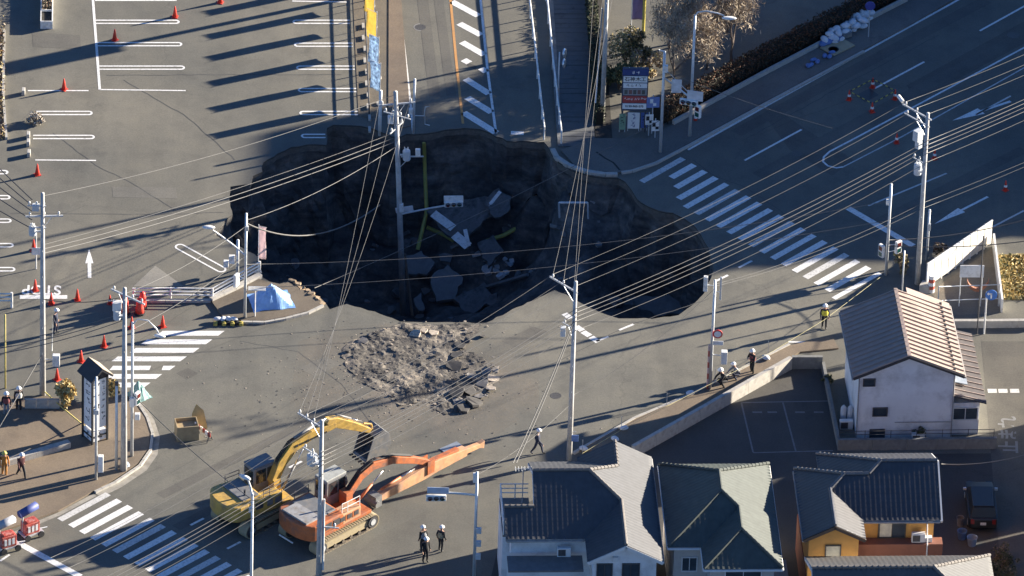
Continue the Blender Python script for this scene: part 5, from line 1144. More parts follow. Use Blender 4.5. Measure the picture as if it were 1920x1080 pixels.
    for hp, arm_ in zip(hands, arms):
        mb = MB(); d = (Vector(arm_[3]) - Vector(arm_[2])).normalized(); sd = d.cross(Vector((0, 0, 1))); sd = sd.normalized() if sd.length > .1 else Vector((1, 0, 0))
        for k in range(4): a = hp + sd * (k - 1.5) * .017; L_ = (.07, .085, .08, .062)[k]; mb.tube([a, a + d * L_ * .6, a + d * L_ + Vector((0, 0, -.015))], [.010, .009, .007], 5)
        a = hp - sd * .03 - d * .03; mb.tube([a, a - sd * .03 + d * .03, a - sd * .035 + d * .06], [.012, .010, .008], 5); mb.build("fingers", SKIN, t, smooth=True)
    if hat:
        mb = MB(); hc = Vector((head[0], 0, head[2] + .085)); mb.sph(hc, .135, 14, 6, (1.12, 1, .95), 0.0); mb.cyl(hc + Vector((.02, 0, -.012)), hc + Vector((.02, 0, .008)), .168, .165, 16); mb.build("helmet", hat, t, smooth=True)
    mb = MB(); fc = Vector((head[0] + .09, 0, head[2]))
    for s in (-1, 1): mb.sph(fc + Vector((0, s * .035, .01)), .013, 6, 4)
    mb.sph(fc + Vector((.012, 0, -.022)), .018, 6, 4); mb.box(fc + Vector((.0, 0, -.058)), (.01, .045, .01)); mb.build("face_features", mat("face_dark", (.16, .08, .06), .6), t)
    if vest:
        mb = MB(); ax = Vector(chest) - Vector(hip); a = Vector(hip) + ax * .25; b = Vector(chest) + ax * .3; qd = (b - a).to_track_quat('Z', 'Y'); n2 = 14; vs = []
        for u, rr_ in ((0, .178), (.5, .19), (1.0, .15)):
            for i in range(n2): an = 2 * math.pi * i / n2; vs.append(a.lerp(b, u) + Vector((rr_ * .95 * math.cos(an), rr_ * 1.16 * math.sin(an), 0)))
        mb.add(vs, [(r_ * n2 + i, r_ * n2 + (i + 1) % n2, (r_ + 1) * n2 + (i + 1) % n2, (r_ + 1) * n2 + i) for r_ in range(2) for i in range(n2)]); vo = mb.build("vest", vest, t, smooth=True)
    return t
person((1007, 851), rad(-10), "worker in navy with white helmet walking behind the navy tiled house", "walk", NAVY, NAVY, seed=1)
person((797, 1054), rad(-60), "worker in black with white helmet, front one of the pair by the long arm signal", "stand", DARK, DARK, seed=2)
person((793, 1034), rad(120), "worker in black and grey vest, rear one of the pair by the long arm signal", "stand", DARK, DARK, vest=GREYC, seed=3)
person((826, 1034), rad(60), "lone standing worker in tan vest beside the pair at the long arm signal", "stand", DARK, DARK, vest=mat("vest_tan", (.32, .26, .16), .8), seed=4)
person((1545, 616), rad(-90), "guard in yellow vest standing above the white house", "stand", NAVY, DARK, vest=YVEST, seed=5)
person((1410, 701), rad(-130), "worker in dark red vest standing at the retaining wall", "camera", DARK, DARK, vest=mat("vest_dark_red", (.2, .06, .06), .8), seed=6)
person((1381, 712), rad(-160), "crouching worker in grey beside the retaining wall", "crouch", GREYC, NAVY, seed=7)
person((1357, 726), rad(-150), "crouching worker in black next to the red and white post", "crouch", DARK, DARK, scale=1.12, seed=8)
person((104, 625), rad(-20), "worker in navy standing below the stop lettering", "stand", NAVY, NAVY, seed=9)
person((12, 781), rad(-90), "worker in black jacket with red satchel by the panelled wall", "stand", DARK, GREYC, vest=mat("vest_dark_red", (.2, .06, .06)), seed=10)
person((35, 771), rad(-80), "worker in black jacket with reflective vest by the panelled wall", "stand", DARK, DARK, vest=RVEST, seed=11)
person((40, 896), rad(-60), "firefighter in maroon jacket walking below the stone wall", "walk", MAROON, DARK, seed=12)
person((8, 893), rad(-80), "worker in orange clothes beside the firefighter in maroon", "stand", ORNG, ORNG, hat=mat("helmet_yellow", (.62, .5, .12), .4), vest=None, seed=13)
# ------------------------------------------------------------------ cones
mb = MB(); mb.box((0, 0, .02), (.38, .38, .04)); CONE_BASE = mb.mesh("cone_base", RED)
mb = MB(); mb.lathe([(.16, .04), (.04, .78), (.03, .80)], 12); CONE_BODY = mb.mesh("cone_body", RED, True)
mb = MB(); mb.lathe([(.126, .30), (.101, .46)], 12); mb.f = mb.f[:-2]; mb.mi = mb.mi[:-2]; CONE_BAND = mb.mesh("cone_band", WHITE_M)
def cone(px, label, group="red traffic cones", s=1.0, band=False, name="traffic_cone"):
    p = G(*px); t = thing(name, label, "traffic cone", (p.x, p.y, .003), R.uniform(0, 1.5), group); t.scale = (s,) * 3
    for n_, me in (("base", CONE_BASE), ("body", CONE_BODY)) + ((("band", CONE_BAND),) if band else ()):
        o = bpy.data.objects.new(n_, me); link(o, t)
        if n_ == "band": o.scale = (1.03, 1.03, 1)
    return t
for px, lb in (((215, 75), "red cone in the second bay of the left parking block"), ((328, 32), "red cone at the free end of a bay line"), ((413, 5), "red cone out in the car park aisle"), ((120, 168), "red cone on the end line of the low parking row"), ((70, 328), "red cone below the low parking row"),
               ((66, 545), "red cone beside the stop lettering with a notice board"), ((145, 563), "red cone right of the stop line"), ((195, 650), "red cone on the road left of the striped crossing"), ((107, 712), "red cone between the tall left pole and dry shrub"), ((152, 678), "red cone behind the roof of the tower sign"), ((305, 613), "red cone at the top edge of the striped crossing"), ((247, 615), "red cone behind the tower sign pole"), ((63, 470), "red cone behind the tall left pole by the bays"), ((96, 570), "short red cone at the foot of the stop line")):
    cone(px, lb)
cone((206, 570), "small orange cone left of the red barrels", s=.8, band=True)
for px, lb in (((1592, 187), "cone at the near left corner of the fenced road hole"), ((1636, 164), "cone at the far corner of the fenced road hole"), ((1678, 186), "cone at the right corner of the fenced road hole"), ((1635, 210), "cone at the front corner of the fenced road hole"), ((1885, 357), "banded cone alone on the near lane of the far arm"), ((1752, 298), "banded cone right of the tall pole with transformer"), ((1681, 268), "banded cone left of the tall pole with transformer"), ((1304, 228), "banded cone at the foot of the street lamp")):
    cone(px, lb, "banded cones on the far arm", .9, True)
BARM = mat("bar_yellow", (.45, .36, .06), .6); BARK = mat("bar_black", (.03, .03, .03), .6)
for a, b, lb in (((1592, 187), (1636, 164), "striped bar along the far left side of the road hole"), ((1636, 164), (1678, 186), "striped bar along the far right side of the road hole"), ((1592, 187), (1635, 210), "striped bar along the near left side of the road hole"), ((1635, 210), (1678, 186), "striped bar along the near right side of the road hole")):
    t = thing("cone_bar", lb, "barrier bar", group="bars between the cones"); A = G(*a); B = G(*b)
    for k in range(9): mb = MB(); mb.cyl(A.lerp(B, k / 9) + Vector((0, 0, .62)), A.lerp(B, (k + 1) / 9) + Vector((0, 0, .62)), .035, n=6); mb.build("bar_segment", BARM if k % 2 else BARK, t)
quad([(1606, 178), (1630, 166), (1648, 178), (1622, 192)], "road_hole_patch", mat("road_hole_dark", (.03, .03, .032), .4), .009)  # flat dark patch drawn for the road hole
for px, s, lb in (((233, 588), 1.45, "tall red barrel cone left of the tower sign pole"), ((262, 588), 1.3, "tall red barrel cone right of the tower sign pole"), ((267, 576), 1.25, "rear tall red barrel cone right of the tower sign pole"), ((231, 578), 1.3, "rear tall red barrel cone left of the tower sign pole")):
    p = G(*px); t = thing("barrel_cone", lb, "barrel cone", (p.x, p.y, 0), 0, "tall red barrel cones"); mb = MB(); mb.lathe([(.24, .08), (.22, .35), (.19, .40), (.20, .6), (.16, .65), (.15, .82), (.06, .88)], 14); mb.build("barrel", RED, t, smooth=True); mb = MB(); mb.cyl((0, 0, 0), (0, 0, .08), .3, n=14); mb.build("foot", BLACK, t); t.scale = (s * .85, s * .85, s)
p = G(68, 505); t = thing("notice_board", "white notice board on a red cone by the stop lettering", "sign board", (p.x, p.y, 0), .1); mb = MB(); mb.box((0, 0, 1.3), (.55, .03, .5)); mb.build("board", WHITE_M, t); mb = MB(); mb.cyl((0, .05, 0), (0, .05, 2.6), .035, n=6); mb.build("post", WHITE_M, t)

p = G(762, -26); t = thing("pylon_sign", "pylon sign standing beside the pavement up the hatched road", "sign", (p.x, p.y, 0), rad(115)); mb = MB(); mb.box((0, 0, 3.0), (.4, .35, 6.0)); mb.build("post", STEEL, t); mb = MB(); mb.box((0, 0, 6.4), (1.5, .3, 2.2)); mb.build("board", WHITE_M, t)
# ------------------------------------------------------------------ tower sign
def text(parent, body, loc, size, rot, material, name="lettering", sx=1.0):
    c = bpy.data.curves.new(name, 'FONT'); c.body = body; c.size = size; c.align_x = 'CENTER'; c.align_y = 'CENTER'; c.extrude = .004; c.offset = .004
    o = bpy.data.objects.new(name, c); o.location = loc; o.rotation_euler = rot; o.scale = (sx, 1, 1); c.materials.append(material); return text_mesh(o, parent)
def marks(parent, cells, size, axis, material, seed, name="brush_mark"):
    """worn characters too blurred to read: a few brush strokes per cell; axis 'x' = face along x, 'y' = face along y"""
    q_ = random.Random(seed)
    for (u, v_, w_) in cells:
        mb = MB()
        for _ in range(5):
            a = q_.uniform(-.4, .4) * size; b = q_.uniform(-.42, .42) * size; l_ = q_.uniform(.25, .7) * size; h_ = size * .11
            if q_.random() < .45: l_, h_ = h_, l_
            if axis == 'x': mb.box((u + a, v_ + q_.uniform(-.001, .001), w_ + b), (l_, .008, h_), ry=q_.uniform(-.3, .3))
            else: mb.box((v_ + q_.uniform(-.001, .001), u + a, w_ + b), (.008, l_, h_), rx=q_.uniform(-.3, .3))
        mb.build(name, material, parent)
p = G(178, 824); t = thing("tower_sign", "tall white tower sign with black roof and vertical lettering", "sign", (p.x, p.y, .12), rad(36))
SIGNW = mat("sign_white", (.78, .78, .76), .5, var=.05)
mb = MB()
for x in (-.52, .52):
    for y in (-.52, .52): mb.box((x, y, 2.3), (.1, .1, 4.6))
mb.box((0, 0, .45), (1.1, 1.1, .06)); mb.box((0, 0, 4.5), (1.12, 1.12, .1)); mb.build("frame", BLACK, t)
for z0, z1 in ((.98, 4.4), (.1, .75)): mb = MB(); mb.box((0, 0, (z0 + z1) / 2), (.96, .96, z1 - z0)); mb.build("sign_panel", SIGNW, t)
mb = MB(); mb.extr([(-.78, 4.55), (0, 5.25), (.78, 4.55), (.70, 4.5), (0, 5.1), (-.70, 4.5)], -.78, .78); mb.extr([(-.55, 4.55), (.55, 4.55), (0, 5.08)], -.55, .55); ro = mb.build("roof", mat("sign_roof", (.035, .036, .04), .6), t); mb = MB(); mb.extr([(.02, 5.26), (.80, 4.56), (.80, 4.6), (.02, 5.30)], -.79, .79); mb.build("roof_sheet", mat("roof_tan", (.33, .28, .22), .6), ro)
for k, ch in enumerate("シータ"): text(t, ch, (-.2, -.49, 4.05 - k * .78), .52, (math.pi / 2, 0, 0), BLACK)
marks(t, [(.27, -.485, 4.15 - k * .42) for k in range(7)], .24, "x", BLACK, 3)
marks(t, [(0, -.485, 4.05 - k * .62) for k in range(5)], .42, "y", BLACK, 4)
marks(t, [(.1, -.485, .42)], .4, "x", BLACK, 5); marks(t, [(0, -.485, .56), (0, -.485, .28)], .25, "y", BLACK, 6)
# ------------------------------------------------------------------ shop signboard
p = G(1187, 252); t = thing("signboard", "blue framed shop signboard with white and red panels at the corner", "sign", (p.x, p.y, .12), rad(2)); BLU = mat("sign_blue", (.035, .06, .19), .5)
for x in (-.72, .72): mb = MB(); mb.box((x, .12, 2.3), (.12, .12, 4.6)); mb.build("post", STEEL_D, t)
mb = MB(); mb.box((0, 0, 3.2), (1.62, .22, 3.05)); mb.build("backing", mat("sign_backing", (.05, .06, .09), .6), t); mb = MB(); mb.box((0, -.02, 4.48), (1.62, .24, .42)); b_ = mb.build("header", BLU, t); marks(t, [(-.1, -.145, 4.5), (.15, -.145, 4.5)], .24, "x", SIGNW, 7)
for z, h_, m_, txt, sz, tm in ((3.98, .46, SIGNW, "石神木工", .34, BLACK), (3.52, .36, SIGNW, "", .24, BLACK), (3.06, .48, mat("sign_grey", (.30, .30, .30), .6), "", .2, BLACK), (2.52, .5, mat("sign_redp", (.42, .07, .06), .5), "", .2, SIGNW), (2.02, .42, SIGNW, "0120-965-275", .2, BLACK)):
    mb = MB(); mb.box((0, -.12, z), (1.48, .04, h_ - .02)); mb.build("sign_panel", m_, t)
    if txt: text(t, txt, (0, -.146, z), sz, (math.pi / 2, 0, 0), tm)
marks(t, [(-.55 + .2 * k, -.146, 2.56) for k in range(7)], .17, "x", SIGNW, 8); marks(t, [(-.45 + .25 * k, -.146, 3.56) for k in range(4)], .17, "x", BLACK, 9)
for k in range(5): mb = MB(); mb.box((-.55 + k * .27, -.146, 3.06), (.2, .012, .3)); mb.build("photo_print", mat("print%d" % (k % 2), (.10 + .1 * (k % 2), .10, .09)), t)
mb = MB(); mb.tube([(-.4, 0, 4.75), (-.4, -.3, 4.95)], .02); mb.tube([(.4, 0, 4.75), (.4, -.3, 4.95)], .02); mb.build("lamp_bracket", STEEL, t)
for px, w_, h_, m_, lb, txt in (((1166, 251), .4, 1.15, mat("board_green", (.22, .33, .22), .6), "narrow green notice board under the shop signboard", 3), ((1187, 249), .74, 1.15, SIGNW, "white notice board with blue print under the shop signboard", 4), ((1207, 248), .42, 1.1, mat("board_blue", (.08, .14, .38), .6), "narrow blue notice board under the shop signboard", 3)):
    p = G(*px); t = thing("notice_board", lb, "sign board", (p.x, p.y, .12), rad(2), "notice boards below the signboard"); mb = MB(); mb.box((0, 0, .2 + h_ / 2), (w_, .04, h_)); mb.build("board", m_, t); [MB().box((x_, .04, .6), (.04, .04, 1.2)).build("stake", STEEL, t) for x_ in (-w_ / 2 + .03, w_ / 2 - .03)]
    marks(t, [(0, -.026, .2 + h_ * .85 - k * .26) for k in range(txt)], .24, "x", BLU if w_ > .5 else BLACK, 20 + txt)
for px, z, w_, m_, lb in (((1222, 254), 2.3, .8, mat("plate_mid_blue", (.16, .22, .45), .5), "blue road plate right of the shop signboard"), ((1216, 258), 1.2, .5, WHITE_M, "white arrow plate right of the shop signboard"), ((1228, 262), .9, .5, WHITE_M, "small white plate beside the slanting arm post")):
    p = G(*px); t = thing("road_plate", lb, "sign", (p.x, p.y, .12), rad(8)); mb = MB(); mb.cyl((0, .06, 0), (0, .06, z + .5), .035, n=6); mb.build("post", STEEL, t); mb = MB(); mb.box((0, 0, z), (w_, .03, .75)); mb.build("plate", m_, t); mb = MB(); mb.box((-.1, -.02, z + .1), (.2, .01, .3)); mb.box((.1, -.02, z - .15), (.2, .01, .2)); mb.build("marking", BLACK if m_ == WHITE_M else WHITE_M, t)
# ------------------------------------------------------------------ tall banners beside the car park
def banner(px, h, w_, rz, m_, label, group=None, z1=None, pole_m=None, txt=None):
    p = G(*px); t = thing("banner", label, "banner", (p.x, p.y, 0), rz, group); mb = MB(); mb.cyl((0, 0, 0), (0, 0, h + .1), .025, n=6); mb.tube([(0, 0, h), (w_ + .05, 0, h)], .015); mb.build("flagpole", pole_m or WHITE_M, t); mb = MB(); nx, nz = 6, 12; z0 = z1 or h * .32; vs = []
    for j in range(nz + 1):
        for i in range(nx + 1): vs.append((.03 + w_ * i / nx, .06 * math.sin(i * 1.1 + j * .45 + px[1]) * i / nx, h - .02 - (h - z0) * j / nz))
    mb.add(vs, [(j * (nx + 1) + i, j * (nx + 1) + i + 1, (j + 1) * (nx + 1) + i + 1, (j + 1) * (nx + 1) + i) for j in range(nz) for i in range(nx)]); cl = mb.build("cloth", m_, t, smooth=True); so = cl.modifiers.new("thickness", 'SOLIDIFY'); so.thickness = .006
    if txt:
        for k, ch in enumerate(txt): text(t, ch, (.03 + w_ / 2, -.09, h - .35 - k * .42), .36, (math.pi / 2, 0, 0), BLU)
    mb = MB(); mb.cyl((0, 0, 0), (0, 0, .12), .22, n=12); mb.build("foot", CONC, t); return t
def cloth(name, col, var=.12, scale=4):
    m = mat(name, col, .8, var=var, scale=scale); nt = m.node_tree; bs = nt.nodes["Principled BSDF"]; tr = nt.nodes.new("ShaderNodeBsdfTranslucent"); mx = nt.nodes.new("ShaderNodeMixShader"); mx.inputs[0].default_value = .5
    src = bs.inputs['Base Color'].links[0].from_socket; nt.links.new(src, tr.inputs[0]); nt.links.new(bs.outputs[0], mx.inputs[1]); nt.links.new(tr.outputs[0], mx.inputs[2]); nt.links.new(mx.outputs[0], nt.nodes["Material Output"].inputs[0]); return m
BY = cloth("banner_yellow", (.80, .66, .24)); BB = cloth("banner_blue", (.45, .55, .75), .55, 5); PW = cloth("banner_white", (.72, .60, .60))
for px, m_, lb in (((694, -32), BY, "yellow banner furthest along the car park edge"), ((697, 12), BY, "yellow banner second along the car park edge"), ((701, 52), BY, "yellow banner between two other yellow ones"), ((705, 99), BY, "last yellow banner before the blue ones"), ((709, 147), BB, "blue and white banner next to the yellow ones"), ((712, 196), BB, "blue and white banner nearest the pit")):
    banner(px, 2.95, .78, rad(142), m_, lb, "banners beside the car park")
banner((484, 512), 3.4, .45, rad(-20), PW, "pale pink banner at the pit end of the guard rail", z1=1.1)
banner((1183, 62), 3.2, .72, rad(4), mat("banner_purple", (.30, .20, .34), .7), "purple banner with white characters behind the shrubs")
t = thing("pole", "yellow painted pole behind the shrubs", "pole", G(1206, 62)); mb = MB(); mb.cyl((0, 0, 0), (0, 0, 4.5), .1, n=10); mb.build("shaft", mat("pole_yellow", (.55, .46, .10), .5), t)
# dark pipe fence between bays and pavement, wheel stops
def pipe_fence(name, pts, zs, r, m_, label, post_every=2.0, pr=None, cat="guard rail", ph=None):
    t = thing(name, label, cat); P = [G(*q) for q in pts]
    for z in zs: mb = MB(); mb.tube([q + Vector((0, 0, z)) for q in P], r, 6); mb.build("rail", m_, t, smooth=True)
    for a, b in zip(P, P[1:]):
        k = max(1, round((b - a).length / post_every))
        for j in range(k + 1):
            if j == k and b != P[-1]: continue
            q = a.lerp(b, j / k); mb = MB(); mb.cyl(q, q + Vector((0, 0, (ph or max(zs)) + .04)), pr or r * 1.3, n=8); mb.build("post", m_, t)
    return t
pipe_fence("pipe_fence", [(682, -30), (687, 100), (692, 214)], (.3, .62), .035, STEEL_D, "black pipe fence beside the right hand parking bays", 2.4)
pipe_fence("guard_rail", [(250, 562), (320, 561), (398, 562), (487, 512)], (.32, .56, .8), .045, WHITE_M, "white three rail guard fence at the car park mouth", 1.9, .06)
pipe_fence("guard_rail", [(-60, 577), (22, 577)], (.5, .75, 1.0), .05, WHITE_M, "white guard fence end beside the stop lettering", 2.0, .075, ph=1.05)
pipe_fence("guard_rail", [(985, -40), (1003, 110), (1020, 262)], (.9,), .06, WHITE_M, "white single rail beside the hatched road", 2.5, .045)
pipe_fence("guard_rail", [(1019, -40), (1036, 130), (1052, 272)], (.95,), .06, WHITE_M, "white single rail beside the slab walkway", 2.5, .045)
mb = MB(); mb.box((0, 0, .06), (.16, .6, .12)); STOP_ME = mb.mesh("wheel_stop", CONC)
for k in range(5):
    for s in (-11, 11):
        p = G(681 + k * 3.0, 62 + k * 43 + s); o = bpy.data.objects.new("wheel_stop", STOP_ME); link(o); o.location = (p.x, p.y, .02); o.rotation_euler = (0, 0, rad(4)); tag(o, "pale concrete wheel stop at the head of a bay beside the pipe fence", "wheel stop", "wheel stops beside the pipe fence")
for px, lb in (((44, 176), "white stub post at the end line of the low parking row"), ((53, 258), "white stub post beside the second bay line"), ((53, 272), "concrete stop block in the low parking row"), ((54, 292), "concrete stop block near the last line of the low row")):
    p = G(*px); mb = MB(); mb.box((0, 0, .18), (.2, .45, .36)); o = mb.build("stop_block", CONC, bevel=.02); o.location = (p.x, p.y, 0); tag(o, lb, "stop block")
# walkway of concrete slabs over the ditch
wk = tag(bpy.data.objects.new("slab_walkway", None), "dark concrete slab walkway covering the ditch", kind="structure"); link(wk)
SLB = mat("slab_concrete", (.115, .12, .12), .9, var=.25, scale=1.0, dirt=((.07, .07, .07), 1.0))
A0, A1, B0, B1 = G(1034, -40), G(1056, 276), G(1096, -40), G(1116, 276); NS = 36
for k in range(NS):
    u0 = k / NS; u1 = (k + .95) / NS; a, b, c, d = A0.lerp(A1, u0), B0.lerp(B1, u0), B0.lerp(B1, u1), A0.lerp(A1, u1); mb = MB(); mb.prism([(q.x, q.y) for q in (d, c, b, a)], -.1, .09 + R.uniform(-.02, .02)); mb.build("slab", SLB, wk)
slab("verge", [(1098, -40), (1128, -40), (1148, 262), (1118, 276)], .05, mat("dark_soil", (.035, .032, .028), .95, var=.4, scale=3, bump=.5), "dark soil strip beside the slab walkway"); slab("verge", [(1024, -40), (1034, -40), (1056, 276), (1046, 276)], .12, CONC_D, "concrete edging between rail and slab walkway")
# ------------------------------------------------------------------ planting
def leaf_cloud(name, parent, fn, count, size, m_, seed, kind=None, asp=.45):
    q = random.Random(seed); mb = MB()
    for _ in range(count):
        c = fn(q)
        if c is None: continue
        a = Vector((q.gauss(0, 1), q.gauss(0, 1), q.gauss(0, 1))).normalized(); b = a.cross(Vector((q.gauss(0, 1), q.gauss(0, 1), q.gauss(0, 1)))).normalized(); s = size * q.uniform(.6, 1.4)
        mb.m = q.randrange(len(m_)); mb.add([c - a * s, c + b * s * asp, c + a * s, c - b * s * asp], [(0, 1, 2, 3)])
    o = mb.build(name, m_, parent)
    if kind: o["kind"] = kind
    return o
def lf(name, c): return mat(name, c, .8, var=.3, scale=4)
TAN = [lf("twig_tan", (.33, .265, .185)), lf("twig_brown", (.21, .16, .115)), lf("twig_pale", (.41, .345, .26))]
GRN = [lf("leaf_dark", (.05, .065, .03)), lf("leaf_olive", (.12, .12, .05)), lf("leaf_dry", (.28, .22, .10))]
RST = [lf("hedge_rust", (.115, .048, .02)), lf("hedge_brown", (.06, .035, .02)), lf("hedge_dark", (.035, .035, .02))]
YLW = [lf("grass_straw", (.48, .36, .14)), lf("grass_gold", (.40, .27, .09)), lf("grass_pale", (.5, .42, .22))]
BARK_M = mat("bark", (.13, .10, .08), .9, var=.3, scale=6)
def bare_tree(px, h, rx, label, seed, leaves=None, count=5200, group=None):
    p = G(*px); t = thing("bare_tree", label, "tree", (p.x, p.y, 0), 0, group); q = random.Random(seed); mb = MB(); tips = []
    def grow(a, d, L, r, lv):
        b = a + d * L; mb.tube([a, a.lerp(b, .5) + Vector((q.gauss(0, .04), q.gauss(0, .04), 0)) * L, b], [r, r * .8, r * .6], 5, cap=False); tips.append((b, lv))
        if lv >= 5: return
        for _ in range(q.choice((2, 3, 3))):
            nd = (d + Vector((q.gauss(0, .55), q.gauss(0, .55), q.gauss(.12, .3)))).normalized(); grow(b, nd, L * q.uniform(.62, .82), r * .6, lv + 1)
    grow(Vector((0, 0, -.1)), Vector((0, 0, 1)), h * .28, .13, 0); mb.build("trunk", BARK_M, t)
    zs = [b.z for b, l in tips]; tp = [b for b, l in tips if l >= 3]
    leaf_cloud("crown", t, lambda q: q.choice(tp) + Vector((q.gauss(0, .34), q.gauss(0, .34), q.gauss(0, .3))), count, .17, leaves or TAN, seed + 1, asp=.11)
    k = rx / max(.5, max(math.hypot(b.x, b.y) for b, l in tips)); t.scale = (k, k, h / max(zs)); return t
g = "bare trees behind the signboard"
bare_tree((1262, 175), 5.4, 2.5, "bare tan tree in front of the street lamp base", 21, group=g); bare_tree((1325, 130), 5.0, 2.6, "bare tan tree right of the tall street lamp", 22, group=g); bare_tree((1362, 60), 4.6, 2.2, "bare tan tree at the corner of the far car park", 23, group=g); bare_tree((1372, 120), 4.4, 2.3, "low bare tree leaning over the shaded far car park", 25, group=g); bare_tree((1255, 90), 4.5, 1.7, "pale bare tree behind the yellow pole", 24, group=g)
def shrub(px, r, h, label, m_, seed, count=1500, name="shrub", size=.1, cat="shrub"):
    p = G(*px); t = thing(name, label, cat, (p.x, p.y, 0)); q0 = random.Random(seed); cl = [(Vector((q0.gauss(0, r * .4), q0.gauss(0, r * .4), q0.uniform(.25, .85) * h)), q0.uniform(.25, .5) * r) for _ in range(14)]
    def fn(q):
        c, k = q.choice(cl); v_ = Vector((q.gauss(0, 1), q.gauss(0, 1), q.gauss(0, 1))); v_ = c + v_.normalized() * k * q.uniform(.5, 1.05); return v_ if v_.z > 0 else None
    leaf_cloud("foliage", t, fn, count, size, m_, seed); mb = MB()
    for k in range(7): a = q0.uniform(0, 6.28); mb.tube([(0, 0, 0), (r * .3 * math.cos(a), r * .3 * math.sin(a), h * .4), (r * .6 * math.cos(a), r * .6 * math.sin(a), h * .8)], [.035, .025, .012], 5)
    mb.build("stem", BARK_M, t); return t
shrub((1178, 135), 1.5, 3.4, "tall olive and straw shrub behind the shop signboard", GRN + TAN[:1] + YLW[:1], 31, 4200); shrub((1160, 168), 1.0, 2.2, "dark green shrub left of the shop signboard", GRN[:2], 32, 2200); shrub((1205, 150), 1.0, 2.4, "straw coloured shrub beside the yellow pole", TAN + YLW[:1], 33, 2000)
shrub((126, 762), .75, 1.7, "straw yellow ornamental grass behind the tower sign", YLW, 34, 2600, size=.12); shrub((210, 745), .5, 1.3, "small straw shrub between tower sign and crossing", YLW + GRN[1:2], 35, 900)
shrub((1690, 512), .5, 1.3, "small brown shrub at the foot of the big pole", GRN[1:] + TAN[1:2], 36, 900); shrub((1757, 478), .5, .9, "pink brown shrub behind the panel fence", RST + TAN[1:], 37, 700, size=.07); shrub((1725, 826), .4, 1.0, "dark shrub before the white house wall", GRN[:1], 38, 700, size=.07); shrub((1552, 720), .35, .8, "small dark shrub between yard and white house", GRN[:2], 39, 500, size=.07)
shrub((66, 232), .5, .75, "white flowering heap at the low parking row", [lf("petal_pale", (.6, .55, .48)), lf("petal_cream", (.5, .45, .36)), TAN[1]], 40, 900, size=.08)
def hedge(pts, w_, h, label, m_, seed, dens=420):
    t = thing("hedge", label, "hedge"); P = [G(*q) for q in pts]; segs = list(zip(P, P[1:])); L = [(b - a).length for a, b in segs]; tot = sum(L)
    def fn(q):
        s = q.uniform(0, tot)
        for (a, b), l in zip(segs, L):
            if s <= l: break
            s -= l
        d = (b - a).normalized(); n_ = Vector((-d.y, d.x, 0)); c = a + d * s; f = q.choice((0, 1, 2)); y = q.uniform(-w_ / 2, w_ / 2); z = q.uniform(.1, h)
        if f == 0: z = h + q.gauss(0, .07)
        else: y = (w_ / 2 + q.gauss(0, .05)) * (1 if f == 1 else -1)
        z *= 1 + .12 * noise.noise(c * .8); return c + n_ * y + Vector((0, 0, max(.03, z)))
    leaf_cloud("foliage", t, fn, int(tot * dens), .085, m_, seed); mb = MB()
    for a, b in segs: m = (a + b) / 2; d = b - a; mb.box((m.x, m.y, h * .45), (d.length, w_ * .8, h * .85), math.atan2(d.y, d.x))
    mb.build("twig_core", mat("hedge_core", (.02, .016, .01), .95), t); return t
hedge([(1232, 230), (1320, 182), (1440, 118), (1560, 55), (1690, -14)], 1.0, 1.15, "rust brown clipped hedge along the far pavement", RST, 51)
hedge([(1105, -30), (1124, 235)], .55, 1.1, "dark hedge strip between slab walkway and pole", GRN[:1] + RST[2:], 52, 260)
leaf_cloud("dry_grass", None, lambda q: G(q.uniform(1872, 1960), q.uniform(480, 562)) + Vector((0, 0, abs(q.gauss(0, .08)))), 3500, .11, YLW + GRN[1:2], 60); tag(bpy.data.objects["dry_grass"], "straw yellow dry grass patch beside the panel fence", "grass", kind="stuff")
quad([(1868, 478), (1980, 470), (1980, 566), (1880, 562)], "grass_plot", mat("grass_soil", (.22, .18, .09), .95, var=.3, scale=2), .005)
leaf_cloud("leaf_litter", None, lambda q: G(q.uniform(-30, 9), q.uniform(40, 262)) + Vector((0, 0, abs(q.gauss(0, .25)))), 1500, .1, YLW + RST[:1] + TAN, 61); tag(bpy.data.objects["leaf_litter"], "straw and brown planting along the car park edge", "planting", kind="stuff")
low_wall("planter_edge", [(8, 60), (6, 180), (12, 262)], .18, .15, "pale edging of the planting at the car park edge", CONC, "edging", piece=1.0)
# planter trough
p = G(88, 12); t = thing("planter", "white trough planter with faded plants in the car park", "planter", (p.x, p.y, 0), rad(3))
for c_, d_ in (((-.36, 0, .28), (.06, 5.4, .56)), ((.36, 0, .28), (.06, 5.4, .56)), ((0, -2.7, .28), (.78, .06, .56)), ((0, 2.7, .28), (.78, .06, .56)), ((0, -1.3, .3), (.66, .05, .5))): mb = MB(); mb.box(c_, d_); mb.build("side", WHITE_M, t)
mb = MB(); mb.box((0, 0, .22), (.66, 5.34, .4)); mb.build("soil", mat("dark_soil", (.04, .03, .025)), t); leaf_cloud("plants", t, lambda q: Vector((q.uniform(-.3, .3), q.uniform(-1.2, 2.6), q.uniform(.42, .8))), 900, .07, RST[:2] + TAN + GRN[:1], 62)
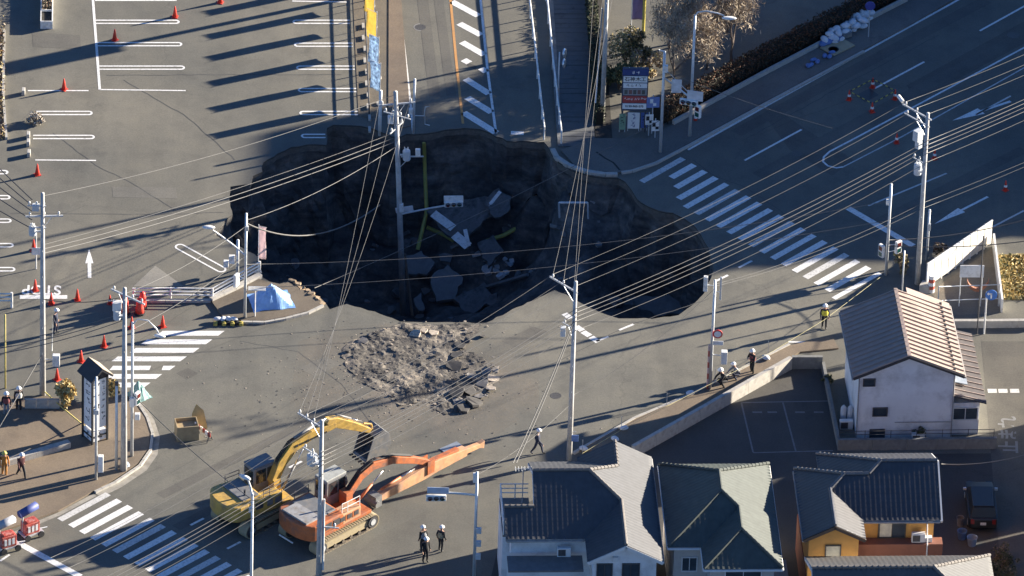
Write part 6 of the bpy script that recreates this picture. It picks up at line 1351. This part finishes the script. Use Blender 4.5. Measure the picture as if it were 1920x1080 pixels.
# ------------------------------------------------------------------ sheets, bags, boards
def sheet_cover(name, px, sx, sy, h, rz, m_, label, seed, cat="tarpaulin"):
    p = G(*px); mb = MB(); n_ = 22; vs = []
    for j in range(n_ + 1):
        for i in range(n_ + 1):
            u = i / n_ * 2 - 1; v_ = j / n_ * 2 - 1; d = min(1, math.hypot(u, v_) * .5 + max(abs(u), abs(v_)) * .5); an_ = math.atan2(v_, u); z = h * max(0, 1 - d) ** 1.05 + .10 * abs(math.sin(an_ * 4.5 + seed)) * d * (1 - d) * 2.5 + .16 * noise.fractal(Vector((u * 2.4 + seed, v_ * 2.4, seed)), 1, 2, 3) * (1 - d * .8) + .015; k = 1 + .09 * noise.noise(Vector((u * 2, v_ * 2, seed + 4)))
            vs.append((u * sx / 2 * k, v_ * sy / 2 * k, max(.012, z)))
    mb.add(vs, [(j * (n_ + 1) + i, j * (n_ + 1) + i + 1, (j + 1) * (n_ + 1) + i + 1, (j + 1) * (n_ + 1) + i) for j in range(n_) for i in range(n_)]); o = mb.build(name, m_); o.location = (p.x, p.y, .12 if name == "tarpaulin" else 0); o.rotation_euler = (0, 0, rz); return tag(o, label, cat)
sheet_cover("tarpaulin", (508, 568), 2.5, 2.0, 1.25, rad(15), mat("tarp_blue", (.20, .37, .66), .5, var=.15, scale=3), "pale blue tarpaulin heaped on the broken pavement corner", 3.3)
sheet_cover("covered_scooter", (260, 742), 1.1, 1.3, 1.1, rad(40), mat("cover_teal", (.20, .36, .34), .6, var=.2), "scooter under a teal cover at the kerb", 5.1, "scooter cover")
sheet_cover("bag", (236, 876), .55, .5, .4, 0, mat("bag_pale_blue", (.45, .55, .68), .6), "pale blue bag at the foot of the tower sign pole", 7.7, "bag")
p = G(478, 596); t = thing("sign_stand", "white board on a thin leg in front of the blue tarpaulin", "sign", (p.x, p.y, .12), 0); mb = MB(); mb.cyl((0, 0, 0), (0, 0, 1.9), .035, n=6); mb.build("leg", WHITE_M, t); mb = MB(); mb.box((.1, 0, 1.98), (1.05, .3, .06), rx=.3); mb.build("board", WHITE_M, t)
SB = mat("sandbag_white", (.62, .63, .64), .8, var=.12, scale=3, bump=.2); SBB = mat("sandbag_blue", (.12, .2, .42), .8, var=.2, scale=3)
mb = MB(); mb.sph((0, 0, .13), 1, 12, 7, (.32, .22, .14))
mb.v = [tuple(Vector(q) * (1 + .08 * noise.noise(Vector(q) * 7))) for q in mb.v]; SBM = mb.mesh("sandbag", SB, True); SBM2 = SBM.copy(); SBM2.materials.clear(); SBM2.materials.append(SBB)
q = random.Random(5)
for k in range(60):
    u = q.random() ** .8; row = 0 if k < 30 else (1 if k < 48 else 2); p = G(1550 + 82 * u + q.uniform(-7, 7), 84 - 50 * u + q.uniform(-9, 9)); o = bpy.data.objects.new("sandbag", SBM); link(o); o.location = (p.x, p.y, .12 + row * .2); o.rotation_euler = (q.uniform(-.2, .2), q.uniform(-.2, .2), q.uniform(0, 3)); o.scale = (q.uniform(.85, 1.15),) * 3; tag(o, "white sandbag in the pile against the hedge", "sandbag", "white sandbags by the hedge")
for k in range(5): p = G(1546 + 6 * k + q.uniform(-4, 4), 88 - 3 * k); o = bpy.data.objects.new("sandbag", SBM2); link(o); o.location = (p.x, p.y, .14); o.rotation_euler = (0, 0, q.uniform(0, 3)); o.scale = (1.3, 1.2, 1.3); tag(o, "blue sandbag at the low end of the white pile", "sandbag", "blue sandbags by the hedge")
for k in range(7): p = G(1512 + 8 * k + q.uniform(-4, 4), 128 - 3.6 * k + q.uniform(-4, 4)); o = bpy.data.objects.new("sandbag", SBM2); link(o); o.location = (p.x, p.y, .12); o.rotation_euler = (0, 0, q.uniform(0, 3)); o.scale = (.8, .7, .7); tag(o, "small blue sack lying along the kerb near the plywood sheet", "sack", "blue sacks on the kerb")
for px, lb in (((1170, 808), "white weight bag on the kerb left of the striped post"), ((1094, 846), "white weight bag beside the slim pole base"), ((1153, 828), "white weight bag behind the navy tiled roof"), ((1294, 742), "white weight bag at the striped post foot"), ((1436, 676), "white weight bag on the pavement by the dark red vest")):
    p = G(*px); o = bpy.data.objects.new("weight_bag", SBM); link(o); o.location = (p.x, p.y, .1); o.scale = (.9, .9, .9); o.rotation_euler = (0, 0, R.uniform(0, 3)); tag(o, lb, "weight bag")
p = G(1570, 92); t = thing("plywood_sheet", "tan plywood sheet with a ring mark lying by the sandbags", "plywood", (p.x, p.y, .125), rad(44)); mb = MB(); mb.box((0, 0, .05), (1.9, 1.25, .07)); mb.build("board", mat("plywood", (.36, .30, .19), .8, var=.15, scale=2), t); mb = MB(); mb.lathe([(.34, .086), (.34, .10), (.27, .10), (.27, .086)], 20, (-.45, -.1, 0)); mb.build("ring", BLACK, t)
p = G(1585, 72); mb = MB(); mb.box((0, 0, .2), (.7, .5, .36)); o = mb.build("tool_box", MGREY, bevel=.03); o.location = (p.x, p.y, .12); o.rotation_euler = (0, 0, .6); tag(o, "dark tool box between plywood sheet and sandbags", "tool box")
p = G(1628, 72); t = thing("round_sign", "round blue sign on a post above the sandbags", "sign", (p.x, p.y, .1), 0); mb = MB(); mb.cyl((0, 0, 0), (0, 0, 2.6), .035, n=8); mb.build("post", STEEL, t); mb = MB(); mb.cyl((0, -.05, 2.35), (0, -.09, 2.35), .32, n=20); mb.build("disc", mat("disc_blue", (.06, .07, .30), .5), t)
p = G(1845, 626); t = thing("round_sign", "round blue sign with white arrow beside the lane wall", "sign", (p.x, p.y, 0), 0); mb = MB(); mb.cyl((0, 0, 0), (0, 0, 3.0), .05, n=8); mb.build("post", WHITE_M, t); mb = MB(); mb.cyl((.28, -.05, 2.85), (.28, -.09, 2.85), .36, n=24); d_ = mb.build("disc", mat("disc_bright_blue", (.04, .16, .48), .5), t); mb = MB(); mb.box((.28, -.095, 2.78), (.09, .012, .34)); mb.box((.2, -.095, 2.93), (.25, .012, .09)); mb.add([(.02, -.10, 2.93), (.12, -.10, 3.05), (.12, -.10, 2.81)], [(0, 2, 1)]); mb.build("arrow", WHITE_M, d_)
p = G(1832, 626); t = thing("sign_post", "thin dark post beside the round arrow sign", "post", (p.x, p.y, 0)); mb = MB(); mb.cyl((0, 0, 0), (0, 0, 7.0), .04, n=6); mb.build("shaft", STEEL_D, t)
# crate, board and striped barricade
p = G(350, 818); t = thing("plywood_crate", "open tan plywood crate on the roadway", "crate", (p.x, p.y, 0), rad(12)); PLY = mat("plywood", (.36, .30, .19)); CR = mat("crate_tan", (.34, .26, .15), .8, var=.2, scale=3)
for c_, d_ in (((0, -.5, .5), (1.3, .05, 1.0)), ((0, .5, .5), (1.3, .05, 1.0)), ((-.63, 0, .5), (.05, .95, 1.0)), ((.63, 0, .5), (.05, .95, 1.0)), ((0, 0, .75), (1.2, .94, .05))): mb = MB(); mb.box(c_, d_); mb.build("panel", CR, t)
p = G(374, 806); mb = MB(); mb.extr([(-.55, .02), (.5, .02), (.35, 1.15), (-.05, 1.6), (-.35, 1.1)], -.03, .03); o = mb.build("plywood_offcut", mat("board_yellow", (.46, .34, .15), .8, var=.15)); o.location = (p.x, p.y, 0); o.rotation_euler = (rad(-18), 0, rad(20)); tag(o, "pointed yellow board leaning on the crate", "board")
p = G(381, 822); t = thing("barricade", "small red and white striped barricade toppled beside the crate", "barricade", (p.x, p.y, 0), rad(-38))
for k in range(6): mb = MB(); mb.box((-.55 + k * .2, 0, .75 - .06 * k), (.2, .06, .28)); mb.build("stripe", mat("band_dark_red", (.28, .05, .04), .6) if k % 2 else SIGNW, t)
for x in (-.5, .5): mb = MB(); mb.cyl((x, -.25, .02), (x, 0, .9 - .3 * (x + .5)), .03, n=6); mb.cyl((x, .25, .02), (x, 0, .9 - .3 * (x + .5)), .03, n=6); mb.build("leg", STEEL_D, t)
cable(G(383, 818, .3), G(396, 822, .05), .02, "hose", .03, WIRE_D, group="hoses", label="short black hose beside the striped barricade")
# rubber feet row at the left pit corner
for k in range(7):
    p = G(404 + 8 * k, 609 - (k % 2) * 2); mb = MB(); mb.box((0, 0, .09), (.24, .3, .18)); mb.box((0, 0, .2), (.12, .14, .06)); o = mb.build("barrier_weight", BLACK if k % 2 else mat("foot_yellow", (.4, .33, .08)), bevel=.015); o.location = (p.x, p.y, 0); tag(o, "black barrier foot in the row left of the corner signal post" if k % 2 else "yellow barrier foot in the row left of the corner signal post", "barrier foot", "barrier feet by the corner post")
for k in range(4): p = G(408 + 10 * k, 603); o = bpy.data.objects.new("sandbag", SBM); link(o); o.location = (p.x, p.y, .1); o.scale = (.8, .8, .8); o.rotation_euler = (0, 0, k); tag(o, "dirty pale sandbag on the barrier feet by the corner post", "sandbag", "sandbags on the barrier feet")
# white panel fence and yard bits on the right
FEN = mat("fence_cream", (.66, .62, .54), .7, var=.06, scale=2); t = thing("panel_fence", "tall cream panel fence lit beside the big pole", "fence"); A = G(1737, 540); B = G(1858, 458); N_ = 9
for k in range(N_):
    a = A.lerp(B, k / N_); b = A.lerp(B, (k + .97) / N_); m = (a + b) / 2; d = b - a; mb = MB(); mb.box((m.x, m.y, .88), (d.length, .05, 1.55), math.atan2(d.y, d.x)); mb.build("panel", FEN, t); mb = MB(); mb.box((a.x, a.y, .9), (.09, .09, 1.8), math.atan2(d.y, d.x)); mb.build("post", WHITE_M, t)
mb = MB(); d = B - A; m = (A + B) / 2; mb.box((m.x, m.y, 1.74), (d.length, .08, .08), math.atan2(d.y, d.x)); mb.build("top_rail", WHITE_M, t)
low_wall("fence_return", [(1862, 462), (1878, 586)], 0.95, .12, "narrow white end of the panel fence beside dry grass", WHITE_M, "fence", piece=1.6); low_wall("plinth", [(1733, 548), (1737, 542)], .5, .6, "pale plinth at the foot of the big pole", CONC, "plinth")
quad([(1742, 548), (1860, 466), (1876, 588), (1790, 590)], "yard_surface", asphalt("yard_gravel", (.20, .18, .15)), .005)
p = G(1818, 575); t = thing("white_board", "white board on a pipe frame behind the panel fence", "board", (p.x, p.y, 0), rad(3)); mb = MB(); mb.box((0, 0, 2.55), (1.45, .05, .85)); mb.build("board", WHITE_M, t)
for x in (-.65, .65): mb = MB(); mb.cyl((x, .05, 0), (x, .05, 2.9), .035, n=6); mb.build("post", STEEL, t)
pipe_fence("pipe_barrier", [(1758, 578), (1872, 574)], (.55, 1.55), .03, STEEL, "thin pipe frame before the cream panel fence", 3.5)
for px, sg, lb in (((1820, 566), 1, "rusty curved panel left of the thin dark post"), ((1842, 566), -1, "rusty curved panel right of the thin dark post")):
    p = G(*px); mb = MB(); pr = [(sg * (.75 - .75 * math.cos(a)) - sg * .3, 1.75 - .75 * math.sin(a)) for a in [k * math.pi / 14 for k in range(8)]]; pr2 = [(x, z - .22) for x, z in pr]; mb.extr(pr + pr2[::-1], -.1, .1); o = mb.build("rusty_panel", mat("rust", (.24, .10, .06), .8, var=.3), bevel=.01); o.location = (p.x, p.y, 0); tag(o, lb, "metal panel")
p = G(1738, 545); t = thing("striped_barrel", "red and white striped barrel at the big pole", "barrel", (p.x + .25, p.y - .1, 0))
for k in range(5): mb = MB(); mb.cyl((0, 0, k * .24), (0, 0, k * .24 + .23), .2, n=12); mb.build("stripe", mat("band_red", (.45, .1, .07)) if k % 2 else SIGNW, t)
# barrier tape along the closed pavement
tp_ = [(1092, 850), (1165, 806), (1250, 762), (1340, 716), (1440, 664), (1545, 600), (1650, 520)]; t = thing("barrier_tape", "yellow barrier tape strung along the closed kerb", "barrier tape"); mb = MB(); mb.tube([G(*q, .85) for q in tp_], .012, 5); mb.build("tape", mat("tape_yellow", (.42, .37, .16), .6), t)
for q_ in tp_[:-1]: p = G(*q_); mb = MB(); mb.cyl(p, p + Vector((0, 0, .95)), .018, n=5); mb.build("stake", STEEL, t)
cable(G(962, 868, 6.3), at("M", hM - 2.6), .3, "service_cable", .03, WIRE, group="house service lines", label="pale service line from the slim pole to the navy tiled house"); cable(G(968, 868, 6.2), at("M", hM - 2.9), .35, "service_cable", .03, WIRE, group="house service lines", label="pale service line from the slim pole to the navy tiled house")
cable(G(1765, 870, 5.8), G(1960, 840, 6.5), .4, "service_cable", .025, WIRE, group="lane service lines", label="grey line from the orange house across the side lane")
# garden bits
for px, r_, m_, lb in (((1803, 1010), .28, mat("bucket_blue", (.10, .17, .30), .5), "blue bucket behind the orange house"), ((1822, 1022), .3, mat("bucket_pale", (.25, .32, .42), .5), "pale blue tub beside the orange house"), ((1800, 985), .22, mat("pot_grey", (.2, .19, .18), .7), "grey pot near the orange house verge")):
    p = G(*px); mb = MB(); mb.lathe([(r_ * .75, 0), (r_, .55), (r_ * 1.06, .57), (r_ * .95, .57), (r_ * .7, .06)], 16); o = mb.build("tub", m_, smooth=False); o.location = (p.x, p.y, 0); tag(o, lb, "tub")
for k, (px, s_) in enumerate((((1872, 1050), .7), ((1890, 1062), .5), ((1862, 1075), .55), ((1885, 1085), .6))): shrub(px, s_, .9, ["grey green garden shrub below the parked car", "small garden shrub beside the lane edge", "low dark shrub at the pale ridge house", "round garden shrub at the lower lane"][k], GRN[:2] + TAN[1:2], 70 + k, 600, size=.07)
p = G(1587, 790); t = thing("gas_cylinder", "grey gas cylinders beside the white house", "gas cylinder", (p.x, p.y, 0)); 
for k in (-.2, .2): mb = MB(); mb.lathe([(.17, 0), (.18, .05), (.18, .95), (.1, 1.08), (.05, 1.15)], 12, (k, 0, 0)); mb.build("cylinder", BOXG, t, smooth=True)
pipe_fence("wall_railing", [(1572, 842), (1862, 838)], (1.0, 1.25), .02, STEEL_D, "thin dark railing on the block wall before the white house", 1.5, .02)
# ------------------------------------------------------------------ dug-up asphalt in front of the pit
def chunk(q, s, flat=.5):
    mb = MB(); n_ = q.choice((5, 6, 7)); pr = []
    for i in range(n_): a = 6.283 * (i + q.uniform(-.3, .3)) / n_; pr.append((s * q.uniform(.6, 1.1) * math.cos(a), s * q.uniform(.6, 1.1) * math.sin(a)))
    mb.prism(pr, 0, s * flat * q.uniform(.7, 1.3)); mb.v = [tuple(Vector(v) + Vector((q.gauss(0, .06), q.gauss(0, .06), q.gauss(0, .05))) * s) for v in mb.v]; return mb
HEAP_PX = [(640, 655), (662, 640), (700, 622), (748, 608), (830, 609), (905, 608), (886, 632), (872, 655), (905, 672), (934, 690), (932, 716), (905, 742), (868, 772), (835, 778), (790, 755), (752, 762), (712, 735), (676, 716), (650, 690)]
HEAP = subdiv_jit([G(*p_).to_2d() for p_ in HEAP_PX], .35, .10, seed=9)
xs = [p_.x for p_ in HEAP]; ys = [p_.y for p_ in HEAP]; q = random.Random(13); pts = list(HEAP); gx = min(xs)
while gx < max(xs):
    gy = min(ys)
    while gy < max(ys):
        w_ = Vector((gx + q.uniform(-.04, .04), gy + q.uniform(-.04, .04)))
        if inside(w_, HEAP): pts.append(w_)
        gy += .15
    gx += .15
v, e, f, *_ = delaunay_2d_cdt(pts, [], [list(range(len(HEAP)))], 1, 1e-6); mb = MB(); vs = []
for p_ in v:
    d = min((p_ - r_).length for r_ in HEAP[::2]); k = min(1, d / .6); z = .006 + k * max(0, .05 + .12 * noise.fractal(Vector((p_.x * .6, p_.y * .6, 4)), .8, 2.1, 5) + .05 * noise.noise(Vector((p_.x * 3.5, p_.y * 3.5, 2)))); vs.append((p_.x, p_.y, z))
mb.add(vs, [tuple(t_) if (v[t_[1]] - v[t_[0]]).cross(v[t_[2]] - v[t_[0]]) > 0 else tuple(t_)[::-1] for t_ in f])
m, nt, bs = _nt("heap_earth"); n1 = _noise(nt, .55, 7, .7); n2 = _noise(nt, 3.0, 8, .75); n3 = _noise(nt, 9.0, 5, .75)
k = _ramp(nt, n1, [(.30, (.045, .042, .04)), (.45, (.10, .092, .082)), (.55, (.18, .16, .135)), (.64, (.29, .25, .20)), (.76, (.42, .36, .29))]); k = _mix(nt, k, _ramp(nt, n2, [(.3, (.45, .45, .46)), (.7, (1.4, 1.37, 1.3))]), .85, 'MULTIPLY'); k = _mix(nt, k, _ramp(nt, n3, [(.3, (.6, .6, .6)), (.7, (1.35, 1.35, 1.35))]), .6, 'MULTIPLY')
nt.links.new(k, bs.inputs['Base Color']); bs.inputs['Roughness'].default_value = .95; _bump(nt, bs, n2, .7, .08); HEAPM = m
dm, nt2, bs2 = _nt("dust_stain"); dn = _noise(nt2, .35, 8, .7); dn2 = _noise(nt2, 4.0, 6, .75); tc2 = nt2.nodes.new("ShaderNodeTexCoord"); gr = nt2.nodes.new("ShaderNodeTexGradient"); gr.gradient_type = 'SPHERICAL'; mp2 = nt2.nodes.new("ShaderNodeMapping")
nt2.links.new(tc2.outputs['Object'], mp2.inputs[0]); nt2.links.new(mp2.outputs[0], gr.inputs[0]); dc = G(775, 715); mp2.vector_type = 'TEXTURE'; mp2.inputs['Location'].default_value = (dc.x, dc.y, 0); mp2.inputs['Scale'].default_value = (10.0, 8.0, 1)
nt2.links.new(_ramp(nt2, dn2, [(.3, (.20, .175, .145)), (.7, (.34, .29, .235))]), bs2.inputs['Base Color']); bs2.inputs['Roughness'].default_value = .95
ml = nt2.nodes.new("ShaderNodeMath"); ml.operation = 'MULTIPLY'; nt2.links.new(_ramp(nt2, dn, [(.38, (0, 0, 0)), (.68, (.8, .8, .8))]), ml.inputs[0]); nt2.links.new(gr.outputs[1], ml.inputs[1]); ml2 = nt2.nodes.new("ShaderNodeMath"); ml2.operation = 'MULTIPLY'; ml2.inputs[1].default_value = 1.7; ml2.use_clamp = True; nt2.links.new(ml.outputs[0], ml2.inputs[0]); nt2.links.new(ml2.outputs[0], bs2.inputs['Alpha'])
tag(sheet("dust_film", [G(*p_).to_2d() for p_ in ((560, 640), (640, 612), (740, 606), (925, 607), (1010, 640), (1010, 760), (900, 840), (700, 850), (540, 780))], .004, dm), "pale dust trodden over the asphalt around the dug earth", "dust", kind="stuff")
q5 = random.Random(77)
for k5 in range(26):
    u5 = k5 / 25; p_ = G(546 + 58 * u5 + q5.uniform(-3, 3), 527 + 42 * u5 + q5.uniform(-2, 2)); o = chunk(q5, q5.uniform(.12, .26), .45).build("soil_lump", mat("soil_tan", (.34, .25, .16), .95, var=.25, scale=5)); o.location = (p_.x, p_.y, q5.uniform(-.05, .08)); o.rotation_euler = (q5.uniform(-.3, .3), q5.uniform(-.3, .3), q5.uniform(0, 6)); tag(o, "tan soil lump on the broken edge of the pavement corner", "soil lump", "tan soil lumps on the broken pavement edge")
tag(mb.build("dug_earth", HEAPM), "dug up earth and broken asphalt in front of the pit", "earth", kind="stuff")
CH = [mat("chunk_dark", (.07, .066, .062), .95, var=.3, scale=5), mat("chunk_grey", (.17, .16, .15), .95, var=.3, scale=5), mat("chunk_tan", (.40, .34, .27), .95, var=.25, scale=5)]
mb = MB(); q = random.Random(21); vv = [p_ for p_ in v]
for _ in range(380):
    p_ = q.choice(vv) + Vector((q.gauss(0, .5), q.gauss(0, .5)))
    if inside(p_, RIM): continue
    s = abs(q.gauss(0, .04)) + .02; c_ = chunk(q, s); mb.m = q.choices((0, 1, 2), (5, 4, 2))[0]; mb.add(c_.v, c_.f, Matrix.Translation((p_.x, p_.y, 0.03 + .2 * max(0, noise.fractal(Vector((p_.x * .6, p_.y * .6, 4)), .8, 2.1, 5)))) @ Matrix.Rotation(q.uniform(0, 6), 4, 'Z'))
tag(mb.build("rubble", CH), "loose crumbs of asphalt and stone on the dug earth", "rubble", kind="stuff")
mb = MB()
for _ in range(700):
    p_ = G(q.gauss(700, 150), q.gauss(730, 70))
    if inside(p_, RIM) : continue
    c_ = chunk(q, q.uniform(.012, .05)); mb.m = q.choice((0, 1, 2)); mb.add(c_.v, c_.f, Matrix.Translation((p_.x, p_.y, .002)) @ Matrix.Rotation(q.uniform(0, 6), 4, 'Z'))
tag(mb.build("grit", CH), "scattered grit on the roadway", "grit", kind="stuff")
SL = [(855, 742, .85, 0), (880, 735, .7, 0), (905, 722, .6, 1), (925, 712, .5, 2), (890, 757, .75, 0), (868, 768, .6, 0), (912, 700, .5, 1), (930, 695, .42, 2), (845, 725, .6, 0), (900, 745, .45, 1), (850, 690, .7, 0), (855, 668, .6, 0), (862, 650, .5, 0), (780, 628, .5, 2), (812, 626, .45, 2), (795, 622, .35, 2), (700, 632, .55, 0), (712, 628, .35, 0), (680, 642, .4, 1), (875, 642, .4, 0), (920, 730, .55, 2), (885, 708, .5, 1), (860, 755, .5, 1), (905, 632, .28, 0)]
wh = ["black asphalt slab", "grey asphalt lump", "pale concrete lump"]
for i, (x, y, s, mi) in enumerate(SL):
    p_ = G(x, y); o = chunk(q, s * .85, .17).build("asphalt_slab", CH[mi], bevel=.02); o.location = (p_.x, p_.y, .07); o.rotation_euler = (q.uniform(-.28, .28), q.uniform(-.28, .28), q.uniform(0, 6))
    tag(o, "%s %s" % (wh[mi], "in the broken stack at the right end of the dug earth" if x > 840 and y > 685 else ("along the right edge of the dug earth" if x > 840 else "at the pit side of the dug earth")), "slab", "broken slabs on the dug earth %d%d" % (mi, 0 if x > 840 and y > 685 else (1 if x > 840 else 2)))
p_ = G(848, 841); mb = MB(); mb.box((0, 0, .02), (1.3, .8, .035)); o = mb.build("steel_plate", mat("plate_bluegrey", (.28, .31, .35), .5, .3)); o.location = (p_.x, p_.y, 0); o.rotation_euler = (0, 0, rad(40)); tag(o, "blue grey steel plate beside the orange arm tip", "steel plate")

# ------------------------------------------------------------------ wreckage inside the pit
SLABM = mat("pit_slab", (.13, .13, .13), .9, var=.25, scale=1.5, bump=.2, dirt=((.05, .05, .05), 1.2)); SLABL = mat("pit_slab_pale", (.165, .165, .165), .9, var=.25, scale=1.5, dirt=((.15, .15, .14), 1.0)); PIPEY = mat("pipe_yellow", (.33, .32, .09), .6, var=.15, scale=3)
def pit_slab(corners, th, m_, label, zs, strips=(), group=None):
    """tilted road slab given by its corners and their depths"""
    P = [G(x, y, z + .7) for (x, y), z in zip(corners, zs)]; c_ = sum(P, Vector()) / len(P); k = len(P); t = thing("fallen_slab", label, "slab", c_, 0, group); P = [p_ - c_ for p_ in P]; n_ = (P[1] - P[0]).cross(P[2] - P[0]).normalized(); n_ = n_ if n_.z > 0 else -n_
    P0 = P; rg = random.Random(len(label) * 7 + len(corners)); P = []
    for i_ in range(k):
        a_, b_ = P0[i_], P0[(i_ + 1) % k]; P.append(a_); e_ = (b_ - a_); sd_ = n_.cross(e_.normalized()); m_n = max(2, int(e_.length / .35))
        for s_ in range(1, m_n): P.append(a_ + e_ * ((s_ + rg.uniform(-.3, .3)) / m_n) + sd_ * rg.uniform(-.12, .12))
    k = len(P)
    mb = MB(); mb.add([tuple(p_) for p_ in P] + [tuple(p_ - n_ * (th * rg.uniform(.6, 1.2))) for p_ in P], [tuple(range(k)), tuple(range(2 * k - 1, k - 1, -1))] + [(i, k + i, k + (i + 1) % k, (i + 1) % k) for i in range(k)]); mb.build("slab", m_, t)
    for a, b, w_ in strips:
        def on(px): d = (FWD * FPX + RT * (px[0] - 960) - UPV * (px[1] - 540)); s = (c_ + P[0] - CAMPOS).dot(n_) / d.dot(n_); return CAMPOS + d * s - c_ + n_ * .012
        A, B = on(a), on(b); d = (B - A).normalized(); sd = n_.cross(d) * w_ / 2; mb = MB(); mb.add([A - sd, A + sd, B + sd, B - sd], [(0, 1, 2, 3)]); mb.build("road_marking", WHITE, t)
    return t
pit_slab([(800, 396), (860, 372), (930, 368), (948, 392), (905, 414), (868, 452), (838, 440)], .3, SLABM, "tilted asphalt slab with broken white marking deep in the pit", (-5.6, -5.0, -4.7, -5.0, -5.6, -6.5, -6.3), [((812, 400), (850, 428), .55), ((852, 440), (878, 462), .6), ((872, 430), (879, 462), .25)])
pit_slab([(908, 382), (935, 352), (958, 368), (952, 398), (928, 408)], .25, SLABM, "small asphalt slab edged with white lines in the pit", (-4.7, -4.0, -4.3, -4.9, -5.2), [((919, 383), (938, 359), .22), ((919, 383), (927, 395), .22)])
for cs, zs, m_, lb in (([(755, 485), (790, 470), (815, 492), (800, 515), (762, 512)], (-7.8, -7.5, -7.8, -8.4, -8.4), SLABL, "grey slab beside the sunk pole"), ([(808, 520), (840, 495), (868, 520), (852, 560), (818, 565)], (-8.2, -7.8, -8.2, -9.0, -9.1), SLABL, "broad grey slab lying below the yellow pipes"), ([(850, 560), (905, 535), (925, 560), (880, 590)], (-9.0, -8.6, -8.9, -9.5), SLABM, "dark striped slab near the front pit wall"), ([(775, 560), (790, 548), (797, 578), (785, 582)], (-9.3, -9.1, -9.6, -9.7), SLABL, "upright shard of concrete at the sunk pole foot"), ([(1170, 560), (1275, 548), (1285, 585), (1215, 594), (1165, 590)], (-6.6, -6.4, -6.9, -7.1, -7.1), SLABL, "pale flat slab in the right lobe of the pit"), ([(895, 455), (925, 440), (945, 470), (915, 500)], (-6.6, -6.3, -6.8, -7.4), SLABM, "dark slab right of the white marking")): pit_slab(cs, .28, m_, lb, zs)
def pit_pipe(pts, r_, m_, label, name="fallen_pipe"):
    P = [G(x, y, z) for x, y, z in pts]; mb = MB(); mb.tube([p_ - P[0] for p_ in P], r_, 8); o = mb.build(name, m_, smooth=True); o.location = P[0]; return tag(o, label, "pipe")
pit_pipe([(795, 268, -.6), (797, 330, -3.0), (800, 398, -5.2), (783, 468, -7.0)], .13, PIPEY, "long yellow pipe hanging down the far pit wall"); pit_pipe([(800, 426, -6.0), (828, 438, -6.3), (852, 452, -6.5)], .13, PIPEY, "short yellow pipe crossing to the tilted slab"); pit_pipe([(912, 452, -6.3), (945, 441, -6.0), (982, 420, -5.4), (1008, 426, -5.6)], .14, PIPEY, "bent yellow pipe right of the tilted slab")
pit_pipe([(912, 366, -4.4), (926, 344, -3.7), (942, 322, -3.0)], .16, SLABL, "pale fallen beam standing against the rubble slope", "fallen_beam"); pit_pipe([(900, 330, -3.5), (950, 322, -3.2)], .09, SLABL, "thin pale beam across the rubble slope", "fallen_beam")
for a, b, lb in (((592, 322), (625, 328), "pale stick of kerb on the left pit wall"), ((606, 348), (634, 337), "short pale beam on the left pit wall"), ((644, 310), (664, 316), "small pale fragment on the left pit wall"), ((845, 470), (862, 462), "small white fragment below the tilted slab"), ((905, 545), (990, 520), "grey girder in the bottom of the pit")): A = pit(*a, .2); B = pit(*b, .2); mb = MB(); mb.tube([Vector(), B - A], .13, 5); o = mb.build("fallen_beam", SLABL); o.location = A; tag(o, lb, "beam")
t = thing("crossarm_frame", "dead crossarm frame hanging in the pit on the lines", "crossarm frame", G(1075, 396, -1.5)); c_ = G(1075, 396, -1.5); a = G(1048, 380, -1.0) - c_; b = G(1102, 380, -1.0) - c_; mb = MB(); mb.tube([a, b], .07, 6); mb.build("crossarm", STEEL, t)
for p_, e_ in ((a, (1049, 408)), (b, (1103, 410))): mb = MB(); mb.tube([p_, G(e_[0], e_[1], -2.1) - c_], .06, 6); mb.build("leg", STEEL, t)
q = random.Random(33)
for k in range(14):
    x, y = 935 + q.gauss(0, 14), 498 + q.gauss(0, 13); p_ = pit(x, y); o = chunk(q, q.uniform(.2, .45), .6).build("white_rubble", mat("rubble_white", (.46, .46, .46), .9, var=.25)); o.location = p_; o.rotation_euler = (q.uniform(-.5, .5), q.uniform(-.5, .5), q.uniform(0, 6)); tag(o, "white lump in the pile of white rubble in the pit", "rubble lump", "white rubble in the pit")
mb = MB()
for _ in range(170):
    p_ = G(q.uniform(480, 1320), q.uniform(280, 590), -6)
    if not inside(p_, RIM): continue
    c_ = chunk(q, abs(q.gauss(0, .22)) + .08, .6); mb.m = q.choice((0, 0, 1)); mb.add(c_.v, c_.f, Matrix.Translation((p_.x, p_.y, floor_z(p_.x, p_.y) - .05)) @ Matrix.Rotation(q.uniform(0, 6), 4, 'Z') @ Matrix.Rotation(q.gauss(0, .4), 4, 'X'))
tag(mb.build("pit_rubble", [SLABM, SLABL]), "loose lumps on the floor of the pit", "rubble", kind="stuff")
